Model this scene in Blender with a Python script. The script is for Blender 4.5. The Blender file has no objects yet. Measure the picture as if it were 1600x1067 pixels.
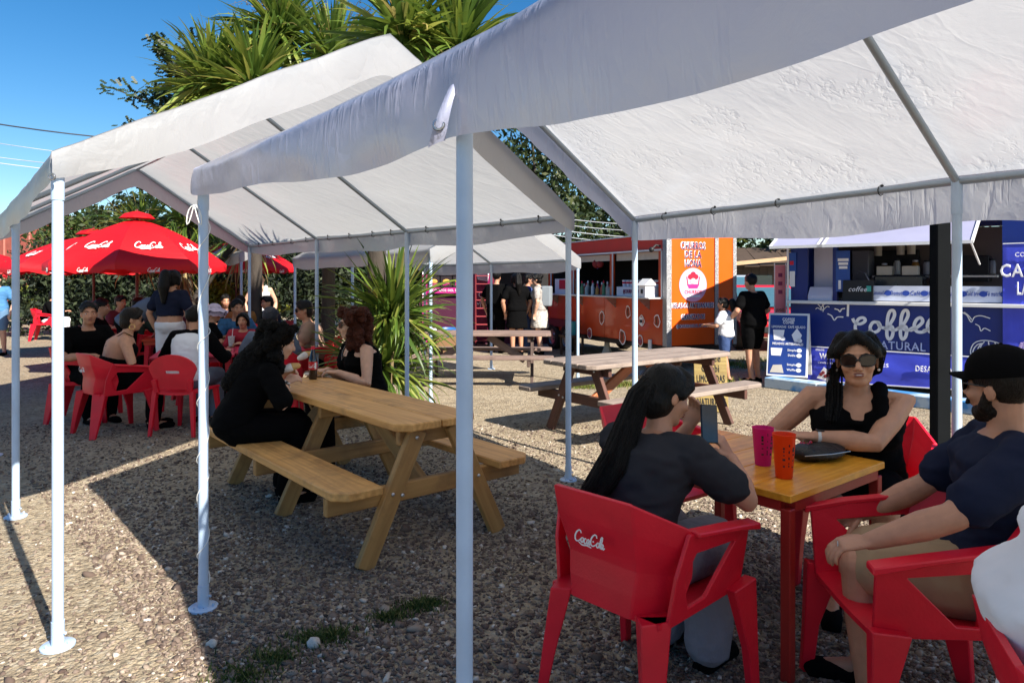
import bpy, bmesh, math, random
import numpy as np
from mathutils import Vector, Matrix, Euler
R = math.radians
rng = random.Random(7)
nr = np.random.default_rng(7)
SC = bpy.context.scene
COL = SC.collection

# ------------------------------------------------------------------ camera, light, exposure
H = 1.55
cam = bpy.data.objects.new('camera', bpy.data.cameras.new('camera'))
COL.objects.link(cam)
cam.location = (0, 0, H)
cam.rotation_euler = (R(90), 0, 0)
cam.data.sensor_width = 36
cam.data.lens = 36 * 1100 / 1600
cam.data.shift_y = -96.5 / 1600
cam.data.clip_start = 0.05
cam.data.clip_end = 2000
SC.camera = cam
SUN_EL, SUN_AZ = R(38), (0.65, -0.76)
sun = bpy.data.objects.new('sun', bpy.data.lights.new('sun', 'SUN'))
COL.objects.link(sun)
sun.data.energy = 5.0
sun.data.angle = R(0.5)
sun.data.color = (1.0, 0.93, 0.82)
sun.location = (30, -35, 40)
sd = Vector((SUN_AZ[0] * math.cos(SUN_EL), SUN_AZ[1] * math.cos(SUN_EL), math.sin(SUN_EL)))
sun.rotation_euler = (-sd).to_track_quat('-Z', 'Y').to_euler()
world = bpy.data.worlds.new('World')
SC.world = world
world.use_nodes = True
wn = world.node_tree
sky = wn.nodes.new('ShaderNodeTexSky')
sky.sky_type = 'NISHITA'
sky.sun_disc = False
sky.sun_elevation = SUN_EL
sky.sun_rotation = math.atan2(SUN_AZ[0], SUN_AZ[1])
sky.air_density = 1.0
sky.dust_density = 0.1
sky.ozone_density = 3.0
bg = wn.nodes['Background']
bg.inputs['Strength'].default_value = 0.064
hsv = wn.nodes.new('ShaderNodeHueSaturation')
hsv.inputs['Saturation'].default_value = 1.36
wn.links.new(sky.outputs[0], hsv.inputs['Color'])
wn.links.new(hsv.outputs[0], bg.inputs['Color'])
SC.view_settings.view_transform = 'Standard'
SC.view_settings.look = 'None'
SC.view_settings.exposure = 1.15
SC.view_settings.gamma = 1.0
SC.view_settings.use_curve_mapping = False
SC.cycles.max_bounces = 8
SC.cycles.transparent_max_bounces = 8
SC.cycles.use_denoising = True

# ------------------------------------------------------------------ helpers
def at(px, py, Y):
    return Vector(((px - 800) / 1100 * Y, Y, H + (437 - py) / 1100 * Y))

def vnoise(P, seed=0):
    P = np.asarray(P, float)
    i = np.floor(P).astype(np.int64)
    f = P - i
    f = f * f * (3 - 2 * f)
    def h(a, b, c):
        n = (a * 374761393 + b * 668265263 + c * 2147483647 + seed * 144665) & 0x7fffffff
        n = ((n ^ (n >> 13)) * 1274126177) & 0x7fffffff
        return ((n ^ (n >> 16)) & 0xffff) / 32767.5 - 1
    o = 0
    for dx in (0, 1):
        for dy in (0, 1):
            for dz in (0, 1):
                w = (f[:, 0] if dx else 1 - f[:, 0]) * (f[:, 1] if dy else 1 - f[:, 1]) * (f[:, 2] if dz else 1 - f[:, 2])
                o = o + w * h(i[:, 0] + dx, i[:, 1] + dy, i[:, 2] + dz)
    return o

def W(o):
    m = Matrix.LocRotScale(o.location, o.rotation_euler, o.scale)
    return W(o.parent) @ m if o.parent else m

def tag(o, label=None, cat=None, group=None, kind=None):
    if label: o['label'] = label
    if cat: o['category'] = cat
    if group: o['group'] = group
    if kind: o['kind'] = kind
    return o

def thing(name, label, cat, loc=(0, 0, 0), rz=0, group=None):
    o = bpy.data.objects.new(name, None)
    COL.objects.link(o)
    o.empty_display_size = 0.1
    o.location = loc
    o.rotation_euler = (0, 0, rz)
    return tag(o, label, cat, group)

def link(name, me, mat, parent=None):
    o = bpy.data.objects.new(name, me)
    COL.objects.link(o)
    if mat is not None and not me.materials: me.materials.append(mat)
    if parent: o.parent = parent
    return o

def copy_tree(o, parent=None):
    c = o.copy()
    COL.objects.link(c)
    if parent: c.parent = parent
    for ch in list(o.children): copy_tree(ch, c)
    return c

class MB:
    def __init__(s):
        s.v = []; s.f = []
    def add(s, vs, fs):
        b = len(s.v)
        s.v += [tuple(v) for v in vs]
        s.f += [tuple(i + b for i in f) for f in fs]
        return s
    def box(s, c, d, M=None):
        c = Vector(c); x, y, z = d[0] / 2, d[1] / 2, d[2] / 2
        vs = [Vector(p) for p in ((-x,-y,-z),(x,-y,-z),(x,y,-z),(-x,y,-z),(-x,-y,z),(x,-y,z),(x,y,z),(-x,y,z))]
        if M: vs = [M @ v for v in vs]
        return s.add([v + c for v in vs], [(3,2,1,0),(4,5,6,7),(0,1,5,4),(1,2,6,5),(2,3,7,6),(3,0,4,7)])
    def beam(s, p, q, w, h, up=(0, 0, 1), w2=None, h2=None):
        p, q = Vector(p), Vector(q); d = (q - p).normalized()
        x = d.cross(Vector(up)).normalized(); z = x.cross(d)
        w2 = w2 or w; h2 = h2 or h
        vs = []
        for c, a, b in ((p, w, h), (q, w2, h2)):
            vs += [c - x*a/2 - z*b/2, c + x*a/2 - z*b/2, c + x*a/2 + z*b/2, c - x*a/2 + z*b/2]
        return s.add(vs, [(0,1,2,3),(7,6,5,4),(4,5,1,0),(5,6,2,1),(6,7,3,2),(7,4,0,3)])
    def loft(s, rings, cap=True):
        n = len(rings[0]); vs = [v for r in rings for v in r]; fs = []
        for i in range(len(rings) - 1):
            for j in range(n):
                k = (j + 1) % n
                fs.append((i*n+j, i*n+k, (i+1)*n+k, (i+1)*n+j))
        if cap:
            fs.append(tuple(range(n - 1, -1, -1)))
            fs.append(tuple((len(rings)-1)*n + j for j in range(n)))
        return s.add(vs, fs)
    def frames(s, pts):
        pts = [Vector(p) for p in pts]; out = []; x = None
        for i, p in enumerate(pts):
            d = (pts[min(i+1, len(pts)-1)] - pts[max(i-1, 0)])
            d = d.normalized() if d.length > 1e-9 else Vector((0, 0, 1))
            if x is None: x = d.orthogonal().normalized()
            else:
                x = x - d * x.dot(d)
                x = x.normalized() if x.length > 1e-6 else d.orthogonal().normalized()
            out.append((p, d, x, d.cross(x)))
        return out
    def tube(s, pts, r, n=8, cap=True, flat=None):
        rs = r if isinstance(r, (list, tuple)) else [r] * len(pts)
        rings = []
        for (p, d, x, y), a in zip(s.frames(pts), rs):
            rings.append([p + x * math.cos(t) * a + y * math.sin(t) * a for t in [2*math.pi*k/n for k in range(n)]])
        return s.loft(rings, cap)
    def chain(s, pts, rs, n=12):
        pts = [Vector(p) for p in pts]
        fr = s.frames(pts); rings = []
        def ring(c, x, y, a): return [c + x*math.cos(2*math.pi*k/n)*a + y*math.sin(2*math.pi*k/n)*a for k in range(n)]
        p, d, x, y = fr[0]
        for t in (80, 55, 28): rings.append(ring(p - d*rs[0]*math.sin(R(t)), x, y, rs[0]*math.cos(R(t))))
        for (p, d, x, y), a in zip(fr, rs): rings.append(ring(p, x, y, a))
        p, d, x, y = fr[-1]
        for t in (28, 55, 80): rings.append(ring(p + d*rs[-1]*math.sin(R(t)), x, y, rs[-1]*math.cos(R(t))))
        return s.loft(rings)
    def ell(s, c, r, M=None, n=16, m=10):
        c = Vector(c)
        if not hasattr(r, '__len__'): r = (r, r, r)
        rings = []
        for i in range(m + 1):
            t = -math.pi/2 + math.pi * (i + .02 if i == 0 else i - .02 if i == m else i) / m
            ring = []
            for k in range(n):
                a = 2*math.pi*k/n
                v = Vector((r[0]*math.cos(t)*math.cos(a), r[1]*math.cos(t)*math.sin(a), r[2]*math.sin(t)))
                ring.append(c + (M @ v if M else v))
            rings.append(ring)
        return s.loft(rings)
    def prism(s, pts, vec):
        n = len(pts); vec = Vector(vec); a = [Vector(p) for p in pts]
        fs = [tuple(range(n - 1, -1, -1)), tuple(range(n, 2*n))]
        fs += [(i, (i+1) % n, n + (i+1) % n, n + i) for i in range(n)]
        return s.add(a + [p + vec for p in a], fs)
    def lathe(s, prof, c=(0, 0, 0), n=20, cap=True):
        c = Vector(c)
        return s.loft([[c + Vector((r*math.cos(2*math.pi*k/n), r*math.sin(2*math.pi*k/n), z)) for k in range(n)] for r, z in prof], cap)
    def grid(s, P):
        a, b = len(P), len(P[0])
        return s.add([p for r in P for p in r], [(i*b+j, i*b+j+1, (i+1)*b+j+1, (i+1)*b+j) for i in range(a-1) for j in range(b-1)])
    def xf(s, M):
        s.v = [tuple(M @ Vector(v)) for v in s.v]
        return s
    def mesh(s, name='mesh', smooth=None, bevel=0, world=None, solid=0, weld=0):
        me = bpy.data.meshes.new(name)
        me.from_pydata(s.v, [], s.f)
        if world: me.transform(W(world).inverted())
        if bevel or solid or weld or True:
            bm = bmesh.new(); bm.from_mesh(me)
            if weld: bmesh.ops.remove_doubles(bm, verts=bm.verts, dist=weld)
            if not solid and not weld: bmesh.ops.recalc_face_normals(bm, faces=bm.faces)
            if solid:
                bmesh.ops.recalc_face_normals(bm, faces=bm.faces)
                bmesh.ops.solidify(bm, geom=bm.faces[:], thickness=solid)
            if bevel:
                bmesh.ops.bevel(bm, geom=bm.edges[:], offset=bevel, segments=1, affect='EDGES', clamp_overlap=True)
            bm.to_mesh(me); bm.free()
        if smooth:
            me.shade_smooth()
            if smooth < 180: me.set_sharp_from_angle(angle=R(smooth))
        return me
    def build(s, name, mat, parent=None, world=False, **k):
        return link(name, s.mesh(name, world=parent if world else None, **k), mat, parent)

MATS = {}
def nodes(name):
    m = bpy.data.materials.new(name); m.use_nodes = True
    t = m.node_tree
    return m, t, t.nodes['Principled BSDF'], t.nodes['Material Output']

def M(name, col, rough=.6, var=.12, scale=6, bump=0, bscale=60, metal=0, spec=.5, coat=0, sub=0, emit=0, stretch=None, trans=0, ior=1.45, sheen=0, fine=0):
    if name in MATS: return MATS[name]
    m, t, b, out = nodes(name)
    N, L = t.nodes, t.links
    tc = N.new('ShaderNodeTexCoord'); mp = N.new('ShaderNodeMapping')
    if stretch: mp.inputs['Scale'].default_value = stretch
    L.new(tc.outputs['Object'], mp.inputs['Vector'])
    nz = N.new('ShaderNodeTexNoise'); nz.inputs['Scale'].default_value = scale; nz.inputs['Detail'].default_value = 6
    L.new(mp.outputs[0], nz.inputs['Vector'])
    mx = N.new('ShaderNodeMix'); mx.data_type = 'RGBA'
    c = Vector(col[:3])
    mx.inputs['A'].default_value = (*[max(0, x*(1-var*1.6)) for x in c], 1)
    mx.inputs['B'].default_value = (*[min(1, x*(1+var*1.6)) for x in c], 1)
    L.new(nz.outputs['Fac'], mx.inputs['Factor'])
    L.new(mx.outputs['Result'], b.inputs['Base Color'])
    rr = N.new('ShaderNodeMapRange'); rr.inputs['To Min'].default_value = max(.03, rough - .1); rr.inputs['To Max'].default_value = min(1, rough + .1)
    L.new(nz.outputs['Fac'], rr.inputs['Value']); L.new(rr.outputs[0], b.inputs['Roughness'])
    b.inputs['Metallic'].default_value = metal
    b.inputs['Specular IOR Level'].default_value = spec
    b.inputs['Coat Weight'].default_value = coat
    b.inputs['IOR'].default_value = ior
    b.inputs['Transmission Weight'].default_value = trans
    if sub:
        b.inputs['Subsurface Weight'].default_value = sub
        b.inputs['Subsurface Radius'].default_value = (.012, .004, .002)
        b.inputs['Subsurface Scale'].default_value = 1
    if sheen: b.inputs['Sheen Weight'].default_value = sheen
    if emit:
        b.inputs['Emission Color'].default_value = (*c, 1); b.inputs['Emission Strength'].default_value = emit
    if bump:
        n2 = N.new('ShaderNodeTexNoise'); n2.inputs['Scale'].default_value = bscale; n2.inputs['Detail'].default_value = 4
        L.new(mp.outputs[0], n2.inputs['Vector'])
        bp = N.new('ShaderNodeBump'); bp.inputs['Strength'].default_value = bump; bp.inputs['Distance'].default_value = .02
        L.new(n2.outputs['Fac'], bp.inputs['Height']); L.new(bp.outputs[0], b.inputs['Normal'])
    MATS[name] = m
    return m

def wood(name, c1, c2, rough=.6, dirt=None, paint=None, pamt=.5):
    if name in MATS: return MATS[name]
    m, t, b, out = nodes(name)
    N, L = t.nodes, t.links
    tc = N.new('ShaderNodeTexCoord'); oi = N.new('ShaderNodeObjectInfo')
    ad = N.new('ShaderNodeVectorMath'); ad.operation = 'ADD'
    sc = N.new('ShaderNodeVectorMath'); sc.operation = 'SCALE'; sc.inputs['Scale'].default_value = 31
    L.new(oi.outputs['Random'], sc.inputs[0]); L.new(tc.outputs['Object'], ad.inputs[0]); L.new(sc.outputs[0], ad.inputs[1])
    mp = N.new('ShaderNodeMapping'); mp.inputs['Scale'].default_value = (.8, 11, 11)
    L.new(ad.outputs[0], mp.inputs['Vector'])
    nz = N.new('ShaderNodeTexNoise'); nz.inputs['Scale'].default_value = 2.2; nz.inputs['Detail'].default_value = 5; nz.inputs['Distortion'].default_value = .6
    L.new(mp.outputs[0], nz.inputs['Vector'])
    wv = N.new('ShaderNodeTexWave'); wv.wave_type = 'BANDS'; wv.bands_direction = 'Y'; wv.inputs['Scale'].default_value = .7
    wv.inputs['Distortion'].default_value = 14; wv.inputs['Detail'].default_value = 3; wv.inputs['Detail Scale'].default_value = .8
    L.new(mp.outputs[0], wv.inputs['Vector'])
    f = N.new('ShaderNodeMath'); f.operation = 'MULTIPLY_ADD'; f.inputs[1].default_value = .16
    L.new(wv.outputs['Fac'], f.inputs[0])
    h = N.new('ShaderNodeMath'); h.operation = 'MULTIPLY'; h.inputs[1].default_value = .9
    L.new(nz.outputs['Fac'], h.inputs[0]); L.new(h.outputs[0], f.inputs[2])
    rp = N.new('ShaderNodeValToRGB')
    rp.color_ramp.elements[0].position = .2; rp.color_ramp.elements[0].color = (*c1, 1)
    rp.color_ramp.elements[1].position = .75; rp.color_ramp.elements[1].color = (*c2, 1)
    L.new(f.outputs[0], rp.inputs['Fac'])
    colr = rp.outputs['Color']
    # knots and stains
    vo = N.new('ShaderNodeTexNoise'); vo.inputs['Scale'].default_value = 3.1; vo.inputs['Detail'].default_value = 8; vo.inputs['Roughness'].default_value = .7
    L.new(ad.outputs[0], vo.inputs['Vector'])
    rr = N.new('ShaderNodeValToRGB'); rr.color_ramp.elements[0].position = .5; rr.color_ramp.elements[1].position = .72
    rr.color_ramp.elements[0].color = (0, 0, 0, 1)
    L.new(vo.outputs['Fac'], rr.inputs['Fac'])
    mx = N.new('ShaderNodeMix'); mx.data_type = 'RGBA'
    d = dirt or tuple(x * .55 for x in c1)
    mx.inputs['B'].default_value = (*d, 1)
    mm = N.new('ShaderNodeMath'); mm.operation = 'MULTIPLY'; mm.inputs[1].default_value = .65
    L.new(rr.outputs['Color'], mm.inputs[0]); L.new(mm.outputs[0], mx.inputs['Factor'])
    L.new(colr, mx.inputs['A']); colr = mx.outputs['Result']
    if paint:
        pn = N.new('ShaderNodeTexNoise'); pn.inputs['Scale'].default_value = 5; pn.inputs['Detail'].default_value = 9; pn.inputs['Roughness'].default_value = .65
        L.new(mp.outputs[0], pn.inputs['Vector'])
        pr = N.new('ShaderNodeValToRGB'); pr.color_ramp.elements[0].position = pamt - .04; pr.color_ramp.elements[1].position = pamt + .04
        L.new(pn.outputs['Fac'], pr.inputs['Fac'])
        m3 = N.new('ShaderNodeMix'); m3.data_type = 'RGBA'; m3.inputs['B'].default_value = (*paint, 1)
        L.new(pr.outputs['Color'], m3.inputs['Factor']); L.new(colr, m3.inputs['A']); colr = m3.outputs['Result']
    L.new(colr, b.inputs['Base Color'])
    b.inputs['Roughness'].default_value = rough
    bp = N.new('ShaderNodeBump'); bp.inputs['Strength'].default_value = .25; bp.inputs['Distance'].default_value = .01
    L.new(f.outputs[0], bp.inputs['Height']); L.new(bp.outputs[0], b.inputs['Normal'])
    MATS[name] = m
    return m

def tarp_mat(name, col, tr, rough, bump, bs, tcol=None, coat=0, crease=0):
    if name in MATS: return MATS[name]
    m, t, b, out = nodes(name)
    N, L = t.nodes, t.links
    tc = N.new('ShaderNodeTexCoord')
    mp = N.new('ShaderNodeMapping'); mp.inputs['Rotation'].default_value = (0, 0, R(50)); mp.inputs['Scale'].default_value = (.5, 1.6, 1)
    L.new(tc.outputs['Object'], mp.inputs['Vector'])
    a = N.new('ShaderNodeTexNoise'); a.inputs['Scale'].default_value = bs; a.inputs['Detail'].default_value = 7; a.inputs['Roughness'].default_value = .6; a.inputs['Distortion'].default_value = 1.2
    v = N.new('ShaderNodeTexVoronoi'); v.feature = 'DISTANCE_TO_EDGE'; v.inputs['Scale'].default_value = bs * .9
    nv = N.new('ShaderNodeTexNoise'); nv.inputs['Scale'].default_value = bs * 1.5; nv.inputs['Detail'].default_value = 3
    L.new(mp.outputs[0], nv.inputs['Vector'])
    vm = N.new('ShaderNodeVectorMath'); vm.operation = 'MULTIPLY_ADD'; vm.inputs[1].default_value = (.35, .35, .35)
    L.new(nv.outputs['Color'], vm.inputs[0]); L.new(mp.outputs[0], vm.inputs[2])
    L.new(mp.outputs[0], a.inputs['Vector']); L.new(vm.outputs[0], v.inputs['Vector'])
    pw = N.new('ShaderNodeMath'); pw.operation = 'MINIMUM'; pw.inputs[1].default_value = .12
    L.new(v.outputs['Distance'], pw.inputs[0])
    ad = N.new('ShaderNodeMath'); ad.operation = 'MULTIPLY_ADD'; ad.inputs[1].default_value = 1.6
    L.new(pw.outputs[0], ad.inputs[0]); L.new(a.outputs['Fac'], ad.inputs[2])
    bp = N.new('ShaderNodeBump'); bp.inputs['Strength'].default_value = bump; bp.inputs['Distance'].default_value = .03
    if crease:
        m2 = N.new('ShaderNodeMapping'); m2.inputs['Scale'].default_value = (26, 26, 3); L.new(tc.outputs['Object'], m2.inputs['Vector'])
        c2 = N.new('ShaderNodeTexNoise'); c2.inputs['Scale'].default_value = 1; c2.inputs['Detail'].default_value = 3; c2.inputs['Distortion'].default_value = .5; L.new(m2.outputs[0], c2.inputs['Vector'])
        r2 = N.new('ShaderNodeMapRange'); r2.inputs['From Min'].default_value = .5; r2.inputs['From Max'].default_value = .72; L.new(c2.outputs['Fac'], r2.inputs['Value'])
        k2 = N.new('ShaderNodeTexNoise'); k2.inputs['Scale'].default_value = 2.2; k2.inputs['Detail'].default_value = 2; L.new(tc.outputs['Object'], k2.inputs['Vector'])
        r3 = N.new('ShaderNodeMapRange'); r3.inputs['From Min'].default_value = .46; r3.inputs['From Max'].default_value = .62; r3.inputs['To Max'].default_value = crease; L.new(k2.outputs['Fac'], r3.inputs['Value'])
        x2 = N.new('ShaderNodeMath'); x2.operation = 'MULTIPLY_ADD'; L.new(r2.outputs[0], x2.inputs[0]); L.new(r3.outputs[0], x2.inputs[1]); L.new(ad.outputs[0], x2.inputs[2]); ad = x2
    L.new(ad.outputs[0], bp.inputs['Height'])
    L.new(bp.outputs[0], b.inputs['Normal'])
    st = N.new('ShaderNodeTexNoise'); st.inputs['Scale'].default_value = 1.3; st.inputs['Detail'].default_value = 6
    L.new(tc.outputs['Object'], st.inputs['Vector'])
    mx = N.new('ShaderNodeMix'); mx.data_type = 'RGBA'
    mx.inputs['A'].default_value = (*[x*.9 for x in col], 1); mx.inputs['B'].default_value = (*[min(1, x*1.05) for x in col], 1)
    L.new(st.outputs['Fac'], mx.inputs['Factor'])
    L.new(mx.outputs['Result'], b.inputs['Base Color'])
    b.inputs['Roughness'].default_value = rough
    b.inputs['Coat Weight'].default_value = coat; b.inputs['Coat Roughness'].default_value = .16
    tb = N.new('ShaderNodeBsdfTranslucent'); tb.inputs['Color'].default_value = (*(tcol or col), 1)
    L.new(bp.outputs[0], tb.inputs['Normal'])
    ms = N.new('ShaderNodeMixShader'); ms.inputs[0].default_value = tr
    L.new(b.outputs[0], ms.inputs[1]); L.new(tb.outputs[0], ms.inputs[2]); L.new(ms.outputs[0], out.inputs['Surface'])
    MATS[name] = m
    return m

# a second, empty scene evaluates modifiers cheaply
TMP = bpy.data.scenes.new('scratch')
def evaluated(me, mods):
    o = bpy.data.objects.new('scratch', me)
    TMP.collection.objects.link(o)
    for ty, kw in mods:
        md = o.modifiers.new('m', ty)
        for k, v in kw.items(): setattr(md, k, v)
    vl = TMP.view_layers[0]
    vl.update()
    out = bpy.data.meshes.new_from_object(o.evaluated_get(vl.depsgraph))
    bpy.data.objects.remove(o)
    return out

def remesh(mb, vox, it=2, fac=.5):
    me = bpy.data.meshes.new('body'); me.from_pydata(mb.v, [], mb.f)
    bm = bmesh.new(); bm.from_mesh(me); bmesh.ops.recalc_face_normals(bm, faces=bm.faces); bm.to_mesh(me); bm.free()
    out = evaluated(me, [('REMESH', dict(mode='VOXEL', voxel_size=vox)), ('SMOOTH', dict(factor=fac, iterations=it))])
    bpy.data.meshes.remove(me)
    out.materials.clear()
    return out

def vget(me):
    a = np.empty(len(me.vertices) * 3); me.vertices.foreach_get('co', a); return a.reshape(-1, 3)
def vset(me, a):
    me.vertices.foreach_set('co', np.ascontiguousarray(a, dtype=np.float32).ravel()); me.update()
def nget(me):
    a = np.empty(len(me.vertices) * 3, dtype=np.float32); me.vertex_normals.foreach_get('vector', a); return a.reshape(-1, 3)

TXT = {}
def text_mesh(s, size, bold=0.0, ext=.002, shear=0, align='CENTER', width=None):
    cu = bpy.data.curves.new('t', 'FONT')
    cu.body = s; cu.size = size; cu.extrude = ext; cu.bevel_depth = max(0, bold) * size * .55; cu.bevel_resolution = 0; cu.space_character = 1.12; cu.align_x = align; cu.align_y = 'CENTER'; cu.shear = shear
    cu.resolution_u = 2
    o = bpy.data.objects.new('t', cu)
    TMP.collection.objects.link(o)
    vl = TMP.view_layers[0]; vl.update()
    me = bpy.data.meshes.new_from_object(o.evaluated_get(vl.depsgraph))
    bpy.data.objects.remove(o)
    me.materials.clear()
    if width:
        a = vget(me)
        if len(a):
            w = a[:, 0].max() - a[:, 0].min(); a[:, 0] *= width / max(w, 1e-6); vset(me, a)
    return me

def lettering(s, size, mat, parent, loc, rot, name='lettering', **k):
    o = link(name, text_mesh(s, size, **k), mat, parent)
    o.location = loc; o.rotation_euler = rot
    return o

def stroke(mb, pts, w, z=0, t=.004, closed=False, sub=6):
    """a flat ribbon with thickness along a smoothed 2D line, in the XY plane"""
    P = [Vector((p[0], p[1], 0)) for p in pts]
    Q = []
    for i in range(len(P) - 1):
        a, b, c, d = P[max(i-1, 0)], P[i], P[i+1], P[min(i+2, len(P)-1)]
        for k in range(sub):
            u = k / sub
            Q.append(.5*((2*b) + (c-a)*u + (2*a-5*b+4*c-d)*u*u + (3*b-a-3*c+d)*u**3))
    Q.append(P[-1])
    L, Rr = [], []
    for i, p in enumerate(Q):
        d = (Q[min(i+1, len(Q)-1)] - Q[max(i-1, 0)])
        d = d.normalized() if d.length > 1e-9 else Vector((1, 0, 0))
        nn = Vector((-d.y, d.x, 0)); ww = w(i/len(Q)) if callable(w) else w
        L.append(p + nn*ww/2); Rr.append(p - nn*ww/2)
    zz = Vector((0, 0, z)); tt = Vector((0, 0, t))
    mb.loft([[l+zz, r+zz, r+zz+tt, l+zz+tt] for l, r in zip(L, Rr)])
    return mb

def cola_script(h):
    """the two words in a flowing hand, cap height h, centred"""
    mb = MB()
    C = [(.62,.78),(.55,.95),(.38,1.0),(.18,.8),(.05,.45),(.1,.1),(.3,0),(.55,.15),(.7,.35)]
    o = [(.85,.42),(.74,.4),(.66,.2),(.74,.02),(.88,.08),(.93,.28),(.85,.42),(.98,.36)]
    c = [(1.2,.36),(1.12,.43),(1.02,.3),(1.02,.08),(1.14,0),(1.28,.12)]
    a = [(1.5,.38),(1.4,.43),(1.3,.25),(1.34,.02),(1.45,.08),(1.53,.4),(1.52,.1),(1.58,.0),(1.7,.15)]
    def sh(P, dx): return [(x + dx + y*.25, y) for x, y in P]
    l = [(2.62,.1),(2.8,.6),(2.8,.95),(2.7,.9),(2.64,.4),(2.7,.02),(2.82,.12)]
    a2 = [(x + 1.43, y) for x, y in a]
    W1 = lambda u: .13 - .05*abs(u-.5)*2
    parts = [sh(C, 0), sh(o, 0), sh(c, 0), sh(a, 0), [(1.95,.38),(2.08,.4)],
             sh(C, 1.62), sh(o, 1.62), sh([(x-.02, y) for x, y in l], 0), sh([(x-.02, y) for x, y in a2], 0),
             [(.45,-.02),(.8,-.2),(1.3,-.12),(1.75,-.2)]]
    for P in parts: stroke(mb, [((x-1.65)*h, (y-.5)*h) for x, y in P], lambda u: W1(u)*h, t=.003, sub=3)
    return mb
# ------------------------------------------------------------------ ground
def ground_mat():
    m, t, b, out = nodes('gravel_ground'); N, L = t.nodes, t.links
    tc = N.new('ShaderNodeTexCoord')
    def noise(s, d=8, r=.6):
        n = N.new('ShaderNodeTexNoise'); n.inputs['Scale'].default_value = s; n.inputs['Detail'].default_value = d; n.inputs['Roughness'].default_value = r
        L.new(tc.outputs['Object'], n.inputs['Vector']); return n
    big = noise(.5); mid = noise(5); fine = noise(90, 3)
    vo = N.new('ShaderNodeTexVoronoi'); vo.inputs['Scale'].default_value = 42; vo.inputs['Randomness'].default_value = 1
    L.new(tc.outputs['Object'], vo.inputs['Vector'])
    vo2 = N.new('ShaderNodeTexVoronoi'); vo2.inputs['Scale'].default_value = 17
    L.new(tc.outputs['Object'], vo2.inputs['Vector'])
    rp = N.new('ShaderNodeValToRGB')
    e = rp.color_ramp.elements
    e[0].position = .3; e[0].color = (.36, .285, .19, 1); e[1].position = .7; e[1].color = (.52, .43, .305, 1)
    L.new(big.outputs['Fac'], rp.inputs['Fac'])
    hs = N.new('ShaderNodeSeparateColor'); L.new(vo.outputs['Color'], hs.inputs[0])
    chips = N.new('ShaderNodeValToRGB'); e = chips.color_ramp.elements
    e[0].position = 0; e[0].color = (.13, .10, .075, 1); e[1].position = 1; e[1].color = (.5, .44, .34, 1)
    x = chips.color_ramp.elements.new(.5); x.color = (.33, .27, .19, 1)
    L.new(hs.outputs[0], chips.inputs['Fac'])
    gate = N.new('ShaderNodeMath'); gate.operation = 'GREATER_THAN'; gate.inputs[1].default_value = .42
    L.new(hs.outputs[1], gate.inputs[0])
    g2 = N.new('ShaderNodeMath'); g2.operation = 'MULTIPLY'; g2.inputs[1].default_value = .75; L.new(gate.outputs[0], g2.inputs[0])
    mx = N.new('ShaderNodeMix'); mx.data_type = 'RGBA'
    L.new(g2.outputs[0], mx.inputs['Factor']); L.new(rp.outputs[0], mx.inputs['A']); L.new(chips.outputs[0], mx.inputs['B'])
    m2 = N.new('ShaderNodeMix'); m2.data_type = 'RGBA'; m2.blend_type = 'MULTIPLY'; m2.inputs['Factor'].default_value = .5
    r3 = N.new('ShaderNodeValToRGB'); r3.color_ramp.elements[0].position = .25; r3.color_ramp.elements[0].color = (.45, .42, .4, 1); r3.color_ramp.elements[1].position = .62
    L.new(mid.outputs['Fac'], r3.inputs['Fac']); L.new(mx.outputs['Result'], m2.inputs['A']); L.new(r3.outputs[0], m2.inputs['B'])
    L.new(m2.outputs['Result'], b.inputs['Base Color'])
    b.inputs['Roughness'].default_value = .92; b.inputs['Specular IOR Level'].default_value = .2
    a1 = N.new('ShaderNodeMath'); a1.operation = 'MULTIPLY_ADD'; a1.inputs[1].default_value = -.9
    L.new(vo.outputs['Distance'], a1.inputs[0]); L.new(fine.outputs['Fac'], a1.inputs[2])
    a2 = N.new('ShaderNodeMath'); a2.operation = 'MULTIPLY_ADD'; a2.inputs[1].default_value = 1.4
    L.new(mid.outputs['Fac'], a2.inputs[0]); L.new(a1.outputs[0], a2.inputs[2])
    bp = N.new('ShaderNodeBump'); bp.inputs['Strength'].default_value = .9; bp.inputs['Distance'].default_value = .022
    L.new(a2.outputs[0], bp.inputs['Height']); L.new(bp.outputs[0], b.inputs['Normal'])
    return m
g = MB().grid([[(x, y, 0) for x in (-500, -60, -20, 0, 20, 60, 500)] for y in (-200, -20, 0, 10, 30, 80, 900)])
tag(g.build('ground', ground_mat()), kind='structure')

def random_island_mat(name, stops, rough=.85, two=0):
    m, t, b, out = nodes(name); N, L = t.nodes, t.links
    gm = N.new('ShaderNodeNewGeometry'); rp = N.new('ShaderNodeValToRGB')
    e = rp.color_ramp.elements
    while len(e) < len(stops): e.new(.5)
    for i, (p, c) in enumerate(stops): e[i].position = p; e[i].color = (*c, 1)
    L.new(gm.outputs['Random Per Island'], rp.inputs['Fac']); L.new(rp.outputs[0], b.inputs['Base Color'])
    b.inputs['Roughness'].default_value = rough; b.inputs['Specular IOR Level'].default_value = .3
    if two:
        tb = N.new('ShaderNodeBsdfTranslucent'); ms = N.new('ShaderNodeMixShader'); ms.inputs[0].default_value = two
        hs = N.new('ShaderNodeHueSaturation'); hs.inputs['Value'].default_value = 1.5; hs.inputs['Hue'].default_value = .48
        L.new(rp.outputs[0], hs.inputs['Color']); L.new(hs.outputs[0], tb.inputs['Color'])
        L.new(b.outputs[0], ms.inputs[1]); L.new(tb.outputs[0], ms.inputs[2]); L.new(ms.outputs[0], out.inputs['Surface'])
    return m

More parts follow.
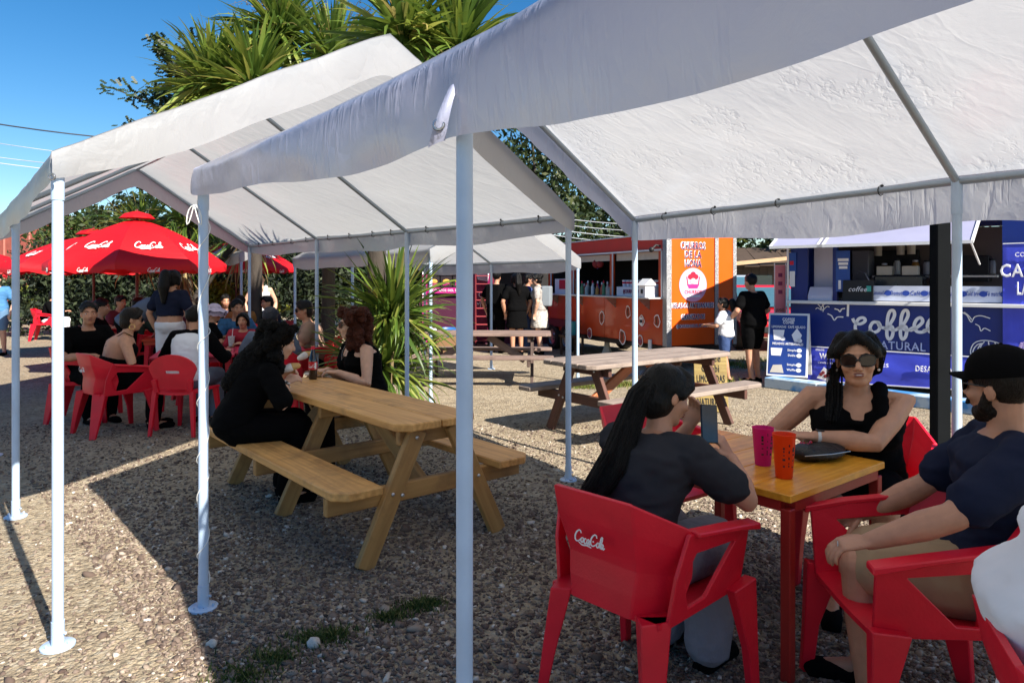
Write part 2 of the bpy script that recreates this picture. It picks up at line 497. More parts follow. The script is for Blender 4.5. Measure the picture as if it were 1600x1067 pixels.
def scatter(name, mat, protos, P, S, seed=1, flat=1.0, tilt=.6):
    """many small pieces joined into one mesh, each its own island"""
    g = np.random.default_rng(seed); n = len(P); V = []; F = []; base = 0
    which = g.integers(0, len(protos), n)
    for k, (pv, pf) in enumerate(protos):
        I = np.where(which == k)[0]; m = len(I)
        if not m: continue
        a = g.uniform(0, 2*np.pi, m); tx = g.normal(0, tilt, m); ty = g.normal(0, tilt, m)
        ca, sa = np.cos(a), np.sin(a)
        Rz = np.zeros((m, 3, 3)); Rz[:,0,0]=ca; Rz[:,0,1]=-sa; Rz[:,1,0]=sa; Rz[:,1,1]=ca; Rz[:,2,2]=1
        Rx = np.zeros((m,3,3)); Rx[:,0,0]=1; Rx[:,1,1]=np.cos(tx); Rx[:,1,2]=-np.sin(tx); Rx[:,2,1]=np.sin(tx); Rx[:,2,2]=np.cos(tx)
        Ry = np.zeros((m,3,3)); Ry[:,1,1]=1; Ry[:,0,0]=np.cos(ty); Ry[:,0,2]=np.sin(ty); Ry[:,2,0]=-np.sin(ty); Ry[:,2,2]=np.cos(ty)
        RR = Rz @ Rx @ Ry
        sc = S[I][:, None] * np.stack([g.uniform(.7,1.35,m), g.uniform(.7,1.2,m), g.uniform(.7,1.2,m)*flat], 1)
        v = np.einsum('mij,mkj->mki', RR, pv[None] * sc[:, None, :]) + P[I][:, None, :]
        V.append(v.reshape(-1, 3)); F.append((pf[None] + (base + np.arange(m)*len(pv))[:, None, None]).reshape(-1, pf.shape[1])); base += m*len(pv)
    V = np.concatenate(V); F = np.concatenate(F)
    me = bpy.data.meshes.new(name)
    k = F.shape[1]
    me.vertices.add(len(V)); me.loops.add(F.size); me.polygons.add(len(F))
    me.vertices.foreach_set('co', V.astype(np.float32).ravel()); me.loops.foreach_set('vertex_index', F.astype(np.int32).ravel())
    me.polygons.foreach_set('loop_start', np.arange(0, F.size, k, dtype=np.int32))
    me.update(calc_edges=True)
    return tag(link(name, me, mat), kind='stuff')

def rock_protos(k=7, flat=.5):
    out = []
    bm = bmesh.new(); bmesh.ops.create_icosphere(bm, subdivisions=1, radius=1); bm.verts.ensure_lookup_table()
    v0 = np.array([v.co[:] for v in bm.verts]); f0 = np.array([[v.index for v in f.verts] for f in bm.faces]); bm.free()
    for i in range(k):
        v = v0 * (1 + .35*np.random.default_rng(i).uniform(-1, 1, (len(v0), 1)))
        v[:, 2] *= flat; out.append((v, f0))
    return out

def sample_ground(n, y0, y1, p, xl, xr):
    u = nr.random(n)
    Y = (y0**p + u*(y1**p - y0**p))**(1/p)
    X = (xl + nr.random(n)*(xr - xl)) * Y
    return np.stack([X, Y, np.zeros(n)], 1)
P = sample_ground(76000, 2.35, 7.6, -.6, -.76, .78)
S = nr.gamma(5, .0013, len(P)) + .0030
S = np.where(nr.random(len(P)) < .025, S*2.0, S)
# dark chips thinned over the sunlit ground at left, imitating the canopy shade edge
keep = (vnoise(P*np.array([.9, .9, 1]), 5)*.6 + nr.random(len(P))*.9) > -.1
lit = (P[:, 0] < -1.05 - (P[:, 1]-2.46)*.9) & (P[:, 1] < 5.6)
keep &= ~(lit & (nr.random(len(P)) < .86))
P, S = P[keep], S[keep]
P[:, 2] = S*.12
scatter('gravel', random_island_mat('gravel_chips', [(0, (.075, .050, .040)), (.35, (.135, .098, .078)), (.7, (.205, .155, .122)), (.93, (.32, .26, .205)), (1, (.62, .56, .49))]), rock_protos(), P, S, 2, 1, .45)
# dry twigs and leaf litter
tw = np.array([[-1,-.05,-.04],[1,-.03,-.03],[1,.03,.05],[-1,.05,.04]]), np.array([[0,1,2,3]])
P = sample_ground(900, 2.35, 6.5, -.3, -.5, .5); P[:, 2] = .012
scatter('dry_litter', random_island_mat('litter', [(0, (.28, .18, .08)), (.6, (.42, .3, .15)), (1, (.5, .42, .28))]), [tw], P, nr.uniform(.008, .03, len(P)), 3, 1, .25)
# grass tufts
def blades(cs, n, spread, h, seed):
    g = np.random.default_rng(seed); V = []; F = []
    for (cx, cy, sp) in cs:
        for i in range(n):
            r = abs(g.normal(0, sp*.5)); a = g.uniform(0, 6.283); x, y = cx + r*math.cos(a)*1.4, cy + r*math.sin(a)
            hh = h*g.uniform(.4, 1.1); b = g.uniform(0, 6.283); w = .0025 + h*.03; l = g.normal(0, .5*hh, 2)
            dx, dy = math.cos(b)*w, math.sin(b)*w; k = len(V)
            V += [(x-dx, y-dy, 0), (x+dx, y+dy, 0), (x+dx*.7+l[0]*.4, y+dy*.7+l[1]*.4, hh*.6), (x-dx*.7+l[0]*.4, y-dy*.7+l[1]*.4, hh*.6), (x+l[0], y+l[1], hh)]
            F += [(k, k+1, k+2, k+3), (k+3, k+2, k+4)]
    return MB().add(V, F)
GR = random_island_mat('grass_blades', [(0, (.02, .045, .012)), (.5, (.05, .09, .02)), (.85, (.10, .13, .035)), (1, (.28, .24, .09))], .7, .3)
def gp(px, py): Y = 1.55*1100/(py-437); return ((px-800)/1100*Y, Y)
c = [(*gp(490, 1000), .1), (*gp(430, 1030), .13), (*gp(520, 995), .1), (*gp(650, 950), .09), (*gp(670, 945), .06), (*gp(610, 965), .07), (*gp(380, 1060), .12)]
tag(blades(c, 420, 1, .035, 4).build('grass', GR), kind='stuff')
c = [(x, y, .25) for x, y in [(1.0+.35*i, 10.1+.09*i) for i in range(7)]] + [(4.2, 12.4, .4), (4.0, 12.8, .4), (4.6, 13.3, .4), (3.95, 10.15, .15), (4.1, 10.2, .1)]
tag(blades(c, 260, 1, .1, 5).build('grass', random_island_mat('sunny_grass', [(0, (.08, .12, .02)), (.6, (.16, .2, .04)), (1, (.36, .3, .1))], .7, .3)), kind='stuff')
for i, (px, py, r, lab) in enumerate([(490, 1012, .028, 'round pale pebble sitting on the grass tuft in front'), (330, 1012, .022, 'small pale stone half sunk at the edge of the shade')]):
    x, y = gp(px, py)
    b = MB().ell((0, 0, r*.7), (r, r*.8, r*.9), n=14, m=9)
    me = b.mesh('stone', smooth=180); a = vget(me); a += .15*r*vnoise(a*60, i)[:, None]*np.sign(a); vset(me, a)
    o = link('stone', me, M('pale_stone', (.5, .47, .43), .85, .15, 40, .3, 90)); o.location = (x, y, 0)
    tag(o, lab, 'stone')

# ------------------------------------------------------------------ canopy tents
POLE = M('pale_blue_paint', (.42, .54, .70), .34, .13, 6, .03, 120, spec=.5)
FRAME = M('grey_tube', (.30, .36, .42), .35, .08, 9, .03, 90, metal=.3)
TARP = tarp_mat('white_sheet', (.42, .425, .435), .42, .38, .24, 3.5, (.67, .67, .668))
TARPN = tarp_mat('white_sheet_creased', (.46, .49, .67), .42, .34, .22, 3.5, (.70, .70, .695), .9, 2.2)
CORD = M('black_cord', (.03, .03, .03), .6)
STRING = M('white_string', (.75, .75, .72), .8)

def lerp(a, b, t): return a + (b - a)*t

def tent(label, Lp, Rp, eL, eR, rz, vL=.2, vR=.2, vE=(.24, .24), seed=0, show=None, pole_r=.0225, tarp=TARP, wr=.010, tuck=None, group='white canopy tents', ties=True, nb=10):
    n = len(Lp)
    root = thing('canopy_tent', label, 'canopy tent', (Lp[0][0], Lp[0][1], 0), 0, group)
    Ls = [Vector((*p, e)) for p, e in zip(Lp, eL)]; Rs = [Vector((*p, e)) for p, e in zip(Rp, eR)]
    Ms = [(a + b)/2 for a, b in zip(Ls, Rs)]
    for m_, z in zip(Ms, rz): m_.z = z
    # tubes
    def rail(name, pts, r=.019):
        MB().tube(pts, r, 10).build(name, FRAME, root, world=True, smooth=50)
    for i in range(n - 1):
        for S_ in (Ls, Rs): rail('eave_rail', [S_[i], S_[i+1]])
        rail('ridge_rail', [Ms[i], Ms[i+1]])
    for i in range(n):
        rail('rafter', [Ls[i], Ms[i]]); rail('rafter', [Ms[i], Rs[i]])
        for Q in (Ls[i], Rs[i]):
            p = MB().tube([(Q.x, Q.y, .09), (Q.x, Q.y, Q.z - .12)], pole_r, 16)
            po = p.build('pole', POLE, root, world=True, smooth=50)
            MB().tube([(Q.x, Q.y, Q.z - .16), (Q.x, Q.y, Q.z + .012)], pole_r + .003, 14).build('joint_sleeve', POLE, root, world=True, smooth=50)
            f = MB().tube([(Q.x, Q.y, .008), (Q.x, Q.y, .11)], pole_r + .003, 16)
            f.lathe([(.001, .012), (.062, .012), (.066, .009), (.066, .001), (.001, .001)], (Q.x, Q.y, 0), 24)
            for k in range(3):
                a = k*2.1 + i; f.tube([(Q.x + .047*math.cos(a), Q.y + .047*math.sin(a), .01), (Q.x + .047*math.cos(a), Q.y + .047*math.sin(a), .026)], .006, 6)
            f.tube([(Q.x + pole_r, Q.y, .06), (Q.x + pole_r + .014, Q.y - .004, .06)], .006, 6)
            f.build('foot_plate', POLE, po, world=True, smooth=40)
            po.children[0].parent = po
    # sheet
    N_ = 12
    ups = Vector((0, 0, .036))
    T = [(i + k/nb) for i in range(n - 1) for k in range(nb)] + [n - 1]
    def at_t(A, t):
        i = min(int(t), n - 2); return lerp(A[i], A[i+1], t - i)
    outL = (Ls[0] - Rs[0]); outL.z = 0; outL.normalize()
    end0 = (Ls[0] - Ls[1]); end0.z = 0; end0.normalize()
    g = MB(); rows = []
    for t in T:
        l, m_, r = at_t(Ls, t) + outL*.03, at_t(Ms, t), at_t(Rs, t) - outL*.03
        fr = t - int(t); sag = math.sin(math.pi*fr)
        row = []
        for k in range(N_ + 1):
            u = k/N_; p = lerp(l, m_, u); p = p + ups - Vector((0, 0, .03*sag*math.sin(math.pi*u) + .012*sag)); row.append(p)
        row[N_].z -= .012
        for k in range(1, N_ + 1):
            u = k/N_; p = lerp(m_, r, u); row.append(p + ups - Vector((0, 0, .03*sag*math.sin(math.pi*u) + .012*sag)))
        rows.append(row)
    rows[0] = [p + end0*.035 for p in rows[0]]; rows[-1] = [p - end0*.035 for p in rows[-1]]
    g.grid(rows)
    def hem(top, out, hs, scal):
        R_ = []
        for j in range(7):
            u = j/6; rr = []
            for k, p in enumerate(top):
                h = hs[k]; b = .006*math.sin(math.pi*u) + .012*u*math.sin(k*1.9 + seed)*scal
                rr.append(p + out*b - Vector((0, 0, h*u)))
            R_.append(rr)
        g.grid(R_)
    def vh(v, tk, t):
        base = v if not hasattr(v, '__len__') else at_t(v, t)
        fr = t - round(t)
        return base*(1 - .10*math.exp(-(fr*8)**2)) + .015*math.sin(t*9 + seed)
    hem([r[0] for r in rows], outL, [vh(vL, 0, t) for t in T], 1)
    hem([r[-1] for r in rows], -outL, [vh(vR, 1, t) for t in T], 1)
    M_ = 2*N_ + 1
    def endh(v, q, va, vb):
        u = abs(q - N_)/N_
        corner = va if q < N_ else vb
        return lerp(v, corner, u**5) + .008*math.sin(q*1.3 + seed)
    a0 = vL[0] if hasattr(vL, '__len__') else vL; b0 = vR[0] if hasattr(vR, '__len__') else vR
    a1 = vL[-1] if hasattr(vL, '__len__') else vL; b1 = vR[-1] if hasattr(vR, '__len__') else vR
    hem(rows[0], end0, [endh(vE[0], q, a0*.9, b0*.9) for q in range(M_)], .6)
    hem(rows[-1], -end0, [endh(vE[1], q, a1*.9, b1*.9) for q in range(M_)], .6)
    me = g.mesh('canopy_sheet', weld=.0008)
    me = evaluated(me, [('SUBSURF', dict(levels=2, render_levels=2))])
    a = vget(me)
    q = Matrix.Rotation(-math.atan2(end0.y, end0.x), 3, 'Z'); b = a @ np.array(q).T
    w = np.stack([vnoise(b*np.array([1.3, 4.5, 3.5]) + 7*k, seed + k) for k in range(3)], 1)*wr
    w += np.stack([vnoise(b*np.array([9, 13, 9]) + 3*k, seed + 9 + k) for k in range(3)], 1)*wr*.3
    w[:, 2] *= .7
    vset(me, a + w)
    me.transform(W(root).inverted())
    me.shade_smooth()
    link('canopy_sheet', me, tarp, root)
    # bungee ties on the rails
    if ties:
        for S_ in (Rs,):
            for i in range(n - 1):
                for k in (.12, .34, .58, .82):
                    p = lerp(S_[i], S_[i+1], k + .02*math.sin(i + k*9))
                    d = (S_[i+1] - S_[i]).normalized()
                    t_ = MB(); pts = []
                    for j in range(9):
                        an = 2*math.pi*j/8; pts.append(p + Vector((-d.y, d.x, 0))*.024*math.cos(an) + Vector((0, 0, 1))*.026*math.sin(an) + d*.006*j/8)
                    t_.tube(pts, .0028, 5); t_.ell(p + Vector((-d.y, d.x, 0))*.02 + Vector((0, 0, .03)), .009, n=8, m=6)
                    t_.build('bungee_tie', CORD, root, world=True, smooth=60)
    return root, Ls, Rs, Ms

tA = tent('white canopy tent over the new wooden picnic table and red-chair diners', 
     [(-1.92, 2.976), (-3.24, 4.596), (-4.56, 6.2), (-5.85, 7.8)], [(.436, 5.447), (-1.08, 7.24), (-2.46, 8.87), (-3.98, 10.67)],
     [2.045, 2.03, 2.03, 2.03], [2.03, 2.04, 2.06, 2.05], [2.99, 2.99, 3.0, 3.0], vL=[.13, .2, .2, .16], vR=[.16, .2, .2, .16], vE=(.235, .24), seed=3)
tB = tent('large white canopy tent over the square table in front, its sheet creased and glossy',
     [(-1.457, 3.324), (-.126, 1.87), (.99, .12), (2.2, -1.6)], [(.977, 5.6), (2.18, 3.45), (3.43, 1.5), (4.6, -.4)],
     [2.04, 2.13, 2.18, 2.18], [2.02, 2.03, 2.03, 2.03], [2.96, 2.97, 2.98, 2.98], vL=[.13, .275, .36, .36], vR=[.2, .265, .25, .25], vE=(.2, .2), seed=8, tarp=TARPN, wr=.013)
# two more canopies farther back
tC = tent('white canopy tent behind the far picnic table, beside the churro trailer',
     [(-1.03, 8.9), (-2.38, 10.5), (-3.73, 12.1)], [(.99, 10.6), (-.36, 12.2), (-1.71, 13.8)], [1.9]*3, [1.84, 1.82, 1.82], [2.6]*3, seed=5, vL=.2, vR=.2, ties=False)
tD = tent('white canopy tent at the back left, seen below the near one',
     [(-5.0, 13.0), (-6.5, 15.0)], [(-2.6, 13.4), (-4.0, 15.6)], [2.0, 2.0], [2.0, 2.0], [2.8, 2.8], seed=6, ties=False, nb=8)

# grommets on the front corners, loose hem flap, string round the pole
def grommet(p, nrm, parent):
    M3 = Vector((0, 0, 1)).rotation_difference(Vector(nrm)).to_matrix()
    b = MB(); pts = [Vector(p) + M3 @ Vector((.013*math.cos(a), .013*math.sin(a), 0)) for a in [2*math.pi*k/14 for k in range(15)]]
    b.tube(pts, .0042, 6).build('grommet', M('steel', (.35, .36, .38), .3, .05, 9, metal=.9), parent, world=True, smooth=60)
grommet((-1.905, 2.915, 1.975), (-.1, -1, 0), tA[0])
fl = MB()
for sgn in (0,):
    rows = []
    for j in range(9):
        u = j/8; w_ = lerp(.017, .032, u)
        c = Vector((-.150 - .045*u, 1.83 - .03*math.sin(u*3), 2.055 - .155*u))
        rows.append([c + Vector((w_*k*.7, -.01*math.cos(k*1.5) - .004, .3*w_*k)) for k in (-1, -.5, 0, .5, 1)])
    fl.grid(rows)
fl.build('hem_flap', TARPN, tB[0], world=True, solid=.002, smooth=60)
grommet((-.187, 1.796, 1.945), (-.1, -1, .1), tB[0])
Q = tB[1][0]; pts = []
for k in range(260):
    u = k/259; a = u*7.5*2*math.pi + .5*math.sin(u*20); r = .0265 + .003*math.sin(u*41)
    pts.append((Q.x + r*math.cos(a), Q.y + r*math.sin(a), .12 + 1.78*u + .02*math.sin(u*33)))
s = MB().tube(pts, .0022, 5)
for sx in (-1, 1):
    lp = [(Q.x - .02, Q.y - .03, 1.9)]
    for k in range(1, 9): a = k/8*math.pi*2; lp.append((Q.x - .03 + sx*.035*math.sin(a*.5)*(1 if k < 8 else 0), Q.y - .032, 1.9 - .06*math.sin(a*.5)*1.3 + .03*math.sin(a)))
    s.tube(lp, .0028, 5)
tag(s.build('string', STRING, smooth=60), 'white string wound down a pale blue tent pole and tied in a bow', 'string')
tag(MB().beam((3.04, 5.0, 0), (3.04, 5.0, 2.35), .098, .098, up=(0, 1, 0)).build('black_post', M('black_steel', (.008, .009, .010), .9, .2, 5, .02, 30, spec=.06), bevel=.006), 'thick square black post standing before the blue coffee stand', 'post')
# ------------------------------------------------------------------ food trailers and what stands round them
ORANGE = M('orange_paint', (.50, .052, .006), .38, .10, 2.5, .03, 25, coat=.25)
WHITE = M('white_paint', (.72, .72, .72), .45, .06, 8)
ALU = M('tread_plate', (.34, .34, .35), .4, .45, 60, .8, 45, metal=.5)
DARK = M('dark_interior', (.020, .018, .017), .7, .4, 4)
PURPLE = M('purple_ink', (.055, .012, .09), .6, .05)
PINK = M('pink_ink', (.85, .42, .58), .5, .05)
MAG = M('magenta_paint', (.22, .005, .075), .4, .12, 3)
REDINK = M('red_ink', (.62, .01, .04), .5, .05)
RUBBER = M('rubber', (.018, .018, .018), .8, .2, 20)
NAVY = M('navy_vinyl', (.006, .024, .19), .35, .12, 2.5, .02, 6)
VIOLET = M('violet_vinyl', (.055, .075, .58), .3, .35, 1.6, .25, 3.0)
LAV = M('lavender_panel', (.62, .61, .74), .45, .06, 3)
WINK = M('white_ink', (.80, .80, .84), .5, .03)
GLASS = M('car_glass', (.05, .12, .16), .08, .1, 3, spec=.8)
STEEL = M('steel_brushed', (.4, .4, .41), .3, .1, 20, metal=.9)
BLACK = M('matt_black', (.014, .014, .015), .55, .2, 8)
SK = [M('skin_%s' % n, c, .52, .16, 22, .10, 320, sub=.06) for n, c in (('tan', (.52, .265, .16)), ('warm', (.47, .23, .14)), ('light', (.58, .34, .235)))]

def wheel(parent, c, r, w, ax):
    t = MB(); M3 = Vector((0, 0, 1)).rotation_difference(Vector(ax)).to_matrix()
    prof = [(r*.62, -w/2), (r*.92, -w/2), (r, -w*.32), (r, w*.32), (r*.92, w/2), (r*.62, w/2)]
    t.lathe(prof + [prof[0]], n=28, cap=False); t.v = [tuple(M3 @ Vector(v) + Vector(c)) for v in t.v]
    o = thing('wheel', None, None); o.parent = parent
    t.build('tyre', RUBBER, o, smooth=40)
    q = MB().lathe([(.01, w*.3), (r*.2, w*.34), (r*.3, w*.2), (r*.58, w*.3), (r*.63, w*.42), (r*.63, -w*.42), (.01, -w*.42)], n=24)
    q.v = [tuple(M3 @ Vector(v) + Vector(c)) for v in q.v]; q.build('rim', STEEL, o, smooth=40)
    return o

# ---- the churro trailer: x along its lit end, y along its counter front going back
ct = thing('food_trailer', 'orange churro trailer with a serving hatch and a lettered end panel', 'food trailer', (2.625, 11.93, 0), math.atan2(.4, .916))
def fp(px, py):
    k = (px - 800)/1100; t = (2.625 - k*11.93)/(.4 + .916*k); return t, H + (437 - py)/1100*(11.93 + .916*t)
L_, Wd, Z0, Z1, ZC = 4.5, 1.45, .42, 2.33, 1.22
b = MB().box((Wd/2, L_/2, (Z0+ZC)/2), (Wd, L_, ZC-Z0)).build('lower_body', ORANGE, ct, bevel=.012)
b = MB().box((Wd/2, L_/2, 2.19), (Wd, L_, .28)).build('roof_band', M('red_band', (.60, .025, .008), .4, .1, 3), ct, bevel=.01)
MB().box((Wd/2, L_/2, 2.342), (Wd + .08, L_ + .08, .022)).build('roof', WHITE, ct)
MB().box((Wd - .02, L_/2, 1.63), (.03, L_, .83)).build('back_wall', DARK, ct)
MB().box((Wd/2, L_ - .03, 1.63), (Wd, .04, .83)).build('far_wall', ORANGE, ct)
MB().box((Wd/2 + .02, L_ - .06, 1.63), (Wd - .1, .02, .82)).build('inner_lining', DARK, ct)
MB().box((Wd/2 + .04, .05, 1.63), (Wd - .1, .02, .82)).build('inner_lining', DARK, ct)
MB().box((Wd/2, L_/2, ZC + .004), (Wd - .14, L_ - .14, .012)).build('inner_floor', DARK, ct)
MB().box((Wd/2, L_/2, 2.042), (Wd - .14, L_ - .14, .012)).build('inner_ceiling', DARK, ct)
MB().box((Wd/2 + .01, .02, 1.63), (Wd - .05, .035, .83)).build('end_wall', ORANGE, ct)
p1 = MB().box((.53, -.006, (Z0+2.3)/2 + .01), (.92, .012, 2.3-Z0)).build('banner_panel', M('orange_vinyl', (.86, .105, .003), .42, .06, 2, .1, 4), ct)
MB().box((1.25, -.006, (Z0+2.3)/2 + .01), (.34, .012, 2.3-Z0)).build('side_panel', MATS['orange_vinyl'], ct)
for x in (.03, 1.04, 1.44): MB().box((x, -.013, (Z0+2.3)/2), (.075 if x > .1 else .10, .02, 2.32-Z0)).build('tread_plate_strip', ALU, ct)
MB().box((-.008, .05, (Z0+2.3)/2), (.016, .1, 2.32-Z0)).build('tread_plate_strip', ALU, ct)
for y, w in ((.20, .09), (1.79, .10), (3.35, .09), (4.42, .12)):
    MB().box((.03, y, 1.635), (.06, w, .83)).build('hatch_post', ORANGE, ct, bevel=.004)
    MB().box((-.004, y - w/2 - .012, 1.635), (.02, .02, .82)).build('hatch_trim', WHITE, ct)
MB().box((-.012, 2.3, 2.062), (.03, 4.3, .03)).build('hatch_trim', WHITE, ct)
for y0, y1 in ((.26, 1.7), (1.88, 3.2)):
    MB().box((.075, (y0+y1)/2, 1.975), (.02, (y1-y0), .135 if y0 < 1 else .12)).build('rolled_blind', M('canvas_blind', (.55, .50, .42), .8, .1, 6), ct)
MB().box((-.13, 2.2, ZC + .012), (.34, 4.2, .028)).build('counter', M('counter_steel', (.62, .6, .58), .35, .1, 8, metal=.2), ct, bevel=.004)
for y in (.5, 1.6, 2.9, 4.0): MB().prism([(-.25, y, ZC-.003), (-.004, y, ZC-.003), (-.004, y, ZC-.2)], (0, .02, 0)).build('counter_bracket', STEEL, ct)
for y in (1.0, 2.05, 3.1): MB().box((-.003, y, (Z0+ZC)/2), (.006, .02, ZC-Z0-.02)).build('panel_seam', ORANGE, ct)
MB().box((Wd/2, L_/2, Z0 - .05), (Wd - .1, L_ - .1, .09)).build('chassis', BLACK, ct)
wheel(ct, (.02, 3.55, .29), .29, .18, (-1, 0, 0)); wheel(ct, (.02, 4.2, .29), .29, .18, (-1, 0, 0)); wheel(ct, (Wd, 3.6, .29), .29, .18, (1, 0, 0))
MB().prism([(-.07, 3.0, Z0+.1), (-.07, 3.1, Z0+.26), (-.07, 4.4, Z0+.26), (-.07, 4.5, Z0+.1)], (.064, 0, 0)).build('mudguard', M('maroon_paint', (.10, .012, .03), .4), ct)
for y in (.55, 1.3, 2.3): MB().lathe([(.16, 0), (.07, .2), (.05, .37), (.01, .37)], (.22, y, 0), 4).build('jack_stand', M('pale_jack', (.5, .48, .40), .7), ct)
MB().tube([(-.03, .45, .5), (-.03, .45, .2), (.03, .45, .02)], .035, 10).build('drain_pipe', WHITE, ct, smooth=40)
MB().tube([(.3, .12, .42), (.3, .12, .05)], .03, 8).box((.3, .12, .02), (.15, .15, .03)).build('stabiliser', STEEL, ct)
MB().tube([(-.03, .15, 2.12), (-.12, .15, 2.14), (-.2, .13, 2.08)], .018, 8).ell((-.22, .13, 2.06), .045).build('floodlight', BLACK, ct, smooth=50)
# lettering on the end panel
RX = (R(90), 0, 0); RF = (R(90), 0, R(-90))
def two_tone(s, size, x, z, width, y=-.014):
    lettering(s, size, WINK, ct, (x, y, z), RX, bold=.13, ext=.001, width=width*1.07)
    lettering(s, size, PURPLE, ct, (x, y - .065*size - .002, z), RX, bold=.025, ext=.001, width=width)
two_tone('CHURROS', .17, .53, 2.125, .50); two_tone('DE LA', .16, .53, 1.975, .34); two_tone('NONA', .17, .53, 1.82, .34)
two_tone('HELADOS ARTESANALES', .12, .53, 1.10, .84); two_tone('GRANIZADOS', .12, .53, .905, .48); two_tone('@CHURROSDELANONA', .075, .53, .75, .66)
em = MB().lathe([(.29, 0), (.29, .006), (.001, .006)], n=40); em.v = [(x + .53, -.0135 - z, y + 1.46) for x, y, z in em.v]
em = em.build('round_emblem', PINK, ct)
def disc(name, parent, mat, cx, cz, rx, rz_, y, n=20):
    return MB().prism([(cx + rx*math.cos(2*math.pi*k/n), y, cz + rz_*math.sin(2*math.pi*k/n)) for k in range(n)], (0, -.003, 0)).build(name, mat, parent)
for cx, cz, r in ((.47, 1.60, .05), (.53, 1.635, .058), (.59, 1.60, .05), (.53, 1.585, .06)): disc('emblem_hat', em, REDINK, cx, cz, r, r*.9, -.0205 - .0015*r*10)
disc('emblem_face', em, M('emblem_skin', (.80, .5, .5), .6), .53, 1.525, .055, .05, -.0235)
MB().prism([(.40, -.021, 1.47), (.66, -.021, 1.47), (.62, -.021, 1.40), (.44, -.021, 1.40)], (0, -.003, 0)).build('emblem_collar', M('hot_pink_ink', (.75, .02, .20), .5), em)
for sx in (-1, 1): MB().beam((.53 + sx*.11, -.022, 1.46), (.53 + sx*.135, -.022, 1.60), .004, .018).build('emblem_utensil', REDINK, em)
lettering('CHURROS', .085, REDINK, em, (.53, -.022, 1.335), RX, bold=.03, ext=.001, width=.36)
MB().box((.53, -.021, 1.265), (.30, .003, .03)).build('emblem_ribbon', WINK, em)
# stickers on the front
def sticker(px, py, kind, s=1):
    y, z = fp(px, py); st = []
    r = random.Random(int(px)); n = 12
    out = [(-.008, y + (.115*s)*(1 + .18*r.uniform(-1, 1))*math.cos(2*math.pi*k/n)*.8, z + (.115*s)*(1 + .18*r.uniform(-1, 1))*math.sin(2*math.pi*k/n)) for k in range(n)]
    o = MB().prism(out, (-.003, 0, 0)).build('sticker', WINK, ct)
    c = (.30, .02, .02)
    m = MB().prism([(-.012, y + (p[1]-y)*.82, z + (p[2]-z)*.82) for p in out], (-.002, 0, 0)).build('sticker_print', M('sticker_ink', (.42, .07, .035), .5), o)
    if kind == 'churro':
        for a in (-.35, 0, .35): MB().beam((-.016, y - .07*s*math.sin(a), z - .06*s), (-.016, y + .07*s*math.sin(a), z + .075*s), .004, .022*s, up=(0, 1, 0)).build('sticker_churro', M('churro_ink', (.16, .05, .02), .6), o)
    elif kind == 'cup':
        MB().prism([(-.0145, y - .035, z - .08), (-.0145, y + .035, z - .08), (-.0145, y + .05, z + .06), (-.0145, y - .05, z + .06)], (-.003, 0, 0)).build('sticker_cup', WINK, o)
        MB().box((-.0175, y, z - .01), (.004, .08, .05)).build('sticker_band', M('dark_ink', (.02, .02, .03), .6), o)
    else:
        MB().prism([(-.0145, y + .06*math.cos(a), z - .01 + .04*math.sin(a)) for a in [2*math.pi*k/10 for k in range(10)]], (-.003, 0, 0)).build('sticker_cup', M('mauve_ink', (.22, .06, .12), .6), o)
for a in ((941, 497, 'churro', 1.1), (922, 520, 'bowl', 1), (973, 526, 'churro', 1.25), (982, 488, 'churro', 1.0), (1003, 501, 'cup', .95), (1027, 502, 'churro', 1.0), (1001, 532, 'bowl', .9)): sticker(*a)
o = MB(); 
for k in range(20): a, c = 2*math.pi*k/20, 2*math.pi*(k+1)/20; o.beam((-.006, 3.55 + .13*math.cos(a), .98 + .15*math.sin(a)), (-.006, 3.55 + .13*math.cos(c), .98 + .15*math.sin(c)), .008, .012)
o.prism([(-.008, 3.48, .94), (-.008, 3.62, .94), (-.008, 3.6, 1.03), (-.008, 3.5, 1.03)], (-.002, 0, 0)).build('faded_emblem', M('faded_pink', (.55, .07, .06), .6), ct)
# goods on the counter (things of their own)
def on_ct(x, y, z): return W(ct) @ Vector((x, y, z))
for i in range(9):
    y = .42 + i*.13
    q = thing('paper_tub', ['first', 'second', 'third', 'fourth', 'fifth', 'sixth', 'seventh', 'eighth', 'ninth'][i] + ' red-labelled paper tub from the right behind the white counter box', 'tub', on_ct(.10, y, ZC + .2), 0, 'paper tubs on the trailer counter')
    MB().lathe([(.038, 0), (.05, .11), (.01, .11)], n=14).build('cup', WINK, q, smooth=40)
    MB().lathe([(.0455, .055), (.0495, .09)], n=14, cap=False).build('label', REDINK, q, smooth=40)
    MB().lathe([(.053, .11), (.053, .122), (.01, .126)], n=14).build('lid', M('clear_lid', (.6, .6, .6), .3), q, smooth=40)
bx = thing('counter_box', 'long white box lettered in pink on the churro trailer counter', 'box', on_ct(.02, .92, ZC + .027), math.atan2(.4, .916))
MB().box((0, 0, .085), (.14, 1.18, .17)).build('box_body', WINK, bx, bevel=.004)
lettering('@CHURROSDELANONA', .10, MAG, bx, (-.0735, 0, .085), RF, bold=.03, width=.72)
dh = thing('house_box', 'white house-shaped box at the end of the churro counter', 'box', on_ct(-.18, .33, ZC + .027), math.atan2(.4, .916))
MB().box((0, 0, .1), (.2, .2, .2)).build('box_body', WINK, dh)
MB().prism([(-.13, -.13, .203), (.13, -.13, .203), (0, -.13, .32)], (0, .26, 0)).build('roof', WHITE, dh)
MB().box((-.102, 0, .1), (.006, .06, .07)).build('opening', DARK, dh)
cols = [(.5, .5, .45), (.55, .48, .4), (.1, .25, .12), (.6, .1, .05), (.55, .25, .05), (.3, .2, .5), (.6, .6, .6), (.12, .1, .1)]
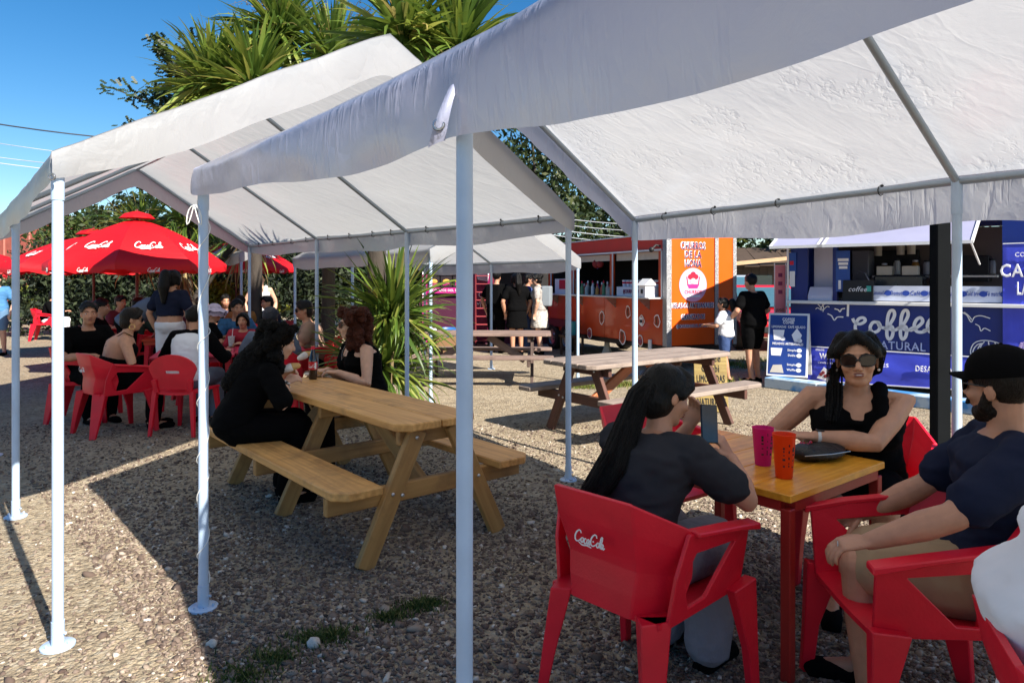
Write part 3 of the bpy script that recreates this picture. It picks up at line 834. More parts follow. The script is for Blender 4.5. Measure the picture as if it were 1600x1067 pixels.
for i in range(13):
    y = 1.95 + i*.1 + .02*math.sin(i*5); hgt = .16 + .08*abs(math.sin(i*2.3)); c = cols[i % 8]
    cn = ('cream', 'beige', 'green', 'red', 'orange', 'purple', 'white', 'dark')[i % 8]
    q = thing('sauce_bottle', '%s sauce bottle on the trailer counter, %s the hatch post' % (cn, 'nearer to' if i < 8 else 'farther left from'), 'bottle', on_ct(.06 + .05*math.sin(i*3), y, ZC + .027), 0, 'sauce bottles on the trailer counter')
    MB().lathe([(.033, 0), (.036, .02), (.036, hgt*.65), (.014, hgt*.85), (.014, hgt)], n=12).build('bottle_body', M('bottle_%s' % cn, c, .35), q, smooth=40)
    MB().lathe([(.017, hgt), (.017, hgt + .03), (.004, hgt + .05)], n=10).build('cap', WINK if i % 2 else REDINK, q, smooth=40)
q = thing('red_display_box', 'white and red display box on the far part of the churro counter', 'box', on_ct(.03, 3.72, ZC + .027), math.atan2(.4, .916))
MB().box((0, 0, .16), (.2, .6, .32)).build('box_body', WINK, q); MB().box((-.104, -.08, .2), (.006, .34, .2)).build('red_print', REDINK, q)
q = thing('hanging_toy', 'red and blue paper decoration hanging in the churro hatch', 'decoration', on_ct(.2, 2.6, 1.80))
MB().ell((-.05, -.12, .07), (.09, .05, .09)).ell((.0, -.28, .06), (.07, .05, .07)).build('red_ball', M('red_paper', (.25, .02, .02), .7), q, smooth=60)
MB().ell((-.0, .16, .05), (.03, .08, .08)).build('blue_ball', M('blue_paper', (.06, .10, .5), .6), q, smooth=60); MB().tube([(0, 0, .1), (0, 0, .24)], .006, 5).build('hook', STEEL, q)
q = MB()
for k in range(12): q.ell((0, 0, -k*.05), .016, n=8, m=6)
o = q.build('bead_string', M('grey_beads', (.25, .25, .24), .4), smooth=60); o.location = on_ct(.4, 2.35, 1.9); tag(o, 'grey bead string hanging in the churro hatch', 'bead string')
q = thing('bucket', 'teal bucket standing by the trailer wheel under the counter', 'bucket', on_ct(-.28, 2.85, .35)); q.location.z = .42
MB().lathe([(.09, 0), (.13, .27), (.12, .27), (.085, .02)], n=20).build('bucket_body', M('teal_plastic', (.02, .22, .26), .4), q, smooth=40)
o = thing('box_stand', 'dark wooden stand under the teal bucket by the trailer', 'stand', on_ct(-.28, 2.85, 0), .4)
MB().box((0, 0, .395), (.4, .4, .05)).build('stand_top', M('dark_wood', (.05, .03, .02), .7), o)
for sx in (-.16, .16):
    for sy in (-.16, .16): MB().box((sx, sy, .185), (.04, .04, .37)).build('leg', MATS['dark_wood'], o)

# ---- the blue coffee stand: x along its front to the right, front faces -y
cs = thing('coffee_trailer', 'dark blue coffee trailer with white script lettering and lavender flaps', 'food trailer', (4.23, 10.7, 0), math.atan2(-.642, .767))
def cp(px, py, off=0):
    k = (px - 800)/1100; ox, oy = 4.23 - off*.642, 10.7 - off*.767
    x = (k*oy - ox)/(.767 + .642*k); return x, H + (437 - py)/1100*(oy - .642*x)
LX, ZW = 4.3, 1.23
MB().box((LX/2, .9, (.14 + ZW)/2), (LX, 1.8, ZW - .14)).build('lower_body', NAVY, cs, bevel=.01)
MB().box((LX/2, .9, 2.48), (LX, 1.8, .26)).build('upper_band', NAVY, cs, bevel=.01)
MB().box((LX/2, .9, 2.63), (LX + .1, 1.9, .04)).build('roof', WHITE, cs)
MB().box((LX/2, 1.77, 1.79), (LX - .02, .05, 1.1)).build('back_wall', M('brown_wall', (.20, .15, .125), .8, .1, 2), cs)
MB().box((.03, .9, 1.79), (.05, 1.78, 1.1)).build('end_wall', NAVY, cs)
MB().box((LX/2, -.06, ZW - .012), (LX, .2, .045)).build('counter', WHITE, cs, bevel=.004)
x0 = cp(1263, 440)[0]; x1 = cp(1300, 440)[0]; x2 = cp(1566, 440)[0]; xm = cp(1303, 440)[0]
MB().box((x0/2, .04, 1.79), (x0 - .03, .06, 1.11)).build('pillar', NAVY, cs)
MB().box(((x0 + x1)/2, .30, 1.79), (x1 - x0, .04, 1.11)).build('inner_door', LAV, cs)
MB().box((xm + .01, .05, 1.79), (.06, .08, 1.11)).build('pillar', NAVY, cs)
MB().box((x2 + .65, .04, 1.79), (1.3, .07, 1.11)).build('side_wall', NAVY, cs)
def poster(name, px0, py0, px1, py1, mat, off, parent=cs, t=.012):
    xa, za = cp(px0, py0, -off); xb, zb = cp(px1, py1, -off)
    return MB().box(((xa+xb)/2, off, (za+zb)/2), (abs(xb-xa), t, abs(za-zb))).build(name, mat, parent), xa, za, xb, zb
def ctext(s, px, py, size, mat, off=-.012, width=None, parent=cs, **k):
    x, z = cp(px, py, -off); return lettering(s, size, mat, parent, (x, off, z), RX, width=width, **k)
BLUEP = M('blue_poster', (.02, .075, .33), .45, .1, 5)
pst = poster('wall_poster', 1306, 392, 1328, 456, BLUEP, -.004)[0]
for k in range(3): poster('poster_print', 1309 + k, 404 + 6*k, 1326 - k, 408 + 6*k, WINK, -.012, pst, .004)
poster('poster_print', 1310, 438, 1314, 452, WINK, -.012, pst, .004)
pst = poster('wall_poster', 1233, 395, 1244, 430, BLUEP, -.01)[0]
poster('poster_print', 1234, 408, 1240, 414, REDINK, -.018, pst, .004); poster('poster_print', 1234, 424, 1242, 448, WINK, -.018, pst, .004)
# interior
def inbox(name, px0, py0, px1, py1, off, dep, mat):
    xa, za = cp(px0, py0, -off); xb, zb = cp(px1, py1, -off)
    return MB().box(((xa+xb)/2, off + dep/2, (za+zb)/2), (xb-xa, dep, za-zb)).build(name, mat, cs, bevel=.008)
inbox('fridge', 1331, 392, 1357, 452, 1.25, .45, M('grey_fridge', (.27, .25, .26), .4))
inbox('menu_screen', 1362, 392, 1436, 432, 1.62, .06, BLACK)
inbox('work_shelf', 1362, 430, 1560, 434, 1.2, .4, STEEL)
inbox('oven', 1490, 400, 1545, 440, 1.3, .4, BLACK)
for px, py in ((1372, 391), (1407, 389), (1424, 388)):
    x, z = cp(px, py, -1.2); MB().lathe([(.055, -.09), (.06, .09), (.01, .09)], (x, 1.2, z), 16).tube([(x, 1.2, z + .09), (x, 1.2, 2.36)], .006, 5).build('pendant_lamp', M('cream_shade', (.62, .52, .38), .6), cs, smooth=40)
cm = thing('coffee_machine', 'steel coffee machine with gooseneck spout behind the sign strip', 'coffee machine', (0, 0, 0)); cm.location = W(cs) @ Vector((cp(1405, 440, -.5)[0], .55, ZW)); cm.rotation_euler = cs.rotation_euler
MB().box((0, 0, .27), (.62, .34, .22)).build('machine_body', M('dark_steel', (.06, .065, .07), .25, .2, 8, metal=.6), cm, bevel=.02)
MB().box((0, .02, .06), (.56, .3, .1)).build('drip_tray', STEEL, cm, bevel=.008)
for x in (-.18, .15): MB().box((x, -.06, .45), (.2, .16, .13)).build('cup_stack', M('cream_paper', (.55, .5, .4), .7), cm, bevel=.006)
MB().tube([(-.28, -.2, .12), (-.36, -.2, .3), (-.42, -.2, .42), (-.5, -.2, .44), (-.53, -.2, .41)], .011, 8).build('spout', STEEL, cm, smooth=60)
bs = thing('counter_till', 'black till with white script lettering at the left of the coffee counter', 'till'); bs.location = W(cs) @ Vector((cp(1341, 450, .02)[0], -.02, ZW + .012)); bs.rotation_euler = cs.rotation_euler
MB().prism([(-.2, -.06, 0), (-.2, .1, 0), (-.2, .1, .3), (-.2, -.02, .3)], (.4, 0, 0)).build('till_body', BLACK, bs, bevel=.006)
lettering('coffee', .10, WINK, bs, (0, -.055, .17), (R(82), 0, 0), bold=.01, shear=.35, width=.24)
MB().box((.15, -.051, .18), (.06, .004, .08)).build('till_card', M('teal_print', (.05, .35, .3), .5), bs)
pt = thing('receipt_printer', 'white receipt printer on the coffee counter beside the lavender door', 'printer'); pt.location = W(cs) @ Vector((cp(1282, 455, 0)[0], .06, ZW + .012)); pt.rotation_euler = cs.rotation_euler
MB().prism([(-.17, -.1, 0), (-.17, .12, 0), (-.17, .12, .2), (-.17, .0, .2), (-.17, -.1, .07)], (.34, 0, 0)).build('printer_body', LAV, pt, bevel=.006)
st = thing('sign_strip', 'pale sign strip with blue drink names along the coffee counter', 'sign')
st.location = W(cs) @ Vector((cp(1363, 455, .01)[0], -.01, ZW + .013)); st.rotation_euler = cs.rotation_euler
xs = cp(1566, 455, .01)[0] - cp(1363, 455, .01)[0]
MB().box((xs/2, 0, .115), (xs, .02, .21)).build('strip_board', M('pale_strip', (.52, .57, .72), .4), st)
BI = M('blue_ink', (.02, .06, .35), .5)
for i, s in enumerate(['Limonadas', 'Donuts', 'Café', 'Helados', 'Frappé', 'Cold brew', 'Té matcha']):
    xx = xs*(.06 + i*.147)
    lettering(s, .085, BI, st, (xx, -.012, .12), RX, shear=.2, bold=.01, width=.17 if len(s) > 5 else .12)
    MB().prism([(xx + xs*.073 + .045*math.cos(2*math.pi*k/16), -.0105, .12 + .038*math.sin(2*math.pi*k/16)) for k in range(16)], (0, -.004, 0)).build('round_logo', BI, st)
def on_cs(x, y, z): return W(cs) @ Vector((x, y, z))
xj = cp(1490, 430, -1.3)[0]
for i in range(8):
    q = thing('counter_jar', ['brown', 'white', 'amber', 'steel', 'dark', 'cream', 'red', 'grey'][i] + ' jar on the work shelf inside the coffee trailer', 'jar', on_cs(1.0 + .2*i + .03*math.sin(i*4), 1.38, cp(1440, 430, -1.38)[1] + .012), 0, 'jars inside the coffee trailer')
    hj = .15 + .07*abs(math.sin(i*1.9)); MB().lathe([(.045, 0), (.05, .01), (.05, hj*.8), (.035, hj), (.01, hj)], n=14).build('jar_body', M('jar_%d' % i, [(.15, .07, .03), (.55, .55, .53), (.35, .17, .03), (.4, .4, .42), (.04, .03, .03), (.5, .42, .3), (.4, .03, .02), (.25, .25, .26)][i], .3), q, smooth=40)
    MB().lathe([(.04, hj + .001), (.04, hj + .025), (.01, hj + .03)], n=14).build('lid', BLACK if i % 2 else WINK, q, smooth=40)
# white script on the lower front
def cz(x, y): return cp(1290 + x/4.852, 380 + y/4.852, .012)
def script(name, lines, w, mat=WINK):
    m = MB()
    for Pp in lines:
        stroke(m, [cz(*p) for p in Pp], w, t=.006)
    m.v = [(x, -.010 - z, y) for x, y, z in m.v]
    return m.build(name, mat, cs)
f1 = [(445,655),(490,610),(522,550),(515,512),(490,515),(472,560),(466,640),(466,700),(482,728),(505,705),(512,655),(500,630),(480,645),(520,660),(560,640)]
e1 = [(640,662),(690,640),(735,598),(722,565),(690,580),(672,625),(692,668),(740,672),(775,650)]
script('script_word', [[(205,570),(222,600),(262,612),(300,590),(288,566),(250,575),(225,630),(242,678),(300,692),(350,650)],
                       [(398,600),(360,600),(338,640),(358,674),(400,662),(414,622),(396,598),(412,632),(455,645)],
                       f1, [(x+103, y) for x, y in f1], e1, [(x+100, y+4) for x, y in e1]], .042)
script('bird_mark', [[(15,535),(45,550),(66,583),(90,560),(135,560)], [(68,497),(95,505),(110,520),(122,500),(148,495)]], .016)
script('bird_mark', [[(1022,518),(1070,545),(1104,598),(1130,560),(1180,550),(1248,570)], [(1050,522),(1085,550),(1108,580)], [(1135,612),(1165,630),(1178,665),(1205,645),(1250,665)]], .012)
script('wave_mark', [[(1105,850),(1100,810),(1125,760),(1180,738),(1260,742),(1335,765)], [(1120,852),(1120,810),(1150,770),(1190,757)], [(1165,852),(1150,820),(1172,770),(1200,755)], [(1220,852),(1180,820),(1178,780),(1205,745)], [(1235,745),(1250,780),(1340,782)], [(1280,745),(1295,775)], [(1230,852),(1340,850)]], .012)
script('plant_mark', [[(-40,500),(-20,470),(0,460)], [(-20,520),(-15,490),(-25,455)], [(-15,505),(10,480),(30,485)], [(-30,510),(-60,490),(-75,500)], [(-20,510),(-50,470),(-60,465)]], .010)
script('rail_stub', [[(172,452),(170,500),(168,555)]], .03)
ctext('NATURAL', 1403, 541, .16, M('pale_blue_ink', (.42, .48, .75), .5), width=.66, bold=.025)
ctext('100%', 1345, 536, .16, MATS['pale_blue_ink'], width=.33, bold=.025)
def banner(name, px0, py0, px1, py1, py2, py3, off, mat):
    a = cp(px0, py0, off); b = cp(px1, py1, off); c = cp(px1, py2, off); d = cp(px0, py3, off)
    n = 18; rows = []
    for j in range(9):
        v = j/8; row = []
        for i in range(n + 1):
            u = i/n; x = lerp(lerp(a[0], b[0], u), lerp(d[0], c[0], u), v); z = lerp(lerp(a[1], b[1], u), lerp(d[1], c[1], u), v)
            w_ = .012*math.sin(u*15 + v*4) + .010*math.sin(u*31 - v*7); row.append((x, -off - abs(w_)*math.sin(math.pi*v)*.9, z))
        rows.append(row)
    o = MB().grid(rows).build(name, mat, cs, solid=.004, smooth=60)
    m = MB(); E = [a, b, c, d]
    for i in range(4): p, q = E[i], E[(i+1) % 4]; m.beam((p[0], -off - .004, p[1]), (q[0], -off - .004, q[1]), .012, .014)
    m.build('banner_edge', WINK, o)
    return o
bn = banner('violet_banner', 1262, 541, 1640, 565, 618, 594, .035, VIOLET)
bn2 = banner('tall_banner', 1567, 381, 1650, 378, 572, 558, .06, VIOLET)
ctext('WAFFLES', 1304, 558, .115, WINK, -.065, .42, bold=.04); ctext('LES', 1380, 571, .075, WINK, -.065, .13, bold=.04)
ctext('COFFEE COMBI', 1281, 547, .04, WINK, -.065, .12, bold=.03); ctext('Canela y manjar', 1293, 567, .04, WINK, -.065, .28, shear=.3)
ctext('DESAYUNO', 1458, 578, .11, WINK, -.065, .42, bold=.04); ctext('ATENCIÓN', 1610, 584, .13, WINK, -.075, .36, bold=.04)
ctext('CAFÉ', 1594, 424, .22, WINK, -.09, .42, bold=.05); ctext('LATTE', 1612, 452, .22, WINK, -.09, .3, bold=.05); ctext('COFFEE', 1605, 398, .08, WINK, -.09, .25, bold=.03)
wf = MB(); x, z = cp(1290, 583, .05)
wf.prism([(x - .12, -.062, z - .08), (x + .03, -.062, z - .11), (x + .13, -.062, z - .02), (x - .02, -.062, z + .09)], (0, -.004, 0)).build('waffle_print', WINK, bn)
wf = MB()
for k in range(7): wf.ell((x - .06 + .03*k, -.068, z - .02 + .03*math.sin(k*2)), (.026, .004, .026), n=10, m=6)
wf.build('berry_print', M('berry_ink', (.22, .03, .04), .5), bn)
x, z = cp(1600, 548, .08); wf = MB()
for k in range(26): wf.ell((x + .09*math.sin(k*2.1)*(1 - k/32), -.085, z - .1 + .008*k), (.022, .004, .02), n=8, m=6)
wf.build('ice_cream_print', M('lilac_ink', (.42, .32, .62), .5), bn2)
# sloping flaps over the hatches
for xa, xb in ((cp(1203, 388, .75)[0], cp(1285, 388, .75)[0]), (cp(1277, 386, .75)[0], cp(1519, 378, .75)[0])):
    f = MB(); zo, zi = 2.0, 2.36
    f.prism([(xa, -.75, zo), (xb, -.75, zo), (xb, -.01, zi), (xa, -.01, zi)], (0, .012, .028)).build('hatch_flap', M('lavender_flap', (.33, .33, .46), .5, .06, 3), cs)
    MB().beam((xa, -.765, zo + .012), (xb, -.765, zo + .012), .02, .04).build('flap_edge', WHITE, cs)
    for x in (xa, xb): MB().beam((x, -.75, zo + .012), (x, -.02, zi + .012), .025, .045).build('flap_edge', WHITE, cs)
MB().tube([(cp(1231, 390, .03)[0], -.03, 2.3), (cp(1231, 390, .03)[0], -.03, .2)], .017, 8).build('corner_post', WHITE, cs, smooth=50)
MB().tube([(cp(1519, 378, .7)[0] - .02, -.7, 2.03), (cp(1530, 378, .1)[0], -.05, 1.75)], .012, 8).build('flap_stay', WHITE, cs, smooth=50)

# painted kerb in front of it
def kerb_mat():
    m, t, b, out = nodes('painted_kerb'); N, L = t.nodes, t.links
    tc = N.new('ShaderNodeTexCoord'); n = N.new('ShaderNodeTexNoise'); n.inputs['Scale'].default_value = 4; n.inputs['Detail'].default_value = 7
    L.new(tc.outputs['Object'], n.inputs['Vector'])
    r = N.new('ShaderNodeValToRGB'); r.color_ramp.elements[0].position = .42; r.color_ramp.elements[0].color = (.04, .22, .52, 1); r.color_ramp.elements[1].position = .6; r.color_ramp.elements[1].color = (.45, .55, .62, 1)
    L.new(n.outputs['Fac'], r.inputs['Fac']); L.new(r.outputs[0], b.inputs['Base Color']); b.inputs['Roughness'].default_value = .7
    return m
a, b2 = Vector((3.72, 10.2, .08)), Vector((6.2, 7.1, .08)); dd = (b2 - a).normalized()
kb = thing('kerb', 'low blue and white painted kerb in front of the coffee trailer', 'kerb', (a.x, a.y, 0), math.atan2(dd.y, dd.x))
n = 5; Lk = (b2 - a).length
for i in range(n): MB().box((Lk*(i+.5)/n, 0, .075), (Lk/n - .012, .26, .15)).build('kerb_block', kerb_mat() if i == 0 else bpy.data.materials['painted_kerb'], kb, bevel=.012)

# menu A-board
ab = thing('menu_board', 'navy A-frame menu board with white drink prints, leaning by the kerb', 'menu board', (0, 0, 0))
p = at(1229, 588, 10.15); ab.location = (p.x, p.y, .15); ab.rotation_euler = (0, 0, math.atan2(-.5, .86))
def apanel(name, x0, z0, x1, z1, mat, t=.01, o=0):
    return MB().box(((x0+x1)/2, -o, (z0+z1)/2), (x1-x0, t, z1-z0))
tl = Matrix.Rotation(R(-14), 4, 'X')
fr = link('board_frame', apanel('f', -.28, 0, .28, .93, None, .03).xf(tl).mesh('board_frame', bevel=.004), WHITE, ab)
link('board_face', apanel('f', -.255, .03, .255, .90, None, .01, .014).xf(tl).mesh('board_face'), M('navy_print', (.015, .045, .22), .4, .1, 4), ab)
link('rear_leaf', apanel('f', -.28, 0, .28, .93, None, .03).xf(Matrix.Translation((0, .46, 0)) @ Matrix.Rotation(R(14), 4, 'X')).mesh('rear_leaf'), WHITE, ab)
def alet(s, x, z, size, width, **k):
    o = link('lettering', text_mesh(s, size, width=width, **k), WINK, ab); o.matrix_local = tl @ Matrix.Translation((x, -.021, z)) @ Matrix.Rotation(R(90), 4, 'X')
alet('COFFEE', 0, .835, .06, .17, bold=.04); alet('COMBI', 0, .79, .06, .15, bold=.04); alet('LIMONADAS  CAFÉ HELADO', 0, .725, .05, .46, bold=.03)
alet('HELADOS ARTESANALES', 0, .475, .05, .42, bold=.03); alet('Simple', .06, .385, .045, .12, bold=.02); alet('Doble', .06, .31, .045, .1, bold=.02); alet('Simple', .06, .175, .045, .12, bold=.02); alet('Waffle', .06, .10, .045, .12, bold=.02)
for x, z, pl in ((-.13, .60, [(-.06, -.07), (.06, -.07), (.08, .08), (-.08, .08)]), (.12, .61, [(-.03, -.1), (.03, -.1), (.07, .0), (0, .1), (-.07, .0)]), (-.15, .36, [(-.07, -.06), (.06, -.06), (.08, .05), (-.08, .05)]), (-.14, .11, [(-.09, -.06), (.10, -.06), (.07, .06), (-.05, .05)])):
    link('drink_print', MB().prism([(x + a, -.0195, z + b) for a, b in pl], (0, -.003, 0)).xf(tl).mesh('drink_print'), WINK if z > .2 else M('cream_print', (.5, .45, .38), .6), ab)
for x, z in ((-.07, .55), (.16, .53), (.16, .385), (.16, .31), (.16, .175), (.16, .10)):
    link('price_dot', MB().prism([(x + .035*math.cos(2*math.pi*k/14), -.0195, z + .03*math.sin(2*math.pi*k/14)) for k in range(14)], (0, -.003, 0)).xf(tl).mesh('price_dot'), WINK, ab)

# pink upright banner
pb = thing('pink_banner', 'narrow pink upright banner between the red car and the coffee trailer', 'banner'); pb.location = (at(1219, 470, 10.9).x, 10.9, 0); pb.rotation_euler = (0, 0, R(-8))
MB().box((0, 0, 1.1), (.15, .012, 1.35)).build('banner_sheet', M('coral_vinyl', (.75, .22, .24), .5, .1, 3), pb)
for x in (-.083, .083): MB().tube([(x, .0, 0), (x, .0, 1.8)], .008, 6).build('banner_pole', WHITE, pb)
lettering('JUGO', .055, BLACK, pb, (0, -.01, 1.08), RX, bold=.03, width=.12); lettering('CAFÉ', .055, BLACK, pb, (0, -.01, .82), RX, bold=.03, width=.12)
for k in range(3): MB().box((0, -.009, 1.62 - .13*k), (.06, .004, .06)).build('banner_print', MAG, pb)

# magenta burger stand behind the far canopy
ms = thing('burger_stand', 'magenta burger stand with picture menus behind the far canopy', 'food stand'); ms.location = (at(655, 437, 17).x, 17, 0)
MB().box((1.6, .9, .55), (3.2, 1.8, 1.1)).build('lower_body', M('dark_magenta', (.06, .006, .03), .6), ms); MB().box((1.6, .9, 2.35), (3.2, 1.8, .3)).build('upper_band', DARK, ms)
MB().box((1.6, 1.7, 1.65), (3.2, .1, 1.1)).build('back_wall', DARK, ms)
MB().box((.14, -.02, 1.15), (.12, .08, 2.2)).build('corner_post', M('bright_magenta', (.42, .01, .18), .5), ms)
for k in range(9): MB().box((.10, -.062, 1.1 + .12*k), (.03, .004, .07)).build('post_mark', WINK, ms)
for i in range(3):
    for j in range(2):
        c = (.36 + .30*i, -.03, 1.78 - .29*j)
        q = MB().box(c, (.27, .03, .27)).build('menu_panel', M('black_menu', (.02, .012, .015), .5), ms)
        MB().ell((c[0], -.05, c[2] + .02), (.085, .01, .05)).build('burger_print', M('bun_ink', (.75, .36, .07), .5), q); MB().box((c[0], -.05, c[2] - .05), (.17, .01, .06)).build('burger_print', MATS['bright_magenta'], q)
MB().box((.66, -.03, 1.29), (.9, .03, .14)).build('price_strip', MATS['bright_magenta'], ms); lettering('COMBOS DEL DÍA', .08, WINK, ms, (.66, -.05, 1.29), RX, bold=.02, width=.7)
d = MB().box((1.55, -.04, 1.1), (.55, .06, 2.0)).build('magenta_door', MAG, ms)
MB().prism([(1.42, -.075, 1.55), (1.66, -.075, 1.5), (1.7, -.075, 1.75), (1.38, -.075, 1.78)], (0, -.006, 0)).build('fries_print', WINK, d); lettering('CO', .22, WINK, d, (1.6, -.078, 1.18), RX, bold=.02); lettering('MBO', .2, WINK, d, (1.58, -.078, .95), RX, bold=.02)
sh = thing('wire_rack', 'tall dark red rack beside the magenta door', 'rack'); sh.location = (at(757, 437, 16.6).x, 16.6, 0)
for x in (-.2, .2): MB().box((x, 0, 1.05), (.03, .3, 2.1)).build('rack_post', M('dark_red', (.16, .012, .02), .6), sh)
for k in range(11): MB().box((0, 0, .12 + .19*k), (.37, .3, .018)).build('rack_shelf', M('rack_shelf', (.35, .05, .06), .6), sh)
q = thing('red_cool_box', 'red cool box on the ground below the picture menus', 'cool box'); q.location = (at(690, 500, 15.6).x, 15.6, 0)
MB().box((0, 0, .2), (.6, .4, .4)).build('box_body', M('red_box', (.4, .01, .015), .4), q, bevel=.02); MB().box((0, 0, .43), (.63, .43, .06)).build('lid', WINK, q, bevel=.015)
q = thing('blue_basin', 'blue plastic basin on a crate below the picture menus', 'basin'); q.location = (at(701, 500, 15.0).x, 15.0, .35)
MB().lathe([(.2, 0), (.27, .17), (.25, .17), (.19, .02)], n=20).build('basin_body', M('blue_plastic', (.03, .16, .5), .4), q, smooth=40)
q = thing('brown_crate', 'brown crate under the blue basin', 'crate'); q.location = (at(701, 500, 15.0).x, 15.0, 0)
MB().box((0, 0, .174), (.5, .4, .345)).build('crate_body', M('brown_card', (.22, .12, .06), .8), q, bevel=.01)
# signs and small buildings
sg = thing('wooden_sign', 'yellow painted board with black hand lettering under the far picnic table', 'sign'); sg.location = (at(1120, 655, 8.0).x, 8.2, 0); sg.rotation_euler = (R(-12), 0, R(-6))
MB().box((0, 0, .36), (.38, .025, .70)).build('sign_board', wood('yellow_board', (.20, .13, .035), (.40, .29, .09)), sg, bevel=.004)
for s, z, w_ in (('Coffee', .63, .24), ('Combi', .51, .2), ('LIMONADAS', .39, .32), ('NATURALES', .12, .32)): lettering(s, .12, BLACK, sg, (0, -.016, z), RX, bold=.015, width=w_)

def car(label, loc, rz, mat, tall=False):
    o = thing('parked_car', label, 'car', loc, rz)
    b = MB(); hh = 1.0 if tall else .9
    prof = [(-2.0, .35), (2.0, .32), (2.1, .6), (1.95, .82), (1.05, hh), (-1.9, hh + .02), (-2.08, .7)]
    b.loft([[(x, y*(.97 if i in (0, 4) else 1), z) for x, z in prof] for i, y in enumerate((-.85, -.8, 0, .8, .85))]).build('body', mat, o, smooth=40, bevel=.03)
    top = 1.68 if tall else 1.42
    cab = [(1.1, hh - .02), (.35, top), (-1.35, top), (-1.95, hh - .02)]
    MB().loft([[(x*(1 if i in (1, 2) else .99), y*(1 if z < hh else .84), z) for x, z in cab] for i, y in enumerate((-.80, -.76, .76, .80))]).build('cabin', mat, o, smooth=30, bevel=.03)
    MB().loft([[(1.06, y, hh + .03), (.40, y*.86, top - .06), (.44, y*.86, top - .05), (1.10, y, hh + .04)] for y in (-.72, .72)]).build('windscreen', GLASS, o)
    MB().loft([[(-1.93, y, hh + .05), (-1.42, y*.86, top - .06), (-1.46, y*.86, top - .05), (-1.97, y, hh + .06)] for y in (-.72, .72)]).build('rear_window', GLASS, o)
    for sy in (-1, 1):
        MB().prism([(.9, sy*.81, hh + .03), (.36, sy*.705, top - .07), (-.35, sy*.705, top - .07), (-.35, sy*.81, hh + .03)], (0, sy*.012, 0)).build('side_window', GLASS, o)
        MB().prism([(-.42, sy*.81, hh + .03), (-.42, sy*.705, top - .07), (-1.3, sy*.705, top - .07), (-1.7, sy*.81, hh + .03)], (0, sy*.012, 0)).build('side_window', GLASS, o)
        MB().ell((2.02, sy*.62, .68), (.1, .17, .09)).build('headlight', M('lamp_glass', (.6, .6, .62), .15), o, smooth=60)
        MB().box((-2.04, sy*.66, .78), (.1, .22, .16)).build('tail_light', REDINK, o, bevel=.02)
        MB().ell((.85, sy*.95, hh + .06), (.06, .09, .07)).build('mirror', mat, o, smooth=60)
        for x in (1.3, -1.25): wheel(o, (x, sy*.78, .32), .32, .2, (0, sy, 0))
    MB().box((2.09, 0, .48), (.05, 1.5, .14)).build('bumper', BLACK, o, bevel=.02); MB().box((2.07, 0, .7), (.06, .7, .1)).build('grille', BLACK, o, bevel=.02)
    MB().box((2.125, 0, .5), (.02, .36, .13)).build('number_plate', WINK, o); MB().box((-2.1, 0, .62), (.02, .36, .13)).build('number_plate', WINK, o)
    return o
p = at(1212, 437, 15.0)
car('red car parked nose out between the two food trailers', (p.x + .3, 17.0, 0), R(-93), M('red_car_paint', (.52, .012, .02), .22, .05, 3, coat=.7))
p = at(1150, 437, 19)
car('pale silver car parked behind the man in black', (p.x, 20.5, 0), R(-80), M('silver_paint', (.5, .55, .6), .25, .05, 3, metal=.4, coat=.6), True)
hu = thing('wooden_hut', 'small wooden hut with a sloping plank awning behind the parked cars', 'hut'); hu.location = (at(1180, 437, 23).x, 24, 0)
PLK = wood('hut_plank', (.035, .024, .018), (.085, .058, .042))
for i in range(14): MB().box((-1.9 + .28*i, 0, 1.2), (.27, .06, 2.4)).build('plank', PLK, hu)
rf = thing('roof', None, None); rf.parent = hu
for i in range(9): MB().beam((-2.2 + .5*i, -1.3, 1.98 + .03*(i % 2)), (-2.2 + .5*i, .2, 2.62), .49, .04).build('roof_board', PLK, rf)
MB().beam((-2.45, -1.33, 1.9), (2.1, -1.33, 2.35), .05, .12).build('eave_board', M('pale_eave', (.5, .32, .18), .7), rf)
MB().box((.5, -.05, 1.35), (.8, .04, .7)).build('window', GLASS, hu); 
for x in (-2.1, 1.9): MB().box((x, -1.2, 1.0), (.08, .08, 2.0)).build('awning_post', PLK, hu)
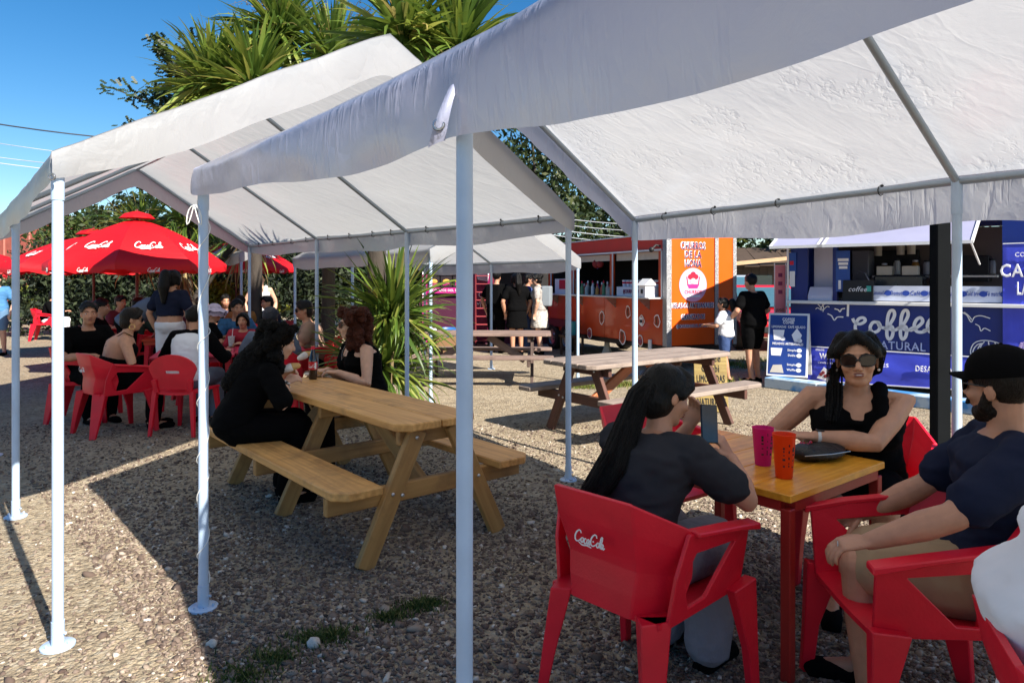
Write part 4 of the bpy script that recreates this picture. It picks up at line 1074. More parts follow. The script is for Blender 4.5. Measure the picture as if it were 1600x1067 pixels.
# ------------------------------------------------------------------ tables and chairs
RED = M('red_plastic', (.68, .007, .026), .42, .20, 5, .06, 90)
def plank(parent, p, q, w, t, mat, up=(0, 0, 1), name='plank', bevel=.006, cut=0):
    p, q = Vector(p), Vector(q); d = q - p; L = d.length; d.normalize()
    y = Vector(up).cross(d).normalized(); z = d.cross(y)
    b = MB()
    if cut:
        pts = [(-L/2, -w/2, -t/2), (L/2, -w/2, -t/2), (L/2, w/2, -t/2), (-L/2, w/2, -t/2)]
        c = cut
        if c == 'both': pts = [(-L/2 + .06, -w/2, -t/2), (L/2 - .06, -w/2, -t/2), (L/2, -w/2 + .06, -t/2), (L/2, w/2 - .06, -t/2), (L/2 - .06, w/2, -t/2), (-L/2 + .06, w/2, -t/2), (-L/2, w/2 - .06, -t/2), (-L/2, -w/2 + .06, -t/2)]
        elif c < 0: pts = [(-L/2 + .07, -w/2, -t/2), (L/2 - .07, -w/2, -t/2), (L/2, -w/2 + .07, -t/2), (L/2, w/2, -t/2), (-L/2, w/2, -t/2), (-L/2, -w/2 + .07, -t/2)]
        else: pts = [(-L/2, -w/2, -t/2), (L/2, -w/2, -t/2), (L/2, w/2 - .07, -t/2), (L/2 - .07, w/2, -t/2), (-L/2 + .07, w/2, -t/2), (-L/2, w/2 - .07, -t/2)]
        b.prism(pts, (0, 0, t))
    else: b.box((0, 0, 0), (L, w, t))
    o = b.build(name, mat, parent, bevel=bevel)
    m3 = Matrix((d, y, z)).transposed()
    o.location = (p + q)/2; o.rotation_euler = m3.to_euler()
    return o
BOLT = M('zinc_bolt', (.6, .6, .6), .3, .05, 9, metal=.8)
def picnic(label, loc, rz, L, tops, benches, xs, mt, ml, top_z=.755, seat_z=.455, half=.67, tt=.045, splay=(.10, .43), brace=None, twin=False, group=None):
    r = thing('picnic_table', label, 'picnic table', loc, rz, group)
    n = len(tops)
    for i, (y, w) in enumerate(tops):
        c = 'both' if n == 1 else -1 if i == 0 else 1 if i == n - 1 else 0
        plank(r, (-L/2, y, top_z - tt/2), (L/2, y, top_z - tt/2), w, tt, mt, name='top_plank', cut=c)
    for s in (-1, 1):
        for j, (y, w) in enumerate(benches):
            plank(r, (-L/2 - .03, s*y, seat_z - tt/2), (L/2 + .03, s*y, seat_z - tt/2), w, tt, mt, name='bench_plank', cut=(s if len(benches) == 1 else 0))
    yT = max(abs(y) + w/2 for y, w in tops)
    for i, x in enumerate(xs):
        e = 1 if x > 0 else -1
        zt, zs = top_z - tt - .045, seat_z - tt - .05
        plank(r, (x, -yT + .05, zt), (x, yT - .05, zt), .045, .09, ml, name='top_cleat', cut=0)
        plank(r, (x, -half + .02, zs), (x, half - .02, zs), .045, .10, ml, name='seat_beam')
        for s in (-1, 1):
            lg = plank(r, (x + e*.047, s*splay[0], zt + .04), (x + e*.047, s*(splay[1] + .04), 0.0), .045, .105, ml, up=(0, s*.3, 1), name='leg', bevel=.005)
            for yy, zz in ((s*(splay[0] + .02), zt), (lerp(s*splay[0], s*splay[1], .48) - .03*s, zs), (lerp(s*splay[0], s*splay[1], .48) + .03*s, zs + .015)):
                q = MB().lathe([(.011, 0), (.010, .006), (.004, .009)], n=10); M3 = Vector((0, 0, 1)).rotation_difference(Vector((e, 0, 0))).to_matrix()
                q.v = [tuple(M3 @ Vector(v)) for v in q.v]; o = q.build('bolt', BOLT, r, smooth=60); o.location = (x + e*.071, yy, zz)
    if brace:
        for x0, x1 in brace: plank(r, (x0, 0, seat_z - .13), (x1, 0, top_z - tt - .03), .045, .105, ml if not twin else twin, up=(0, 0, 1), name='brace')
    return r
W1 = wood('new_pine', (.42, .19, .045), (.76, .41, .13), .55, (.13, .065, .025))
W1L = wood('new_pine_leg', (.25, .125, .035), (.46, .255, .085), .65, (.12, .06, .03))
a50 = math.atan2(-.767, .642)
picnic('new honey-coloured wooden picnic table under the left canopy', (-1.088, 4.834, 0), a50, 2.16, [(-.139, .268), (.141, .268)], [(.53, .27)], [.96, -.06, -1.0], W1, W1L, half=.68, splay=(.12, .42), brace=[(.9, .28), (-.9, -.4)])
W2 = wood('grey_brown_board', (.16, .12, .10), (.34, .27, .225), .8, (.08, .06, .05))
W2L = wood('dark_red_leg', (.055, .024, .018), (.12, .05, .035), .7, (.03, .015, .012))
OR = wood('orange_brace', (.30, .10, .04), (.55, .16, .055), .6, (.2, .07, .03))
a38 = math.atan2(.60, .80)
picnic('weathered grey picnic table with brown legs and orange braces, in the sun', (1.36, 7.42, 0), a38, 2.15, [(-.29, .185), (-.097, .185), (.097, .185), (.29, .185)], [(.62, .26)], [.78, -.78], W2, W2L, half=.76, splay=(.16, .46), brace=[(.72, .1), (-.72, -.1)], twin=OR)
W3 = wood('brown_board', (.13, .085, .07), (.26, .18, .15), .8, (.06, .04, .035))
picnic('old brown picnic table standing in the sun beyond the cordyline', (-.46, 10.75, 0), R(-2), 2.1, [(-.24, .225), (0, .225), (.24, .225)], [(.66, .25)], [.72, -.72], W3, wood('brown_leg', (.05, .03, .025), (.11, .07, .055), .8), half=.79, splay=(.16, .50), brace=[(.66, .1), (-.66, -.1)], twin=W3)

# square red-framed table
tb = thing('square_table', 'square orange wooden-topped table on a red steel frame with the drinks', 'table', (1.058, 2.67, 0), math.atan2(.62, .77))
TW = wood('varnished_top', (.62, .22, .012), (.90, .42, .04), .3, (.26, .09, .01))
for i in range(5):
    o = plank(tb, (.0, .0 + .088 + .176*i, .715), (.80, .088 + .176*i, .715), .1735, .03, TW, name='top_plank', bevel=.003)
RS = M('red_steel', (.33, .016, .012), .45, .15, 5, .04, 60)
for x, y in ((.03, .03), (.77, .03), (.03, .85), (.77, .85)): MB().box((x, y, .335), (.042, .042, .67)).build('leg', RS, tb, bevel=.004)
for x0, y0, x1, y1 in ((.05, .03, .75, .03), (.05, .85, .75, .85), (.03, .05, .03, .83), (.77, .05, .77, .83)): MB().beam((x0, y0, .679), (x1, y1, .679), .04, .042).build('frame_rail', RS, tb)

# red plastic armchair, facing +y
def red_chair(label, loc, rz, group=None, logo=True):
    c = thing('plastic_chair', label, 'chair', (*loc, 0), rz, group)
    b = MB(); rows = []
    us = [-1, -.62, -.58, 0, .58, .62, 1]
    def bp(u, v):
        top = .815 - .095*max(0, abs(u) - .6)/.4 ; z = lerp(.415, top, v)
        wx = lerp(.215, .285, min(1, v*1.25)); x = wx*u
        y = -.285 + .02*(1 - v) + (.175*(max(0, abs(u) - .6)/.4)) - .03*v*v
        y += .025*math.exp(-((v - .42)/.18)**2)
        return (x, y, z)
    b.grid([[bp(u, v) for u in us] for v in (0, .2, .4, .5, .75, 1)]).build('backrest', RED, c, solid=.016, smooth=24, bevel=.003)
    hole = [(-.155, .56), (-.10, .635), (.165, .612), (-.0, .45), (-.11, .445)]
    outer = [(-.20, .575), (-.155, .712), (.262, .66), (.255, .405), (-.215, .405)]
    for s in (-1, 1):
        m = MB(); X = lambda z: s*(.245 + .045*(z - .4)/.3)
        V = [(X(z), y, z) for y, z in outer] + [(X(z) + s*.002, y, z) for y, z in hole]
        m.add(V, [(i, (i+1) % 5, 5 + (i+1) % 5, 5 + i) for i in range(5)])
        m.build('side_panel', RED, c, solid=.016, bevel=.003)
        MB().loft([[(s*.262, -.13, .722), (s*.312, -.13, .716), (s*.312, -.13, .700), (s*.262, -.13, .704)], [(s*.268, .12, .69), (s*.325, .12, .685), (s*.325, .12, .668), (s*.268, .12, .672)], [(s*.262, .285, .662), (s*.315, .285, .655), (s*.315, .285, .63), (s*.262, .285, .638)]]).build('armrest', RED, c, smooth=30, bevel=.004)
        MB().loft([[(s*.245, .15, .43), (s*.285, .15, .43), (s*.30, .28, .45), (s*.25, .28, .45)], [(s*.262, .23, .2), (s*.298, .225, .2), (s*.305, .285, .2), (s*.27, .285, .2)], [(s*.275, .25, 0), (s*.305, .25, 0), (s*.308, .295, 0), (s*.28, .295, 0)]]).build('leg', RED, c, smooth=30, bevel=.004)
        MB().loft([[(s*.14, -.25, .43), (s*.215, -.15, .43), (s*.25, -.20, .43), (s*.20, -.30, .43)], [(s*.185, -.29, .2), (s*.235, -.22, .2), (s*.258, -.25, .2), (s*.22, -.325, .2)], [(s*.215, -.32, 0), (s*.25, -.28, 0), (s*.265, -.30, 0), (s*.235, -.345, 0)]]).build('leg', RED, c, smooth=30, bevel=.004)
    P = []
    for j in range(7):
        v = j/6
        P.append([(lerp(-.235, .235, i/6), lerp(-.25, .255, v), .43 - .022*math.sin(math.pi*i/6)*math.sin(math.pi*min(1, v*.9)) - .012*max(0, v - .8)*5) for i in range(7)])
    MB().grid(P).build('seat', RED, c, solid=.02, smooth=40)
    if logo:
        lg = cola_script(.043)
        lg.v = [(-x, -.318 + .02*(1 - ((.665 + y) - .415)/.4) - z*.6 - .03*((( .665+y) - .415)/.4)**2 + .004, .665 + y) for x, y, z in lg.v]
        # readable from behind: the hand runs left to right seen from -y
        lg.v = [(-x, y, z) for x, y, z in lg.v]
        lg.build('script_logo', M('logo_white', (.8, .8, .8), .5), c)
    return c
def yaw(dx, dy): return math.atan2(-dx, dy)
GC = 'red plastic armchairs'
red_chair('red plastic armchair with white script logo, woman with the phone on it', (.495, 2.625), yaw(.72, .69), GC)
red_chair('red plastic armchair turned sideways under the man in the cap', (1.42, 2.48), yaw(-.985, .05), GC)
red_chair('red plastic armchair behind the woman in the black tank top', (1.84, 3.62), yaw(-.60, -.80), GC)
red_chair('empty red plastic armchair at the far left side of the square table', (.83, 3.93), yaw(.6, -.8), GC)
red_chair('red plastic armchair at the right edge under the white shirt', (1.31, 1.38), yaw(.93, -.36), GC, False)
CHAIR0 = red_chair('red plastic armchair of the bare-shouldered woman on the left', (-4.05, 7.2), yaw(.62, .78), GC)
red_chair('red plastic armchair of the dark-clad man by the left pole', (-4.75, 7.85), yaw(.8, .2), GC)
red_chair('red plastic armchair of the seated figure by the hedge path', (-11.9, 18.0), yaw(.9, .3), GC)
red_chair('empty red plastic armchair far off before the hedge', (-21.6, 30.0), yaw(.3, -1), GC)
# the other kind: rounded back with a slot
rc = thing('plastic_chair', 'red plastic chair with a rounded slotted back, under the boy in the raglan shirt', 'chair', (-3.33, 7.22, 0), yaw(.08, 1))
def back_shape(s, n=24):
    P = []
    for k in range(n + 1):
        a = math.pi*k/n; P.append((.245*s*math.cos(a)*(1 if True else 1), .66 + .15*s*math.sin(a)))
    return P + [(-.20*s, .56), (-.15*s, .46), (.15*s, .46), (.20*s, .56)]
out = back_shape(1); cx, cz = 0, .63
b = MB()
slot = [(.075*math.cos(2*math.pi*k/len(out) - .4), .635 + .018*math.sin(2*math.pi*k/len(out) - .4)) for k in range(len(out))]
# align the slot ring with the outline by angle
ang = [math.atan2(z - .635, x) for x, z in out]
slot = [(.075*math.copysign(abs(math.cos(a))**.4, math.cos(a)), .635 + .016*math.copysign(abs(math.sin(a))**.4, math.sin(a))) for a in ang]
def yb(x, z): return -.26 - .12*(z - .45) + .25*x*x
V = [(x, yb(x, z), z) for x, z in out] + [(x, yb(x, z), z) for x, z in slot]; n = len(out)
b.add(V, [(i, (i+1) % n, n + (i+1) % n, n + i) for i in range(n)]).build('backrest', RED, rc, solid=.018, smooth=30)
P = [[(lerp(-.22, .22, i/6), lerp(-.25, .24, j/6), .445 - .02*math.sin(math.pi*i/6)) for i in range(7)] for j in range(7)]
MB().grid(P).build('seat', RED, rc, solid=.022, smooth=40)
for s in (-1, 1):
    MB().beam((s*.19, -.245, .45), (s*.225, -.29, 0), .05, .05, up=(0, 1, 0), w2=.032, h2=.032).build('leg', RED, rc, bevel=.004)
    MB().beam((s*.19, .21, .43), (s*.225, .25, 0), .05, .05, up=(0, 1, 0), w2=.032, h2=.032).build('leg', RED, rc, bevel=.004)
    MB().beam((s*.17, -.255, .43), (s*.19, -.275, .56), .05, .03, up=(0, 1, 0)).build('back_strut', RED, rc, bevel=.004)
# red plastic table of the left group and a wood-and-red one farther back
def red_table(label, loc, w, h, mat, legm=None):
    t = thing('plastic_table', label, 'table', (*loc, 0), R(20))
    MB().box((0, 0, h - .015), (w, w, .03)).build('tabletop', mat, t, bevel=.008)
    MB().box((0, 0, h - .055), (w - .06, w - .06, .05)).build('apron', mat, t)
    for x in (-1, 1):
        for y in (-1, 1): MB().beam((x*(w/2 - .07), y*(w/2 - .07), h - .08), (x*(w/2 - .04), y*(w/2 - .04), 0), .06, .06, up=(0, 1, 0), w2=.04, h2=.04).build('leg', legm or mat, t)
PKT = M('pinkish_red_plastic', (.55, .012, .06), .35, .1, 3)
red_table('red plastic table between the diners at the left', (-3.62, 8.05), .85, .72, PKT, RED)
red_table('red plastic table behind the bottle and the black-haired woman', (-2.95, 8.55), .8, .72, PKT, RED)
red_table('small orange table behind the bare-shouldered woman', (-4.9, 10.2), .75, .72, M('orange_plastic', (.62, .06, .02), .4), RED)
# ------------------------------------------------------------------ people
def rotx(v, a):
    return Vector((v.x, v.y*math.cos(a) - v.z*math.sin(a), v.y*math.sin(a) + v.z*math.cos(a)))
def ik(S, Wt, a, b, hint):
    d = Wt - S; L = min(d.length, (a + b)*.985); d = d.normalized(); Wt = S + d*L
    x = (a*a - b*b + L*L)/(2*L); h = math.sqrt(max(a*a - x*x, 0))
    n = hint - d*hint.dot(d); n = n.normalized() if n.length > 1e-5 else d.orthogonal()
    return S + d*x + n*h, Wt
def hand(mb, Wr, d, n, side, s=1, curl=.55, thumb=.5):
    d = d.normalized(); n = (n - d*n.dot(d)).normalized(); t = -n.cross(d)*side
    rings = []
    for u, w, h in ((-.01, .026, .019), (.02, .032, .017), (.05, .040, .0145), (.085, .041, .0125), (.093, .036, .010)):
        c = Wr + d*u*s
        rings.append([c + t*math.cos(2*math.pi*k/12)*w*s + n*math.sin(2*math.pi*k/12)*h*s for k in range(12)])
    mb.loft(rings)
    for off, L, r in ((.030, .072, .0092), (.0105, .080, .0095), (-.0095, .075, .0092), (-.029, .060, .0082)):
        p = Wr + d*.082*s + t*off*s; pts = [p - d*.02*s]; a = curl*.35; pts.append(p)
        for k, f in enumerate((.45, .32, .25)):
            a += curl*(.55 + .25*k); p = p + (d*math.cos(a) + n*math.sin(a) + t*off*1.2)*L*f*s; pts.append(p)
        mb.chain(pts, [r*s]*3 + [r*.92*s, r*.8*s], 8)
    p = Wr + d*.022*s + t*.026*s; q = p + (d*.62 + t*.6 + n*.35*thumb)*.045*s; e = q + (d*.85 + t*.15 + n*.45*thumb)*.035*s
    mb.chain([p - t*.012*s, p, q, e], [.014*s, .0135*s, .0115*s, .0095*s], 9)

class Fig:
    def __init__(f, sit=True, sz=.44, s=1.0, lean=.1, hunch=.05, w=1.0, d=1.0, head=(0, .1, 0), bust=0, knees=None, ankles=None, twist=0, hip_y=0):
        f.s, f.w, f.d, f.sit, f.bust = s, w, d, sit, bust
        f.pel = Vector((0, hip_y, (sz + .095 if sit else .93*s)))
        f.lean, f.hunch, f.twist = lean, hunch, twist
        f.sh = {}
        for sd in (-1, 1): f.sh[sd] = f.sp(.425) + f.ax(.425)*(.178*w**.5*s*sd)
        f.nb = f.sp(.485)
        up = rotx(Vector((0, 0, 1)), -(lean*.6 + .15))
        f.hc = f.nb + up*.148*s + Vector((0, .012, 0))
        f.H = Matrix.Translation(f.hc) @ Euler((-head[1], head[2], head[0]), 'ZXY').to_matrix().to_4x4() @ Matrix.Scale(s, 4)
        f.legs = {}
        for sd in (-1, 1):
            h = f.pel + Vector((.088*sd*s*w**.5, .02, -.02))
            if sit:
                k = Vector((sd*(.11 if knees is None else knees), .43*s, sz + .075)); a = Vector((sd*.11, .40*s if ankles is None else ankles, .085))
            else:
                k = Vector((sd*.095*s, .03 + .02*sd, .50*s)); a = Vector((sd*.10*s, -.02 + .03*sd, .085*s))
            f.legs[sd] = [h, k, a]
        f.arm = {}
    def sp(f, t):
        u = rotx(Vector((0, 0, 1)), -f.lean)
        return f.pel + u*t*f.s + Vector((0, f.hunch*(max(t, 0)/.45)**2, -abs(f.hunch)*.3*(max(t, 0)/.45)**2))
    def ax(f, t):
        a = f.twist*max(0, t)/.45; return Vector((math.cos(a), math.sin(a), 0))
    def set_arm(f, sd, wrist, hint=None, hd=None, hn=None, curl=.55, fa=.25):
        S = f.sh[sd]; E, Wt = ik(S, Vector(wrist), .285*f.s, fa*f.s, Vector(hint) if hint else Vector((sd*.7, -.3, -.8)))
        dd = Vector(hd) if hd else (Wt - E)
        f.arm[sd] = (S, E, Wt, dd.normalized(), Vector(hn) if hn else Vector((0, 0, -1)), curl)
    def torso(f, mb, off=0, lo=-.09, hi=.485, hs=1, loose=0):
        T = [-.09, -.03, .05, .13, .22, .31, .38, .43, .462, .485]
        X = [.11, .162, .168, .148, .142, .156, .168, .160, .115, .062]
        Y = [.085, .125, .125, .108, .105, .118, .122, .098, .070, .056]
        rings = []
        for t, x, y in zip(T, X, Y):
            if t < lo - 1e-6 or t > hi + 1e-6: continue
            o = off + loose*(1 - max(0, t)/.45)
            x = x*f.s*(f.w if t < .42 else f.w**.4) + o; y = y*f.s*(f.d if t < .42 else f.d**.4) + o
            a = f.ax(t); c = f.sp(t); up = rotx(Vector((0, 0, 1)), -(f.lean + f.hunch*max(t, 0)*3)); fw = up.cross(a).normalized()
            rings.append([c + a*math.copysign(abs(math.cos(q))**.85, math.cos(q))*x + fw*math.copysign(abs(math.sin(q))**.85, math.sin(q))*y for q in [2*math.pi*k/24 for k in range(24)]])
        mb.loft(rings)
        if lo < .2 < hi and f.bust:
            for sd in (-1, 1): mb.ell(f.sp(.30) + f.ax(.3)*sd*.075*f.s*f.w + Vector((0, .088*f.s*f.d, 0)), [q*f.s + off for q in (.068*f.bust, .058*f.bust, .068*f.bust)])
    def body(f, mb, hands=True):
        s = f.s; f.torso(mb)
        n0 = f.nb - Vector((0, .0, .03)); n1 = f.H @ Vector((0, -.015, -.045))
        mb.chain([n0, lerp(n0, n1, .5), n1], [.062*s, .052*s, .052*s], 14)
        for sd in (-1, 1):
            if sd in f.arm:
                S, E, Wt, hd, hn, cu = f.arm[sd]
                mb.chain([f.sp(.43) + f.ax(.43)*sd*.09*s, S, lerp(S, E, .45), E, lerp(E, Wt, .35), Wt], [.052*s, .054*s*f.w**.5, .047*s*f.w**.6, .041*s*f.w**.4, .043*s*f.w**.4, .027*s], 14)
                if hands: hand(mb, Wt, hd, hn, sd, s, cu)
            h, k, a = f.legs[sd]
            mb.chain([h, lerp(h, k, .5), k], [.092*s*f.w**.7, .080*s*f.w**.7, .058*s], 14)
            mb.chain([k, lerp(k, a, .35), a], [.056*s, .056*s, .036*s], 12)
            mb.chain([a - Vector((0, .03, .02)), a + Vector((0, .13*s, -.045))], [.036*s, .028*s], 10)
        hb = MB()
        hb.ell((0, -.012, .028), (.0735, .092, .088), n=20, m=14).ell((0, .016, -.025), (.061, .076, .090), n=20, m=14)
        hb.ell((0, .048, -.086), (.036, .034, .028)).ell((0, .02, -.075), (.053, .05, .04))
        hb.chain([(0, .086, .022), (0, .097, .0), (0, .110, -.026)], [.008, .010, .0125], 10).ell((-.011, .097, -.031), (.0095, .011, .008)).ell((.011, .097, -.031), (.0095, .011, .008))
        hb.ell((0, .073, .034), (.052, .020, .013))
        for sd in (-1, 1):
            hb.ell((sd*.036, .056, -.026), (.028, .030, .026)).ell((sd*.0745, -.012, -.008), (.009, .020, .032)).ell((sd*.03, .068, .008), (.016, .016, .012))
        hb.ell((0, .082, -.056), (.026, .014, .016))
        mb.add([f.H @ Vector(v) for v in hb.v], hb.f)

def wrinkle(me, amp, sc, seed, M4=None):
    a = vget(me); n = nget(me)
    q = vnoise(a*np.array(sc), seed)*.65 + vnoise(a*np.array(sc)*2.3, seed + 1)*.35
    r = 1 - np.abs(q)*2
    vset(me, a + n*(r[:, None]*amp))

def mat_hair(name, col, shine=.35):
    return M(name, col, shine, .5, 5, .6, 14, stretch=(26, 26, 2.2), spec=.25)
HB = mat_hair('black_hair', (.0035, .003, .003)); HD = mat_hair('dark_brown_hair', (.009, .0055, .004)); HRD = M('red_curly_hair', (.045, .010, .004), .6, .4, 30, .8, 60, spec=.2)
HBC = M('black_curly_hair', (.003, .0026, .0026), .7, .5, 40, .9, 60, spec=.15)
FAB = lambda n, c, r=.85: M(n, c, r, .14, 3, .25, 9, sheen=0, spec=.15)
BLK = M('black_cloth', (.0028, .0028, .0032), .95, .2, 3, .25, 9, spec=.08); CHAR = FAB('charcoal_cloth', (.026, .026, .031)); NVY = FAB('navy_cloth', (.011, .015, .036)); KHK = FAB('khaki_cloth', (.36, .25, .15))
JEAN = M('grey_denim', (.17, .17, .21), .85, .3, 3, .5, 30); WHT = FAB('white_cloth', (.74, .74, .77)); SLT = FAB('slate_cloth', (.12, .145, .20)); BLUEJ = M('blue_denim', (.03, .06, .16), .85, .3, 3, .4, 30)
LIP = M('lips', (.25, .085, .07), .4, .08, 30); EYE = M('eye_white', (.6, .58, .55), .25, .02); IRIS = M('iris', (.015, .008, .005), .15, .05)
GOLD = M('gold', (.75, .5, .2), .25, .05, metal=.9); LENS = M('dark_lens', (.012, .008, .007), .06, .05, spec=.8); FRM = M('black_frame', (.01, .009, .009), .25)

def person(label, loc, rz, skin=SK[1], fig=None, vox=.011, top=None, bottom=None, hair=None, extra=None, group=None, shoes=BLK, lips=True, z=0):
    f = fig or Fig()
    p = thing('person', label, 'person', (*loc, z), rz, group)
    mb = MB(); f.body(mb)
    me = remesh(mb, vox, 2, .4); me.shade_smooth(); body = link('body', me, skin, p)
    it = 3
    if top:
        m, kind = top[0], top[1]; o = .013; c = MB()
        nm = dict(tee='shirt', long='shirt', tank='tank_top', strap='camisole', dress='dress').get(kind, 'shirt')
        lo = top[2] if len(top) > 2 else -.03
        if kind in ('tank', 'strap'):
            f.torso(c, o, lo, .38 if kind == 'tank' else .22, loose=.006)
            if kind == 'tank':
                for sd in (-1, 1):
                    a = f.sp(.37) + f.ax(.37)*sd*.085*f.w + Vector((0, .10*f.s*f.d, 0)); t_ = f.sp(.468) + f.ax(.4)*sd*.10; b_ = f.sp(.36) + f.ax(.37)*sd*.085*f.w - Vector((0, .105*f.s*f.d, 0))
                    c.chain([a, lerp(a, t_, .6) + Vector((0, .028, .012)), t_ + Vector((0, .0, .018)), lerp(t_, b_, .5) - Vector((0, .03, 0)), b_], [.034, .034, .034, .034, .034], 10)
        else:
            f.torso(c, o, lo, .462, loose=.010)
            for sd in (-1, 1):
                if sd not in f.arm: continue
                S, E, Wt = f.arm[sd][:3]; r = f.s*f.w**.5
                cut = top[3] if len(top) > 3 else .62
                if kind == 'long':
                    c.chain([f.sp(.42) + f.ax(.42)*sd*.08, S, lerp(S, E, .5), E, lerp(E, Wt, .4), lerp(E, Wt, .93)], [.062*r + o, .064*r + o, .054*r + o, .046*r + o, .045*r + o, .030*r + o], 14)
                else:
                    c.chain([f.sp(.42) + f.ax(.42)*sd*.08, S, lerp(S, E, cut*.5), lerp(S, E, cut)], [.056*r + o, .058*r + o, .054*r + o, .052*r + o*1.3], 14)
            if kind == 'dress':
                if f.sit: pass
                c.loft([[f.pel + Vector((x*math.cos(q), y*math.sin(q), zz)) for q in [2*math.pi*k/24 for k in range(24)]] for zz, x, y in ((.1, .17, .14), (-.1, .21, .18), (-.3, .25, .21))])
        me = remesh(c, max(vox*1.15, .009), it, .5); wrinkle(me, .0105 if vox < .0075 else .0075, (7, 7, 15), 3 + len(label)); me.shade_smooth(); link(nm, me, m, p)
    if bottom:
        m, kind = bottom[0], bottom[1]; c = MB(); o = .013; wide = bottom[2] if len(bottom) > 2 else 0
        f.torso(c, o, -.09, .10)
        for sd in (-1, 1):
            h, k, a = f.legs[sd]
            c.chain([h, lerp(h, k, .5), lerp(h, k, .82 if kind == 'shorts' else 1.0)], [.098*f.s*f.w**.7 + o, .088*f.s*f.w**.7 + o + wide*.4, .070*f.s + o + wide], 14)
            if kind == 'long': c.chain([k, lerp(k, a, .4), lerp(k, a, .95)], [.066*f.s + o + wide, .062*f.s + o + wide, .055*f.s + o + wide*1.2], 14)
        if kind == 'skirt':
            c = MB(); c.loft([[f.pel + Vector((x*math.cos(q), y*math.sin(q), zz)) for q in [2*math.pi*k/24 for k in range(24)]] for zz, x, y in ((.12, .165, .13), (-.05, .20, .16), (-.38, .23, .19))])
        me = remesh(c, max(vox*1.2, .010), it, .5); wrinkle(me, .006, (10, 10, 9), 17 + len(label)); me.shade_smooth(); link('shorts' if kind == 'shorts' else 'skirt' if kind == 'skirt' else 'trousers', me, m, p)
    if shoes:
        for sd in (-1, 1):
            a = f.legs[sd][2]; c = MB(); c.ell(a + Vector((0, -.01, -.04)), (.046*f.s, .06*f.s, .05*f.s)).ell(a + Vector((0, .11*f.s, -.052)), (.048*f.s, .10*f.s, .036*f.s)).box(a + Vector((0, .065*f.s, -.074)), (.085*f.s, .25*f.s, .02))
            me = remesh(c, .012, 2, .5); me.shade_smooth(); link('shoe', me, shoes, p)
    def hl(mb, name, mat, smooth=60, v=None, par=None):
        mb.v = [tuple(f.H @ Vector(q)) for q in mb.v]
        return mb.build(name, mat, par or p, smooth=smooth)
    # lids, eyes, brows, mouth
    for sd in (-1, 1):
        e = hl(MB().ell((sd*.031, .0735, .006), (.0115, .0095, .0075), n=12, m=8), 'eye', EYE)
        hl(MB().ell((sd*.031, .081, .006), (.0048, .0030, .0052), n=10, m=6), 'iris', IRIS, par=e)
        hl(MB().chain([(sd*.015, .0905, .029), (sd*.033, .0885, .035), (sd*.052, .072, .029)], [.0032, .004, .002], 6), 'eyebrow', HB)
    if lips: hl(MB().ell((0, .0945, -.0515), (.021, .006, .0042), n=14, m=8).ell((0, .0945, -.0605), (.019, .0065, .0052), n=14, m=8), 'mouth', LIP)
    if hair:
        style, hm = hair[0], hair[1]; c = MB(); hz = .074; paths = hair[2] if len(hair) > 2 else []
        c.ell((0, -.018, .036), (.086, .103, .095), n=20, m=14)
        cut = lambda x, y, z: (y > .018 and (x/.068)**2 + ((z + .035)/(.108 if z > -.035 else .3))**2 < 1) or (z < -.045 and style in ('short', 'cap')) or (abs(x) > .05 and z < .01 and y > -.02 and style in ('short', 'cap', 'tied'))
        if style in ('long', 'tied', 'pony', 'bun', 'curly'):
            c.ell((0, -.045, -.025), (.078, .072, .085), n=16, m=12)
        if style in ('long', 'tied', 'pony', 'bun'):
            for sd in (-1, 1): c.chain([(sd*.004, .035, .118), (sd*.034, .072, .092), (sd*.064, .058, .055), (sd*.080, .015, .01)], [.02, .022, .022, .02], 9)
        if style == 'long':
            for sd in (-1, 1): c.chain([(sd*.058, -.01, .05), (sd*.080, .012, 0), (sd*.085, .006, -.07)], [.03, .026, .022], 10)
        if style == 'bun': c.ell((0, -.11, .07), (.05, .045, .045))
        if style == 'curly':
            r2 = random.Random(len(label)); R0 = hair[3] if len(hair) > 3 else .05
            for k in range(90):
                a = r2.uniform(0, 6.28); zz = r2.uniform(-.20 - R0, .12 + R0*.3); rr = (.085 + R0*.8*(1 - max(0, (zz - .02)/.16)**2))
                x, y = rr*math.cos(a), rr*math.sin(a)*1.0 - .03
                if y > .035 and zz < .085: continue
                c.ell((x, y, zz), r2.uniform(.022, .04), n=8, m=6)
                c.chain([(x*.3, y*.3 - .01, zz*.5 + .02), (x, y, zz)], [.03, .022], 6)
        if style == 'short':
            r2 = random.Random(5)
            for k in range(40):
                a = r2.uniform(0, 6.28); e_ = r2.uniform(.2, 1.5); c.ell((.078*math.cos(a)*math.cos(e_), .092*math.sin(a)*math.cos(e_) - .016, .04 + .085*math.sin(e_)), .022, n=8, m=6)
        Hi = f.H.inverted()
        for pts, rad in paths: c.chain([Hi @ Vector(q) for q in pts], [r/f.s for r in rad], 12)
        me = remesh(c, max(.0075, vox*.9), 2, .5)
        bm = bmesh.new(); bm.from_mesh(me)
        bmesh.ops.delete(bm, geom=[v for v in bm.verts if cut(*v.co)], context='VERTS')
        bm.to_mesh(me); bm.free()
        wrinkle(me, .0022 if style != 'curly' else .012, (60, 60, 12) if style != 'curly' else (55, 55, 55), 5)
        me.transform(f.H); me.shade_smooth(); ho = link('hair', me, hm, p)
